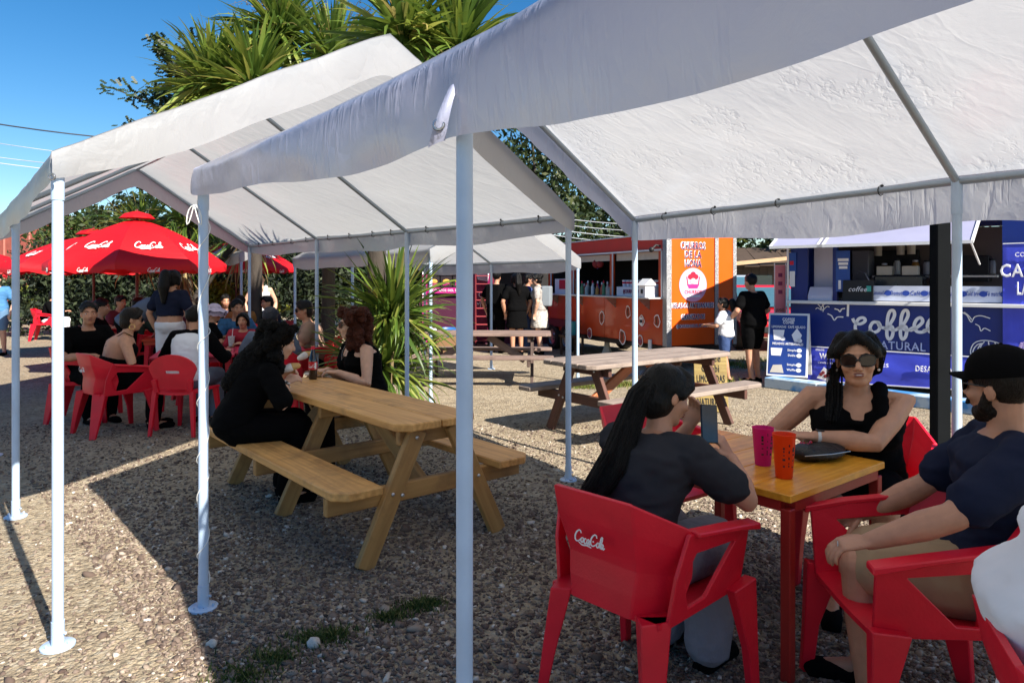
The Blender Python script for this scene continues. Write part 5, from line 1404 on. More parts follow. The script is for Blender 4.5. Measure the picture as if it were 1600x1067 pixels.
        if paths and vox < .0075:
            r3 = random.Random(9); sm = MB()
            for pts, rad in paths:
                fr = sm.frames(pts)
                for k in range(70):
                    a = r3.uniform(0, 6.28); q0 = r3.randint(0, len(pts) - 3); ks = r3.uniform(.96, 1.12); line = []
                    for (P_, d_, x_, y_), rr in list(zip(fr, rad))[q0:]:
                        aa = a + r3.gauss(0, .12); line.append(P_ + (x_*math.cos(aa) + y_*math.sin(aa))*max(rr, .016)*ks)
                    sm.tube(line, [.0012]*(len(line) - 1) + [.0004], 4)
            for k in range(60):
                a = r3.uniform(0, 6.28); e_ = r3.uniform(.25, 1.3); rr = r3.uniform(1.0, 1.06)
                pt = lambda e2, g: f.H @ Vector((.088*rr*g*math.cos(a)*math.cos(e2), -.018 + .105*rr*g*math.sin(a)*math.cos(e2), .036 + .098*rr*g*math.sin(e2)))
                if math.sin(a) > .2: continue
                sm.tube([pt(e_, 1), pt(e_ - .25, 1.01), pt(e_ - .5, 1.03)], [.0008, .0008, .0003], 4)
            tag(sm.build('loose_strands', hm, ho), kind='stuff')
    f.p, f.hl = p, hl
    if extra: extra(f, p, hl)
    return f, p
def sunglasses(f, p, hl, tint=LENS, big=1.0):
    g = thing('sunglasses', None, None); g.parent = p
    for sd in (-1, 1):
        out = []
        for k in range(20):
            a = 2*math.pi*k/20; ca, sa = math.cos(a), math.sin(a)
            x = sd*.034 + .0285*big*math.copysign(abs(ca)**.75, ca); z = .004 + .021*big*math.copysign(abs(sa)**.8, sa) + (.006*abs(x)/.06 if sa > 0 else 0)
            out.append(Vector((x, .103 - 5.5*x*x, z)))
        m = MB(); m.prism(out, (0, .002, 0)); hl(m, 'lens', tint, par=g, smooth=20)
        m = MB().tube(out + [out[0], out[1]], .0032, 6); hl(m, 'rim', FRM, par=g)
        hl(MB().tube([(sd*.063, .082, .012), (sd*.076, .05, .012), (sd*.079, -.005, .008)], .0026, 6), 'temple', FRM, par=g)
    hl(MB().tube([(-.01, .104, .008), (0, .107, .011), (.01, .104, .008)], .0028, 6), 'bridge', FRM, par=g)
def earring(f, p, hl, r=0, mat=GOLD, pearl=False):
    for sd in (-1, 1):
        if pearl: hl(MB().ell((sd*.079, .0, -.045), .006, n=10, m=8), 'earring', mat)
        else: hl(MB().tube([(sd*.084, r*math.cos(a), -.045 - r + r*math.sin(a)) for a in [2*math.pi*k/18 for k in range(19)]], r*.16, 7), 'earring', mat)
def inv(loc, rz, z=0):
    Mi = (Matrix.Translation((*loc, z)) @ Matrix.Rotation(rz, 4, 'Z')).inverted()
    return (lambda v: Mi @ Vector(v)), (lambda v: Mi.to_3x3() @ Vector(v))
def band(p, f, sd, name, mat, w=.022, r=.031, t=.93, face=None):
    S, E, Wt = f.arm[sd][:3]; c = lerp(E, Wt, t); d = (Wt - E).normalized()
    m = MB().tube([c - d*w/2, c - d*w*.2, c + d*w*.2, c + d*w/2], [r*.96, r, r, r*.96], 18); o = m.build(name, mat, p, smooth=50)
    if face:
        up = Vector(face); up = (up - d*up.dot(d)).normalized(); M3 = Matrix((d, up.cross(d), up)).transposed()
        MB().box(c + up*(r + .002), (.034, .028, .008), M3).build('watch_face', LENS, o, bevel=.002)

# --- woman with the phone, back to us
loc, rz = (.42, 2.63), yaw(.74, .67); li, ld = inv(loc, rz)
f = Fig(lean=.27, hunch=.07, w=1.08, d=1.06, head=(-.30, .34, 0), bust=1, s=.97, sz=.425)
phone = at(1108, 662, 2.82)
f.set_arm(1, li(at(1142, 716, 2.84)), ld((.6, -.6, -.8)), ld((-.45, .0, .85)), ld((-.75, .45, -.1)), .75)
f.set_arm(-1, li(at(1075, 668, 2.98)), ld((-.3, .3, -.9)), ld((.35, -.1, .9)), ld((-.6, -.6, .2)), .5)
hpath = [([f.H @ Vector((0, -.07, .05)), f.H @ Vector((-.02, -.125, -.03)), f.sp(.40) + Vector((-.06, -.16, 0)), f.sp(.26) + Vector((-.10, -.17, 0)), f.sp(.12) + Vector((-.13, -.18, 0))], [.040, .037, .038, .032, .012]),
         ([f.H @ Vector((.02, -.08, .03)), f.H @ Vector((.0, -.12, -.06)), f.sp(.36) + Vector((.0, -.155, 0)), f.sp(.22) + Vector((-.06, -.17, 0))], [.032, .030, .029, .012])]
person('woman in a charcoal tee seen from behind, long black hair, looking at a phone', loc, rz, SK[1], f, .0062, (CHAR, 'tee', -.07, .66), (JEAN, 'long', .02), ('pony', HB, hpath))
ph = thing('phone', 'black smartphone in the hand of the woman in the charcoal tee', 'phone'); ph.location = phone
MB().box((0, 0, 0), (.074, .009, .152)).build('phone_body', M('phone_black', (.008, .008, .009), .2), ph, bevel=.003)
MB().box((0, -.0052, 0), (.067, .001, .142)).build('screen', M('dark_screen', (.012, .016, .022), .08, .05, spec=.7), ph); MB().box((0, .0055, .055), (.03, .003, .03)).build('camera_bump', FRM, ph)
ph.rotation_euler = (R(-14), R(6), R(14))

# --- woman in the black tank top facing us
loc, rz = (1.76, 3.60), yaw(-.42, -.90); li, ld = inv(loc, rz)
f = Fig(lean=.24, hunch=.03, w=1.2, d=1.18, head=(.02, .0, .06), bust=1.3, s=1.04)
f.H = f.H @ Matrix.Diagonal((1.10, 1.04, 1.04, 1))
def w_arm(sd, px, py, Y, hint, hd, hn, cu): f.set_arm(sd, li(at(px, py, Y)), ld(hint), ld(hd), ld(hn), cu)
w_arm(-1, 1274, 682, 3.30, (.75, -.5, -.5), (-.93, .25, .05), (.05, .1, -1), .5)
w_arm(1, 1206, 678, 3.38, (-.6, .1, -.6), (.85, -.45, .12), (0, 0, -1), .35)
def ex(f, p, hl):
    sunglasses(f, p, hl, big=1.08); earring(f, p, hl, mat=M('pearl', (.75, .72, .66), .2), pearl=True)
    band(p, f, -1, 'watch', M('white_strap', (.65, .63, .6), .5), .024, .030, .93, face=(0, 0, 1))
    hl(MB().ell((0, .0985, -.056), (.012, .0015, .0022), n=10, m=6), 'teeth', M('teeth', (.7, .68, .62), .3))
hp = [([f.H @ Vector((.05, .01, .10)), f.H @ Vector((.085, .02, .03)), f.H @ Vector((.09, .0, -.06)), f.sp(.44) + Vector((.10, .10, -.02)), f.sp(.34) + Vector((.11, .165, 0)), f.sp(.24) + Vector((.11, .17, 0))], [.032, .034, .034, .035, .03, .012]),
      ([f.H @ Vector((-.05, .01, .10)), f.H @ Vector((-.083, .0, .03)), f.H @ Vector((-.075, -.03, -.05))], [.03, .032, .02])]
person('smiling woman in a black tank top and sunglasses, forearms on the table', loc, rz, SK[0], f, .0058, (BLK, 'tank', -.08), (BLK, 'shorts'), ('tied', HB, hp), ex)

# --- man in the cap
loc, rz = (1.70, 2.46), yaw(-.93, .36); li, ld = inv(loc, rz)
f = Fig(lean=-.16, hunch=.05, w=1.2, d=1.2, head=(-.75, .05, 0), s=1.05, knees=.085)
f.set_arm(1, li((1.36, 2.80, .60)), None, None, ld((0, 0, -1)), .5)
f.set_arm(-1, li(at(1345, 852, 2.30)), ld((.2, -.8, -.5)), ld((-.9, .12, -.15)), ld((.1, .1, -1)), .6)
def ex(f, p, hl):
    c = MB(); c.ell((0, -.012, .052), (.094, .112, .092), n=24, m=14); c.v = [v for v in c.v]
    me_ = c.mesh('crown'); bm = bmesh.new(); bm.from_mesh(me_); bmesh.ops.bisect_plane(bm, geom=bm.verts[:] + bm.edges[:] + bm.faces[:], plane_co=(0, 0, .035), plane_no=(0, -.12, -1), clear_outer=True); bm.to_mesh(me_); bm.free()
    me_.transform(f.H); me_.shade_smooth(); capo = link('cap', me_, BLK, p)
    rows = []
    for j in range(5):
        v = j/4; rows.append([((.082 - .012*v)*math.sin(a)*1.0, .085*math.cos(a)*.9 + .085*v*math.cos(a*.9) + .0, .050 - .012*v - .03*(1 - math.cos(a))) for a in [(-1.15 + 2.3*k/10) for k in range(11)]])
    b = MB().grid(rows); b.v = [tuple(f.H @ Vector(q)) for q in b.v]; b.build('brim', BLK, capo, solid=.004, smooth=60)
    hl(MB().ell((0, -.012, .14), .008, n=10, m=6), 'button', BLK, par=capo)
    bd = MB()
    bd.ell((0, .045, -.088), (.046, .042, .034)).ell((0, .018, -.075), (.061, .058, .045)).chain([(-.066, .0, -.015), (-.062, .015, -.06), (-.03, .05, -.10), (.03, .05, -.10), (.062, .015, -.06), (.066, .0, -.015)], [.013, .018, .018, .018, .018, .013], 10)
    bd.chain([(-.025, .092, -.058), (0, .096, -.044), (.025, .092, -.058)], [.008]*3, 8)
    me_ = remesh(bd, .006, 2); wrinkle(me_, .003, (70, 70, 40), 4); me_.transform(f.H); me_.shade_smooth(); link('beard', me_, HD, p)
    sunglasses(f, p, hl, big=.9)
    S, E, Wt, hd, hn, cu = f.arm[-1]; q = Wt + hd*.10; 
    MB().tube([q + Vector((.0105*math.cos(a), 0, .0105*math.sin(a))) for a in [2*math.pi*k/14 for k in range(15)]], .002, 6).build('ring', STEEL, p, smooth=60)
person('bearded man in a black cap and navy tee, one hand on his knee', loc, rz, SK[1], f, .0062, (NVY, 'tee', -.10, .72), (KHK, 'shorts', .015), ('cap', HD), ex)

# --- white shirt at the right edge
loc, rz = (1.30, 1.47), yaw(.93, -.36); li, ld = inv(loc, rz)
f = Fig(lean=-.2, hunch=.02, w=1.5, d=1.7, s=1.0, head=(-.3, .2, 0), sz=.44); f.set_arm(1, Vector((.2, .38, .62))); f.set_arm(-1, Vector((-.2, .38, .62)))
person('person in a white shirt cut off by the right edge', loc, rz, SK[1], f, .012, (WHT, 'tee', -.12, .7), (BLK, 'long'), ('short', HD))

# --- black-haired woman on the picnic bench
tO = Vector((-.968, 3.63, 0)); tu = Vector((.642, -.767, 0)); tn = Vector((.767, .642, 0))
q = tO + tu*(-1.52) + tn*.05; loc, rz = (q.x, q.y), yaw(.90, .42); li, ld = inv(loc, rz)
f = Fig(lean=.30, hunch=.09, w=1.02, d=1.05, s=.97, head=(.1, .25, 0), bust=1, sz=.455, knees=.12, ankles=.34)
f.set_arm(1, li(at(444, 598, 4.86)), ld((.5, -.6, -.8)), ld((.75, .4, .35)), ld((-.2, .5, -.8)), .7)
f.set_arm(-1, li(at(440, 585, 5.1)), ld((-.3, .5, -.8)), ld((.8, .1, .3)), ld((.1, -.6, -.7)), .7)
def ex(f, p, hl):
    band(p, f, 1, 'bracelet', M('studded_black', (.02, .02, .02), .4), .035, .034, .88)
    S, E, Wt = f.arm[1][:3]; c = lerp(E, Wt, .88); d = (Wt - E).normalized(); x = d.orthogonal().normalized(); y = d.cross(x); m = MB()
    for k in range(12):
        a = 2*math.pi*k/12; m.ell(c + (x*math.cos(a) + y*math.sin(a))*.035 + d*.008*(1 if k % 2 else -1), .0055, n=8, m=6)
    m.build('stud', WHT, p.children[-1], smooth=60)
    earring(f, p, hl, .014, STEEL)
hp = [([f.H @ Vector((0, -.06, .0)), f.sp(.43) + Vector((-.02, -.12, .02)), f.sp(.33) + Vector((-.03, -.16, 0))], [.09, .10, .06])]
person('woman in black with big curly black hair eating on the near bench', loc, rz, SK[2], f, .009, (BLK, 'tee', -.08, .8), (BLK, 'long', .01), ('curly', HBC, hp, .06), ex)
# --- red-haired woman across the table
q = tO + tu*(-2.06) + tn*1.36; loc, rz = (q.x, q.y), yaw(-.80, -.55); li, ld = inv(loc, rz)
f = Fig(lean=.10, hunch=.05, w=1.12, d=1.15, s=1.0, head=(-.30, .0, 0), bust=1.2, sz=.455)
f.set_arm(-1, li(at(528, 582, 5.75)), ld((.8, -.2, -.9)), ld((-.95, -.1, .1)), ld((0, 0, -1)), .6)
f.set_arm(1, li(at(512, 578, 5.95)), ld((.3, .6, -.8)), ld((-.9, -.3, .0)), ld((0, 0, -1)), .6)
def ex(f, p, hl):
    sunglasses(f, p, hl, M('brown_lens', (.05, .012, .01), .1, .05)); a = f.sp(.47)
    m = MB().tube([a + Vector((-.06, .05, .03)), a + Vector((-.04, .11, -.06)), a + Vector((0, .135, -.13)), a + Vector((.04, .11, -.06)), a + Vector((.06, .05, .03))], .002, 5); m.build('necklace', STEEL, p, smooth=60)
person('red-haired woman in a black sleeveless top and sunglasses across the picnic table', loc, rz, SK[2], f, .009, (BLK, 'tank', -.08), (BLK, 'long'), ('curly', HRD, [], .045), ex)

# --- the left group
loc, rz = (-4.13, 7.22), yaw(.86, .5); li, ld = inv(loc, rz)
f = Fig(lean=.18, hunch=.06, w=1.15, d=1.15, head=(.05, .1, 0), bust=1.1)
f.set_arm(1, li(at(196, 540, 7.15)), ld((.7, -.6, -.9)), ld((-.2, .25, .95)), ld((-.5, .6, .2)), .8); f.set_arm(-1, li(at(194, 540, 7.45)), ld((0, .6, -1)), ld((-.3, -.1, .95)), ld((-.4, -.6, .2)), .8)
def ex(f, p, hl):
    sunglasses(f, p, hl); earring(f, p, hl, .026)
    for sd in (-1, 1):
        a, b = f.sp(.36) + Vector((sd*.085, -.135, 0)), f.sp(.472) + Vector((sd*.10, -.02, .032)); MB().tube([a, lerp(a, b, .5) - Vector((0, .022, 0)), b, b + Vector((-sd*.01, .10, -.06))], .0045, 6).build('strap', BLK, p, smooth=60)
person('bare-shouldered woman with hoop earrings eating in a red armchair', loc, rz, SK[0], f, .011, (BLK, 'strap', -.08), (BLK, 'long'), ('tied', HD), ex)
sw = MB().ell((0, 0, 0), (.05, .03, .035)).ell((.02, .0, .02), (.03, .028, .02)); o = sw.build('sandwich', M('bread', (.45, .25, .10), .8, .2, 30, .3, 40), smooth=60); o.location = at(196, 527, 7.25); tag(o, 'sandwich held up by the bare-shouldered woman', 'food')

loc, rz = (-3.40, 7.30), yaw(.15, 1); li, ld = inv(loc, rz)
f = Fig(lean=.16, hunch=.07, w=1.0, d=1.0, head=(-.35, .2, 0)); f.set_arm(1, li((-3.12, 7.72, .76))); f.set_arm(-1, li((-3.62, 7.75, .76)))
def ex(f, p, hl):
    c = MB()
    for sd in (-1, 1):
        S, E, Wt = f.arm[sd][:3]; c.chain([f.sp(.455) + Vector((sd*.03, -.01, .0)), S + Vector((0, 0, .004)), lerp(S, E, .5), E, lerp(E, Wt, .5)], [.066, .083, .073, .062, .055], 14)
    me = remesh(c, .012, 3); wrinkle(me, .004, (9, 9, 13), 3); me.shade_smooth(); link('sleeve', me, BLK, p)
person('dark-haired boy in a white raglan shirt with black sleeves, back to us', loc, rz, SK[1], f, .012, (WHT, 'tee', -.05, .3), (SLT, 'long'), ('short', HB), ex)

def seated(label, x, y, face, skin=SK[1], topm=BLK, kind='tee', hair=('short', HB), s=1.0, lean=.12, head=(0, .1, 0), extra=None, bust=0, botm=BLK, vox=.014, w=1.0, sz=.44, wr=None, hunch=.05, bk='long', chair=True):
    rz = yaw(*face)
    if chair:
        c = copy_tree(CHAIR0); c.location = (x, y, 0); c.rotation_euler = (0, 0, rz); tag(c, 'red armchair under the ' + ' '.join(label.split()[:12]), 'chair', GC)
    f = Fig(lean=lean, w=w, d=w, s=s, head=head, bust=bust, sz=sz, hunch=hunch)
    for sd in (-1, 1): f.set_arm(sd, Vector((sd*.14, .42*s, sz + .30)) if wr is None else Vector((sd*wr[0], wr[1], wr[2])))
    return person(label, (x, y), rz, skin, f, vox, (topm, kind, -.06), (botm, bk), hair, extra)
def standing(label, x, y, face, skin=SK[1], topm=BLK, kind='tee', hair=('short', HB), s=1.0, lean=.02, head=(0, .05, 0), extra=None, bust=0, botm=BLK, bk='long', vox=.015, w=1.0, wr=None, hunch=.02, lo=-.04):
    rz = yaw(*face); f = Fig(sit=False, lean=lean, w=w, d=w, s=s, head=head, bust=bust, hunch=hunch)
    for sd in (-1, 1): f.set_arm(sd, Vector((sd*.24*s, .06, .86*s)) if wr is None else Vector((sd*wr[0], wr[1], wr[2])))
    return person(label, (x, y), rz, skin, f, vox, (topm, kind, lo), (botm, bk), hair, extra)
seated('man in a dark tee facing us behind the bare-shouldered woman', -4.82, 7.9, (.75, -.55), SK[1], BLK, s=1.04, head=(-.3, .0, 0), w=1.15, chair=False)
hp2 = lambda s=1: [([Vector((0, -.09, 1.62*s)), Vector((0, -.13, 1.45*s)), Vector((.01, -.14, 1.25*s))], [.07, .075, .03])]
standing('woman standing with her back to us, navy top and white trousers', -4.62, 9.5, (.15, 1), SK[0], NVY, 'tee', ('long', HB, hp2()), botm=WHT, lo=.10, bust=1, w=1.05)
standing('man in a slate-blue shirt bending over the small orange table', -5.35, 9.75, (.9, .3), SK[1], SLT, 'tee', ('short', HB), lean=.75, hunch=.12, botm=BLK, wr=(.16, .62, .78), w=1.1)
def straw(f, p, hl): pass
seated('girl in a red top facing us with a drink, at the left', -3.42, 9.05, (.10, -1), SK[0], M('red_cloth', (.35, .012, .03), .8), 'tee', ('long', HB), s=.82, vox=.011, wr=(.06, .26, .74))
q = thing('drink_cup', 'patterned cup with a straw in front of the girl in red', 'cup'); q.location = (at(364, 530, 8.85).x, 8.80, .722)
MB().lathe([(.03, 0), (.042, .12), (.036, .12)], n=16).build('cup_body', M('patterned_paper', (.6, .6, .65), .5, .5, 60), q, smooth=40); MB().tube([(0, 0, .03), (.02, 0, .22)], .004, 6).build('straw', WINK, q)
seated('person in a blue patterned shirt behind the girl in red', -3.95, 10.0, (.6, -.8), SK[1], M('blue_patterned_cloth', (.02, .09, .2), .8, .6, 22), s=1.0)
seated('person in a slate shirt with their back to us behind the curly-haired woman', -2.62, 7.65, (-.35, .95), SK[1], SLT, 'tee', ('short', M('blue_black_hair', (.008, .010, .022), .5, .4, 20, .6, 60)), lean=.3, hunch=.1, w=1.15)
seated('tan-skinned woman in sunglasses looking left behind the slate shirt', -2.52, 9.1, (-.95, -.3), SK[0], M('tan_cloth', (.32, .20, .14), .8), 'tee', ('tied', HD), extra=lambda f, p, hl: sunglasses(f, p, hl), s=1.02)
def hat(col, ruff=False):
    def ex(f, p, hl):
        m = MB()
        if ruff:
            for j in range(3): m.lathe([(.10 + .03*j, .06 - .03*j), (.19 - .02*j, .03 - .035*j), (.10, .08 - .03*j)], n=24)
            m.ell((0, -.01, .07), (.095, .105, .08)); m.v = [(x, y, z + .022*math.sin(11*math.atan2(y, x))*(1 if math.hypot(x, y) > .12 else 0)) for x, y, z in m.v]
        else:
            m.ell((0, -.012, .06), (.088, .105, .085)); m.loft([[(.075*math.sin(a), .07 + .10*v*math.cos(a), .06 - .02*v + dz) for a in [-1.2 + .24*k for k in range(11)]] for v, dz in ((0, 0), (1, 0), (1, -.008), (0, -.008))])
        hl(m, 'sun_hat' if ruff else 'cap', col)
    return ex
seated('child in a ruffled pale lilac sun hat at the left table', -3.98, 9.05, (.8, .5), SK[0], BLK, 'tee', ('short', HB), s=.86, extra=hat(M('lilac_cloth', (.50, .44, .56), .9, .25, 14), True), sz=.5)
seated('person in a white cap and pale shirt at a far table', -6.35, 13.6, (-.95, -.2), SK[2], M('mint_cloth', (.5, .62, .60), .8), 'tee', ('short', HB), extra=hat(WHT), wr=(.1, .40, .78), vox=.016)
standing('woman in a white sleeveless top standing under the rear canopy', -5.0, 14.0, (.4, -.9), SK[2], WHT, 'tank', ('tied', HD), botm=BLUEJ, bk='long', bust=1, vox=.016)
seated('dark-clad figure in a striped skirt sitting by the hedge path', -11.9, 18.0, (.9, .3), SK[1], BLK, 'long', ('tied', HB), botm=WHT, vox=.02, chair=False)
standing('passer-by in a blue top and shorts cut off by the left edge', -10.52, 14.4, (.3, -1), SK[2], M('blue_cloth', (.06, .2, .42), .8), 'tee', ('short', HD), botm=M('denim_shorts', (.10, .2, .34), .85), bk='shorts', vox=.016, shoes=None) if False else None
f, p = standing('passer-by in a blue top and shorts cut off by the left edge', -10.52, 14.4, (.3, -1), SK[2], M('blue_cloth', (.06, .2, .42), .8), 'tee', ('short', HD), botm=M('denim_shorts', (.10, .2, .34), .85), bk='shorts', vox=.016)
# shade-dwellers between the umbrellas
for i, (lab, px, Y, fc, tm, hr) in enumerate([
    ('person in a maroon tee seated under the second red umbrella', 178, 12.6, (.9, -.3), M('maroon_cloth', (.14, .02, .03), .8), HB), ('person in a mustard top seated far back left of the rear canopy pole', 378, 12.0, (-.5, .8), M('mustard_cloth', (.30, .13, .03), .8), HD),
    ('person in a grey top seated under the umbrellas, side on', 228, 13.2, (-.9, .2), M('grey_cloth', (.25, .25, .28), .8), HB), ('person in a pale pink shirt seated deep in the shade left', 300, 11.6, (.8, .5), M('pale_pink_cloth', (.5, .3, .32), .8), HD)]):
    seated(lab, (px - 800)/1100*Y, Y, fc, SK[i % 3], tm, 'tee', ('short' if i % 2 else 'tied', hr), vox=.018)
for i, (lab, px, Y, fc, tm, hr) in enumerate([
    ('person in a black tee at the table left of the big umbrella pole', 140, 10.2, (.9, .3), BLK, HB), ('person in a dark green top under the big umbrella, back to us', 205, 10.8, (.2, 1), M('dark_green_cloth', (.015, .04, .025), .85), HB),
    ('person in a burgundy shirt right of the standing woman', 300, 10.4, (-.8, -.4), M('burgundy_cloth', (.10, .012, .02), .85), HD), ('person in a navy shirt at the back between the rear poles', 430, 12.4, (-.6, -.7), NVY, HB), ('person in a black top behind the mustard top', 350, 13.2, (.5, -.8), BLK, HB)]):
    seated(lab, (px - 800)/1100*Y, Y, fc, SK[(i + 1) % 2], tm, 'tee', ('tied' if i % 2 else 'short', hr), vox=.018)
# --- the queue and the couple
def pack(col, big=1):
    def ex(f, p, hl):
        c = MB().box(f.sp(.28) - Vector((0, .165, 0)), (.30*big, .19, .42)); me = remesh(c, .016, 6, .6); me.shade_smooth(); b = link('backpack', me, col, p)
        for sd in (-1, 1): MB().tube([f.sp(.42) + Vector((sd*.1, -.13, .0)), f.sp(.455) + Vector((sd*.11, .0, .045)), f.sp(.36) + Vector((sd*.12, .14, 0)), f.sp(.15) + Vector((sd*.14, .09, 0))], .018, 6).build('shoulder_strap', col, b, smooth=60)
    return ex
standing('man in black with a black backpack at the head of the queue', -.34, 14.9, (.3, .95), SK[1], BLK, 'tee', ('short', HB), s=1.03, extra=pack(BLK))
standing('person in a black dress-length top waiting in the middle of the queue', .10, 14.6, (-.3, .95), SK[1], BLK, 'tee', ('long', HB, hp2()), botm=BLK, bk='skirt', w=1.15, bust=1)
standing('woman in a patterned skirt with a grey backpack in the queue', .58, 14.7, (-.9, .2), SK[2], M('patterned_cloth', (.33, .30, .28), .85, .55, 26), 'tee', ('bun', HB), botm=M('spotted_cloth', (.45, .42, .38), .85, .62, 30), bk='skirt', extra=pack(FAB('grey_pack', (.22, .25, .28))), bust=1, w=1.05)
standing('person in a blue patterned top behind the woman with the grey backpack', .30, 15.2, (.9, .1), SK[1], M('blue_print_cloth', (.04, .07, .22), .85, .6, 24), 'tee', ('tied', HB), botm=BLUEJ)
f, p = standing('man in a long black tee standing by the churro trailer end', 3.66, 10.66, (-.45, .85), SK[1], BLK, 'tee', ('short', HB), s=.97, w=1.15, botm=BLK, bk='shorts', lo=-.10, wr=(.26, .22, .95))
f, p = standing('girl in a white tee and denim shorts at the trailer corner', 3.28, 10.75, (-.75, .5), SK[1], WHT, 'tee', ('pony', HB, [([Vector((0, -.08, 1.22)), Vector((0, -.12, 1.08)), Vector((0, -.11, .98))], [.05, .05, .02])]), s=.76, botm=BLUEJ, bk='shorts', wr=(.16, .26, .86), vox=.012)
standing('vendor in dark clothes inside the churro trailer hatch', on_ct(.85, 1.0, 0).x, on_ct(.85, 1.0, 0).y, (-.9, -.4), SK[1], BLK, 'tee', ('short', HB))
# ------------------------------------------------------------------ plants and trees
def leaf_mat(name, stops, tr=.3, rough=.42):
    m, t, b, out = nodes(name); N, L = t.nodes, t.links
    oi = N.new('ShaderNodeObjectInfo'); gm = N.new('ShaderNodeNewGeometry')
    ad = N.new('ShaderNodeMath'); ad.operation = 'ADD'; fr = N.new('ShaderNodeMath'); fr.operation = 'FRACT'
    L.new(oi.outputs['Random'], ad.inputs[0]); L.new(gm.outputs['Random Per Island'], ad.inputs[1]); L.new(ad.outputs[0], fr.inputs[0])
    rp = N.new('ShaderNodeValToRGB'); e = rp.color_ramp.elements
    while len(e) < len(stops): e.new(.5)
    for i, (p, c) in enumerate(stops): e[i].position = p; e[i].color = (*c, 1)
    L.new(fr.outputs[0], rp.inputs['Fac']); L.new(rp.outputs[0], b.inputs['Base Color'])
    b.inputs['Roughness'].default_value = rough
    tb = N.new('ShaderNodeBsdfTranslucent'); ms = N.new('ShaderNodeMixShader'); ms.inputs[0].default_value = tr
    hs = N.new('ShaderNodeHueSaturation'); hs.inputs['Value'].default_value = 1.6; hs.inputs['Hue'].default_value = .475
    L.new(rp.outputs[0], hs.inputs['Color']); L.new(hs.outputs[0], tb.inputs['Color'])
    L.new(b.outputs[0], ms.inputs[1]); L.new(tb.outputs[0], ms.inputs[2]); L.new(ms.outputs[0], out.inputs['Surface'])
    return m
CORDY = leaf_mat('sword_leaf', [(0, (.04, .085, .016)), (.4, (.085, .15, .022)), (.75, (.15, .21, .032)), (.93, (.24, .28, .055)), (1, (.36, .29, .10))])
DRYL = leaf_mat('dry_leaf', [(0, (.16, .11, .05)), (.6, (.30, .22, .10)), (1, (.42, .34, .17))], .2, .8)
def leaf_mesh(droop, w=.052, seg=7, twist=0):
    m = MB(); rows = []; x, z, a = 0, 0, 0
    for k in range(seg + 1):
        u = k/seg; ww = w*(min(1, .45 + 2.2*u)*(1 - u**2.6)) + .0015
        dx, dz = math.cos(a), math.sin(a); n = Vector((-dz, 0, dx)); tw = twist*u
        s = Vector((0, math.cos(tw), math.sin(tw)))
        c = Vector((x, 0, z)); rows.append([c - s*ww/2 + n*ww*.16, c - n*ww*.05, c + s*ww/2 + n*ww*.16])
        a -= droop/seg*(.4 + 1.7*u*u); x += dx/seg; z += dz/seg
    me = m.grid(rows).mesh('leaf', smooth=180); return me
LEAVES = [leaf_mesh(d, w, 7, t) for d, w, t in ((.25, .05, .1), (.6, .052, -.2), (1.1, .055, .3), (1.7, .052, -.3), (.05, .045, 0), (2.3, .05, .4))]
for me in LEAVES: me.materials.append(CORDY)
DLEAVES = [leaf_mesh(d, .045, 6, t) for d, t in ((.6, .5), (1.2, -.6))]
for me in DLEAVES: me.materials.append(DRYL)
def rosette(root, c, n, L, lo=-45, hi=88, seed=0, wy=1.15, dry=0):
    r = random.Random(seed)
    for i in range(n):
        az = r.uniform(0, 2*math.pi); u = r.random(); el = R(lo + (hi - lo)*(u**.8))
        k = min(5, max(0, int(r.gauss(2.6 - 2.2*u + .3, 1.0)))) 
        o = bpy.data.objects.new('leaf', LEAVES[k]); COL.objects.link(o); o.parent = root
        o.rotation_euler = Euler((r.gauss(0, .35), -el, az), 'XYZ'); l = L*r.uniform(.72, 1.12); o.scale = (l, l*wy, l)
        o.location = Vector(c) + Vector((math.cos(az)*.05, math.sin(az)*.05, r.uniform(-.12, .05)))
    for i in range(dry):
        az = r.uniform(0, 2*math.pi); el = R(r.uniform(-88, -45))
        o = bpy.data.objects.new('leaf', DLEAVES[i % 2]); COL.objects.link(o); o.parent = root
        o.rotation_euler = Euler((r.gauss(0, .5), -el, az), 'XYZ'); l = L*r.uniform(.6, .95); o.scale = (l, l, l)
        o.location = Vector(c) + Vector((math.cos(az)*.08, math.sin(az)*.08, r.uniform(-.5, -.1)))
BARK = M('bark', (.05, .04, .032), .9, .4, 9, .8, 18, stretch=(1, 1, .35))
def filler(root, heads, n, L, seed, wy):
    g = np.random.default_rng(seed); V = []; F = []; b = 0
    for h in heads:
        for k in range(len(LEAVES)):
            me = LEAVES[k]; pv = vget(me); pf = np.array([list(p.vertices) for p in me.polygons])
            m = int(n*(.10, .2, .28, .24, .06, .12)[k])
            for i in range(m):
                az = g.uniform(0, 6.283); el = R(-50 + 135*g.random()**.85); l = L*g.uniform(.55, 1.05)
                M3 = np.array(Euler((g.normal(0, .4), -el, az), 'XYZ').to_matrix())
                V.append((pv*np.array([l, l*wy, l])) @ M3.T + np.array(h) + np.array([math.cos(az)*.05, math.sin(az)*.05, g.uniform(-.15, .08)])); F.append(pf + b); b += len(pv)
    x = MB().add(np.concatenate(V), np.concatenate(F)); o = x.build('inner_leaves', CORDY, root, smooth=180); o['kind'] = 'stuff'
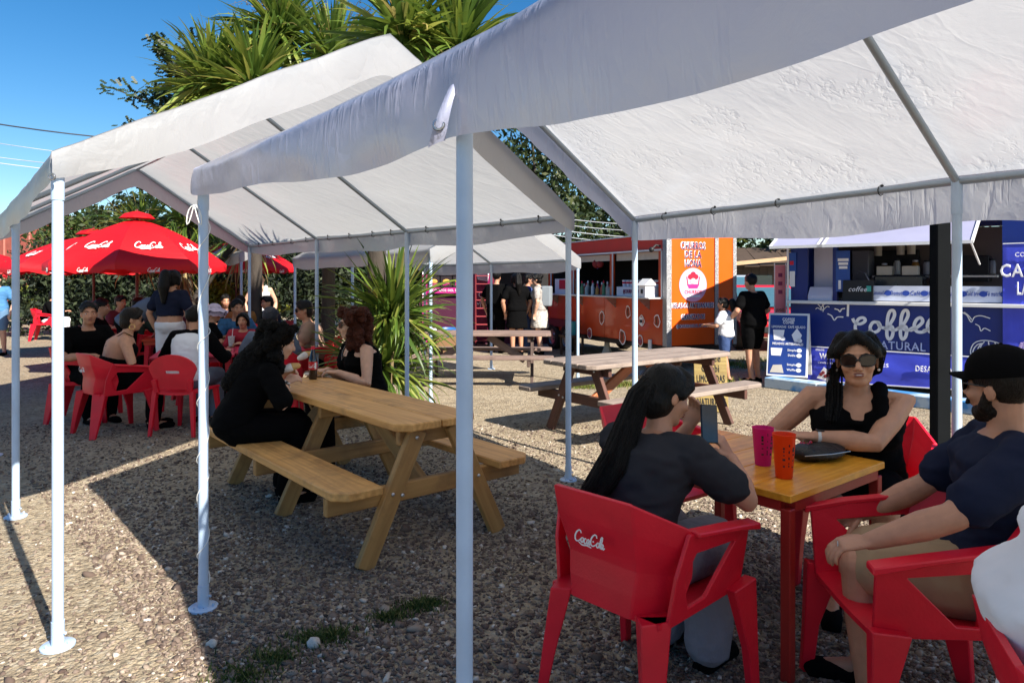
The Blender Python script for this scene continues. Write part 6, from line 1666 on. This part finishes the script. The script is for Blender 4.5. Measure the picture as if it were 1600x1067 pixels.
def cordyline(label, base, heads, L, n, seed, panicle=0, dry=14, wy=1.15):
    o = thing('cordyline', label, 'plant', base); bz = Vector(base)
    fork = Vector((0, 0, max(.3, min(h[2] for h in heads) - 1.5)))
    m = MB()
    if len(heads) > 1 or heads[0][2] > 1: m.tube([(0, 0, 0), (.02, .01, fork.z*.5), fork], [.13, .11, .10], 10)
    for h in heads:
        hv = Vector(h); m.tube([fork - Vector((0, 0, .05)), lerp(fork, hv, .5) + Vector((.04, .0, .1)), hv], [.095, .07, .055], 9)
    m.build('trunk', BARK, o, smooth=60)
    for i, h in enumerate(heads): rosette(o, h, n, L*(.92 + .08*math.sin(i*3)), seed=seed + i, dry=dry, wy=wy)
    filler(o, heads, n, L*.95, seed + 5, wy)
    if panicle:
        r = random.Random(seed); pm = MB()
        for i, h in enumerate(heads[:panicle]):
            hv = Vector(h)
            for b in range(30):
                az = r.uniform(0, 6.28); l = r.uniform(.4, .95); e = r.uniform(.2, 1.2)
                d = Vector((math.cos(az)*math.cos(e), math.sin(az)*math.cos(e), math.sin(e)))
                p0 = hv + d*.2 + Vector((0, 0, .2)); p1 = hv + d*(.3 + l*.6) + Vector((0, 0, .3)); p2 = hv + d*(.35 + l) + Vector((0, 0, .1))
                pm.tube([p0, p1, p2], [.008, .006, .003], 4)
                for k in range(16):
                    q = lerp(p0, p2, r.uniform(.3, 1)) + Vector((r.gauss(0, .07), r.gauss(0, .07), r.gauss(0, .07)))
                    pm.add([q + Vector((r.gauss(0, .016), r.gauss(0, .016), r.gauss(0, .016))) for _ in range(3)], [(0, 1, 2)])
        x = pm.build('seed_panicle', leaf_mat('panicle', [(0, (.09, .075, .018)), (.5, (.17, .13, .032)), (1, (.26, .20, .06))], .2, .8), o); tag(x, kind='stuff')
    return o
cordyline('leafy cordyline shrub with long sword leaves behind the red-haired woman', (-1.50, 8.15, 0), [(0, 0, .55), (.10, .1, 1.15)], .98, 142, 11, dry=6, wy=1.25)
cordyline('tall many-headed cordyline rising over the ridge between the two front canopies', (-1.62, 8.35, 0), [(.35, .0, 4.45), (1.0, .1, 4.4)], 1.05, 145, 21, dry=3, wy=1.6)
cordyline('tall broad-leaved cordyline left of the others above the left canopy ridge', (-4.5, 12.3, 0), [(.1, -.3, 4.85), (-.75, .1, 4.95)], 1.35, 145, 31, dry=3, wy=1.7)
cordyline('tall cordyline with tan seed panicles, between the other two high crowns', (-3.3, 12.6, 0), [(.1, 0, 5.5), (-.9, .1, 6.0)], 1.25, 145, 41, panicle=2, dry=3, wy=1.5)
cordyline('cordyline with drooping dry skirt behind the big red umbrella', (-6.2, 13.4, 0), [(0, 0, 2.65), (1.0, .2, 2.45), (-.9, .1, 2.5)], 1.0, 70, 51, dry=28)
cordyline('short cordyline with pale drooping leaves under the red umbrella', (-6.0, 12.9, 0), [(.05, -.2, 1.95)], .75, 60, 61, dry=40)

# leafy trees with many small leaf faces
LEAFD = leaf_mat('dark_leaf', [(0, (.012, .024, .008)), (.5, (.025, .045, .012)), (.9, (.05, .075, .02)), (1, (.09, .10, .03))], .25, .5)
LEAFS = leaf_mat('shaded_shrub_leaf', [(0, (.006, .012, .005)), (.6, (.014, .026, .008)), (1, (.04, .055, .018))], .1, .7)  # darker copy of the dark leaf; shade over the shrubs put into its colour
LEAFM = leaf_mat('mid_leaf', [(0, (.02, .04, .01)), (.5, (.045, .075, .016)), (.9, (.085, .12, .026)), (1, (.14, .15, .04))], .3, .5)
LEAFY = leaf_mat('yellow_leaf', [(0, (.09, .12, .015)), (.5, (.19, .22, .025)), (.9, (.30, .30, .04)), (1, (.4, .36, .07))], .3, .5)
def tree(name, label, cat, loc, h, blobs, n, ls, mat, trunk=.16, seed=0, group=None, spread=1.0, limbs=True):
    g = np.random.default_rng(seed); o = thing(name, label, cat, loc, 0, group)
    P = []
    for (x, y, z, rx, ry, rz_), k in zip(blobs, [max(1, int(n*b[3]*b[4]*b[5]/sum(q[3]*q[4]*q[5] for q in blobs))) for b in blobs]):
        nc = max(4, k//60); cd = g.normal(0, 1, (nc, 3)); cd /= np.linalg.norm(cd, axis=1)[:, None]; cd *= g.uniform(.35, 1, (nc, 1))
        cc = cd*np.array([rx, ry, rz_]) + np.array([x, y, z]); w = g.integers(0, nc, k)
        P.append(cc[w] + g.normal(0, 1, (k, 3))*np.array([rx, ry, rz_])*.17)
    P = np.concatenate(P); m = len(P)
    d = g.normal(0, 1, (m, 3)); d /= np.linalg.norm(d, axis=1)[:, None]; e = np.cross(d, g.normal(0, 1, (m, 3))); e /= np.linalg.norm(e, axis=1)[:, None] + 1e-9
    s = ls*g.uniform(.6, 1.3, (m, 1))
    V = np.stack([P - d*s, P + e*s*.42, P + d*s, P - e*s*.42], 1).reshape(-1, 3); F = np.arange(m*4).reshape(m, 4)
    me = bpy.data.meshes.new('crown'); me.vertices.add(len(V)); me.loops.add(F.size); me.polygons.add(m)
    me.vertices.foreach_set('co', V.astype(np.float32).ravel()); me.loops.foreach_set('vertex_index', F.astype(np.int32).ravel()); me.polygons.foreach_set('loop_start', np.arange(0, F.size, 4, dtype=np.int32)); me.update(calc_edges=True)
    c = link('crown', me, mat, o); c['kind'] = 'stuff'
    if trunk:
        t = MB(); zf = min(b[2] - b[5]*.5 for b in blobs); zf = max(.3, zf)
        t.tube([(0, 0, 0), (.05, 0, zf*.5), (0, 0, zf)], [trunk, trunk*.8, trunk*.7], 9)
        for b in blobs: t.tube([(0, 0, zf*.9), ((b[0])*.5, b[1]*.5, (zf + b[2])/2 + .2), (b[0], b[1], b[2] + b[5]*.4)], [trunk*.6, trunk*.4, trunk*.15], 6)
        t.build('trunk', BARK, o, smooth=60)
    return o
GT = 'dark trees behind the trailers'
spec = [(-2.5, 23, 5.0, 'dark evergreen tree behind the burger stand'), (1.2, 24, 7.2, 'tall dark tree behind the churro trailer roof'), (4.4, 25, 8.2, 'tallest dark tree seen between the two front canopies'), (7.6, 26, 6.2, 'dark tree between the orange and blue trailers'), (11.0, 25, 6.0, 'dark tree behind the coffee trailer'),
        (-6.4, 22, 4.0, 'dark bushy tree behind the rear canopy at left'), (-9.6, 21, 3.6, 'dark bushy tree behind the umbrellas'), (15, 25, 6.0, 'dark tree at the far right behind the coffee trailer'), (-13.6, 25, 4.6, 'dark bushy tree behind the vent cap of the largest umbrella'), (-17.6, 28, 4.4, 'dark bushy tree between the brick-red building and the umbrellas')]
for i, (x, y, h, lab) in enumerate(spec):
    r = random.Random(i); bl = [(r.uniform(-1, 1), r.uniform(-.6, .6), h*f, 1.5 + r.uniform(0, .7), 1.3, h*.20) for f in (.25, .5, .62, .8)] + [(r.uniform(-1.5, 1.5), 0, h*.42, 1.5, 1.2, h*.2), (r.uniform(-.6, .6), 0, h*.93, .9, .9, h*.12)]
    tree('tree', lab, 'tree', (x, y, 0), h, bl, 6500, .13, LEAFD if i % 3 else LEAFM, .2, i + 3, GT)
# feathery branches against the sky at upper left
def feathery(label, base, top, seed):
    r = random.Random(seed); o = thing('tree', label, 'tree', base); b = Vector(base); t = MB(); lv = MB(); T = Vector(top) - b
    t.tube([(0, 0, 0), T*.5 + Vector((.1, 0, 0)), T], [.16, .11, .05], 8)
    for i in range(26):
        u = r.uniform(.55, 1.0); p = T*u; az = r.choice([r.uniform(2.4, 4.0), r.uniform(0, 6.28)]); l = r.uniform(.9, 2.3)*(1.25 - .45*u)
        d = Vector((math.cos(az), math.sin(az)*.5, r.uniform(.15, .65))).normalized(); q1 = p + d*l*.5; q2 = p + d*l + Vector((0, 0, -.1*l))
        t.tube([p, q1, q2], [.03, .018, .006], 5)
        for k in range(int(46*l)):
            w = r.uniform(.12, 1.03); c = (lerp(p, q1, w*2) if w < .5 else lerp(q1, q2, w*2 - 1)) + Vector((r.gauss(0, .13), r.gauss(0, .13), r.gauss(0, .10)))
            a = Vector((r.gauss(d.x, .6), r.gauss(d.y, .6), r.gauss(.25, .6))).normalized(); e = a.orthogonal().normalized()
            for j in range(4):
                cc = c + a*.045*j; s = .05
                lv.add([cc, cc + (a*.6 + e)*s, cc + a*s*1.3, cc + (a*.6 - e)*s], [(0, 1, 2, 3)])
    t.build('trunk', BARK, o, smooth=60); x = lv.build('foliage', LEAFD, o); x['kind'] = 'stuff'
    return o
feathery('dark feathery-leaved tree against the blue sky at upper left', (-8.4, 17.5, 0), (-8.2, 17.5, 6.6), 5)
feathery('smaller feathery dark tree just left of the tall cordyline', (-6.6, 17.0, 0), (-6.9, 17.0, 6.3), 9)
# hedge along the far path
for i, (x, y, w, h, mat, lab) in enumerate([(-25.0, 36, 2.4, 1.5, LEAFM, 'clipped green hedge bush by the far path, left half'), (-21.5, 33, 1.5, 1.35, LEAFY, 'yellow-green bush by the far path, right half'), (-17.0, 30, 1.7, 1.4, LEAFY, 'yellow-green bush behind the pale tent pole')]):
    tree('bush', lab, 'bush', (x, y, 0), h, [(-w*.5, 0, h*.55, w*.7, .9, h*.5), (w*.5, .1, h*.5, w*.7, .9, h*.48), (0, 0, h*.62, w*.6, .9, h*.45)], 5000, .10, mat, .08, 70 + i)
tree('bush', 'low yellow-green bush seen through the rear canopy poles', 'bush', (-6.9, 16.4, 0), 1.6, [(0, 0, .9, 1.0, .7, .7), (.7, .1, .7, .7, .6, .5)], 4200, .08, LEAFY, .06, 90)
tree('wood', 'dark wood closing the view far behind', 'wood', (0, 60, 0), 6, [(x, 4*math.sin(x), 2.4 + math.sin(x*.7), 6, 3, 2.6 + .8*math.sin(x*1.3)) for x in range(-60, 62, 6)], 26000, .5, LEAFD, 0, 99)['kind'] = 'stuff'

for i, (x, y, h, w, lab) in enumerate([(-12.6, 19.5, 2.6, 1.5, 'dense dark shrub behind the far umbrellas, leftmost of the row'), (-10.2, 18.8, 2.9, 1.5, 'dense dark shrub behind the largest red umbrella'), (-7.9, 18.4, 2.8, 1.4, 'dense dark shrub behind the standing woman'), (-5.2, 19.6, 3.0, 1.6, 'dense dark shrub behind the rear canopy poles'), (-2.6, 19.8, 3.0, 1.5, 'dense dark shrub behind the leafy cordyline')]):
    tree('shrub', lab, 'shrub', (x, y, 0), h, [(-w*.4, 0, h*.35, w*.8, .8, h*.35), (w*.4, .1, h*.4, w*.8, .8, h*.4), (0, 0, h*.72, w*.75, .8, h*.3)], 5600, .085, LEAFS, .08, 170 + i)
# ------------------------------------------------------------------ umbrellas, drinks, far things
UMB = tarp_mat('umbrella_cloth', (.62, .004, .012), .25, .6, .25, 3, (.75, .004, .012))
POLR = M('brown_red_pole', (.10, .02, .016), .5)
LOGO = M('logo_white', (.8, .8, .8), .5)
def umbrella(label, loc, r, zr, zt, n=8, seed=0, mat=UMB, logo=True, group='red umbrellas with white script', rot=.2):
    o = thing('umbrella', label, 'umbrella', (*loc, 0), rot, group)
    MB().tube([(0, 0, .05), (0, 0, zt)], .024, 10).build('pole', POLR, o, smooth=50)
    MB().lathe([(.24, 0), (.24, .06), (.06, .09), (.035, .28), (.01, .28)], n=20).build('base', BLACK, o, smooth=40)
    for i in range(n):
        a0, a1 = 2*math.pi*i/n, 2*math.pi*(i+1)/n; rows = []
        for j in range(9):
            v = j/8; row = []
            for k in range(9):
                u = k/8; p0 = Vector((math.cos(a0), math.sin(a0), 0)); p1 = Vector((math.cos(a1), math.sin(a1), 0)); q = lerp(p0, p1, u)
                vv = .10 + .90*v; z = zt - (zt - zr)*(vv**1.12) + .06*math.sin(math.pi*v) - .055*math.sin(math.pi*u)*v
                row.append(q*r*vv*(1 - .035*math.sin(math.pi*u)*v) + Vector((0, 0, z)))
            rows.append(row)
        top = rows[-1]
        rows.append([p + Vector((0, 0, -.05)) for p in top]); rows.append([p*1.0 + Vector((0, 0, -.10 + .02*math.sin(k*2.2 + i))) for k, p in enumerate(top)])
        g = MB().grid(rows).build('canopy_panel', mat, o, smooth=60)
        MB().tube([Vector((0, 0, zt - .12)), Vector((math.cos(a0)*r*.97, math.sin(a0)*r*.97, zr - .015))], .008, 5).build('rib', POLR, o)
        if logo:
            am = (a0 + a1)/2; lg = cola_script(.14*r/1.5); rad = Vector((math.cos(am), math.sin(am), 0)); tan = Vector((-math.sin(am), math.cos(am), 0))
            rm = r*.70; sl = Vector((0, 0, zt)) ; 
            def pos(t, q):
                rr = rm*math.cos(math.pi/n) - q*.93
                v = rr/(r*math.cos(math.pi/n)); zz = zt - (zt - zr)*(v**1.12) + .06*math.sin(math.pi*max(0, (v-.1)/.9)) - .055*v*max(0, 1 - (t/(.45*r*v))**2*.6)
                return rad*rr + tan*t + Vector((0, 0, zz))
            lg.v = [tuple(pos(x, y) + (rad*.36 + Vector((0, 0, .93)))*(.012 + z)) for x, y, z in lg.v]
            lg.build('script_logo', LOGO, g)
            l2 = cola_script(.055); l2.v = [tuple(rad*(r*.975*math.cos(math.pi/n) + .006 + z) + tan*x + Vector((0, 0, zr - .055 - .05 + y))) for x, y, z in l2.v]; l2.build('script_logo', LOGO, g)
    MB().lathe([(.30*r/1.5, zt - .02), (.22*r/1.5, zt + .05), (.02, zt + .10)], n=n).build('vent_cap', mat, o, smooth=30); MB().tube([(0, 0, zt + .08), (0, 0, zt + .13)], .02, 8).build('finial', POLR, o)
    return o
umbrella('largest red umbrella, with white script, behind the left diners', (-6.02, 11.3), 1.34, 1.80, 2.55, rot=.28)
umbrella('red umbrella behind and left of the largest one', (-8.2, 13.8), 1.55, 1.80, 2.45, rot=.5)
umbrella('red umbrella right of the string-wrapped pole, farther back', (-6.35, 16.2), 1.35, 1.85, 2.5, rot=.1)
umbrella('red umbrella cut by the left edge of the view', (-14.9, 20.0), 1.35, 1.78, 2.35, rot=.3)
umbrella('small red umbrella far off between the left poles', (-15.6, 24.0), 1.5, 1.75, 2.3, rot=.6)
umbrella('yellow umbrella far off in the shade behind the left poles', (-13.3, 22.5), 1.0, 1.55, 1.8, mat=tarp_mat('yellow_cloth', (.62, .45, .03), .3, .6, .2, 3), logo=False, group=None)
# drinks on the square table
def cup(label, px, py, Y, col, h=.175):
    q = at(px, py, Y); o = thing('plastic_cup', label, 'cup', (q.x, q.y, .7315))
    m = bpy.data.materials.new('cup_plastic')
    c = M('cup_%s' % label[:6].strip(), col, .35, .05, 5, sub=0)
    t = c.node_tree; b = t.nodes['Principled BSDF']
    tb = t.nodes.new('ShaderNodeBsdfTranslucent'); tb.inputs['Color'].default_value = (*col, 1); ms = t.nodes.new('ShaderNodeMixShader'); ms.inputs[0].default_value = .5
    t.links.new(b.outputs[0], ms.inputs[1]); t.links.new(tb.outputs[0], ms.inputs[2]); t.links.new(ms.outputs[0], t.nodes['Material Output'].inputs['Surface'])
    bpy.data.materials.remove(m)
    MB().lathe([(.002, 0), (.033, 0), (.034, .004), (.046, h - .004), (.048, h), (.046, h + .001), (.044, h - .004), (.032, .007), (.002, .007)], n=36, cap=False).build('cup_body', c, o, smooth=50)
    r = random.Random(int(px)); pm = MB()
    for k in range(3):
        a = -1.95 + k*.5; 
        for j in range(5):
            z = .05 + .02*j + .008*math.sin(k*3 + j); rad = .034 + .012*z/h + .0012; w = r.uniform(.1, .28)*(.5 if k == 1 else 1)
            pm.loft([[(rad*math.cos(a + s*w), rad*math.sin(a + s*w), z + dz) for s in (-.5, -.17, .17, .5)] + [((rad + .0006)*math.cos(a + s*w), (rad + .0006)*math.sin(a + s*w), z + dz) for s in (.5, .17, -.17, -.5)] for dz in (0, r.uniform(.004, .012))])
    pm.build('dark_print', M('print_black', (.01, .008, .012), .5), o)
    return o
cup('pink plastic cup with dark print on the square table', 1192, 716, 3.12, (.80, .02, .28), .165)
cup('orange plastic cup with dark print, nearest on the square table', 1225, 737, 2.92, (.95, .10, .01), .18)
pu = MB(); pu.ell((0, 0, .028), (.14, .085, .03), n=24, m=12).ell((.06, .02, .03), (.10, .07, .034), n=20, m=12).ell((-.08, .0, .035), (.06, .06, .036))
me = remesh(pu, .006, 4); wrinkle(me, .003, (20, 20, 30), 2); me.shade_smooth(); q = at(1278, 706, 3.22); pr = thing('pouch', 'soft black pouch lying on the square table by the watch hand', 'pouch', (q.x, q.y, .733), .35)
link('pouch_body', me, M('black_leather', (.010, .010, .011), .45, .3, 30, .3, 80), pr); MB().tube([(-.13, -.06, .035), (0, -.088, .04), (.13, -.06, .036)], .0025, 6).build('zip', STEEL, pr, smooth=60)
# on the picnic table
q = at(489, 591, 5.62); bo = thing('cola_bottle', 'cola bottle with red label standing on the wooden picnic table', 'bottle', (q.x, q.y, .7565))
MB().lathe([(.002, 0), (.030, 0), (.034, .012), (.032, .05), (.0345, .07), (.0345, .15), (.030, .17), (.018, .215), (.0125, .235), (.0125, .245), (.002, .245)], n=24).build('bottle_body', M('cola_plastic', (.012, .004, .002), .08, .1, 4, spec=.7, coat=.5), bo, smooth=40)
MB().lathe([(.0352, .078), (.0352, .142)], n=24, cap=False).build('label', M('label_red', (.55, .008, .015), .4), bo, smooth=40)
l = cola_script(.02); l.v = [(.0358*math.sin(x/.0358), -.0358*math.cos(x/.0358) - z*.3, .108 + y) for x, y, z in l.v]; l.build('script_logo', LOGO, bo); MB().prism([(.021, -.0285, .085), (.031, -.0165, .085), (.031, -.0165, .135), (.021, -.0285, .135)], (.0012, -.0012, 0)).build('nutrition_panel', LOGO, bo)
MB().lathe([(.015, .238), (.015, .262), (.003, .263)], n=16).build('cap', REDINK, bo, smooth=40)
q = at(494, 583, 5.8); pl = thing('food_tray', 'pale paper tray with food behind the cola bottle', 'tray', (q.x, q.y, .757), .3)
MB().lathe([(.07, 0), (.10, .022), (.097, .022), (.068, .004)], n=18).build('tray_body', M('pale_card', (.6, .55, .5), .8), pl, smooth=40)
for k in range(5): MB().ell((.035*math.cos(k*1.3), .035*math.sin(k*1.3), .022), (.022, .016, .014), n=10, m=7).build('food_piece', M('fried', (.35, .17, .05), .7, .3, 40), pl, smooth=60)
bd = M('wrap_bread', (.50, .30, .11), .75, .3, 26, .3, 40)
def snack(label, p, rz):
    o = thing('sandwich', label, 'food', p, rz); MB().chain([(-.04, 0, 0), (0, 0, .01), (.035, 0, .015)], [.022, .027, .02], 12).build('bread', bd, o, smooth=60)
    MB().chain([(-.065, 0, -.012), (-.035, 0, -.002), (-.01, 0, .006)], [.02, .027, .029], 12).build('wrapper', M('wrapper', (.62, .58, .55), .6, .3, 14, .5, 30), o, smooth=60); return o
snack('half-eaten sandwich in paper held by the black-haired woman', at(457, 575, 4.88), .3); snack('second sandwich in a red basket behind her hand', at(478, 556, 5.7), 1.0)
q = thing('red_napkin', 'bright red folded cloth on the lap of the black-haired woman', 'cloth'); q.location = at(438, 627, 4.78)
c = MB().ell((0, 0, 0), (.045, .05, .055), n=14, m=9); me = c.mesh('cloth_body', smooth=180); a = vget(me); vset(me, a + .012*vnoise(a*40, 3)[:, None]); link('cloth_body', me, M('bright_red_cloth', (.62, .01, .04), .8), q)
# far left buildings
br = thing('brick_red_building', 'brick-red building with pale vertical battens behind the left poles', 'building', (-40.5, 47, 0), R(6))
MB().box((2, 3, 2.9), (16, 6, 5.8)).build('wall', M('brick_red_cladding', (.22, .055, .04), .8, .25, 3, .4, 8), br)
for i in range(9): MB().box((-5 + 1.6*i, -.04, 2.9), (.09, .08, 5.8)).build('batten', M('pale_red', (.42, .16, .12), .7), br)
MB().box((2, 3, 5.88), (16.4, 6.4, .15)).build('roof', M('roof_grey', (.2, .16, .15), .7), br)
wb = thing('white_building', 'low white building with dark openings under the far umbrellas', 'building', (-24, 40, 0), 0)
MB().box((1, 3, 1.15), (9, 6, 2.3)).build('wall', WHITE, wb); MB().box((1, 2.8, 2.42), (9.6, 7.2, .24)).build('roof_edge', WINK, wb)
for i in range(5): MB().box((-2.4 + 1.6*i, -.02, 1.1), (1.0, .05, 1.5)).build('window', DARK, wb)
# power cables over the left
for i, (y0, y1, r, lab) in enumerate([(176, 196, .022, 'black power cable, thickest and highest at upper left'), (206, 226, .010, 'thin grey cable, second from the top at upper left'), (232, 238, .012, 'thin pale cable, third from the top at upper left'), (240, 249, .014, 'pale cable, lowest of those at upper left')]):
    Y = 22; A, B = at(-180, y0 - 12 + 0, Y), at(420, y1 + 30, Y + 5)
    pts = [lerp(A, B, k/14) - Vector((0, 0, .35*math.sin(math.pi*k/14))) for k in range(15)]
    tag(MB().tube(pts, r, 6).build('power_cable', M('cable_dark', (.015, .015, .018), .6) if i == 0 else M('cable_pale', (.40, .42, .46), .6), smooth=60), lab, 'cable')
for i in range(4):
    A, B = at(780, 325 + 9*i, 21.5), at(1010, 352 + 10*i, 24)
    tag(MB().tube([lerp(A, B, k/8) - Vector((0, 0, .1*math.sin(math.pi*k/8))) for k in range(9)], .011, 6).build('power_cable', MATS['cable_pale'], smooth=60), ['highest', 'second', 'third', 'lowest'][i] + ' pale cable crossing the dark trees behind the churro trailer', 'cable')
bpy.data.scenes.remove(TMP)
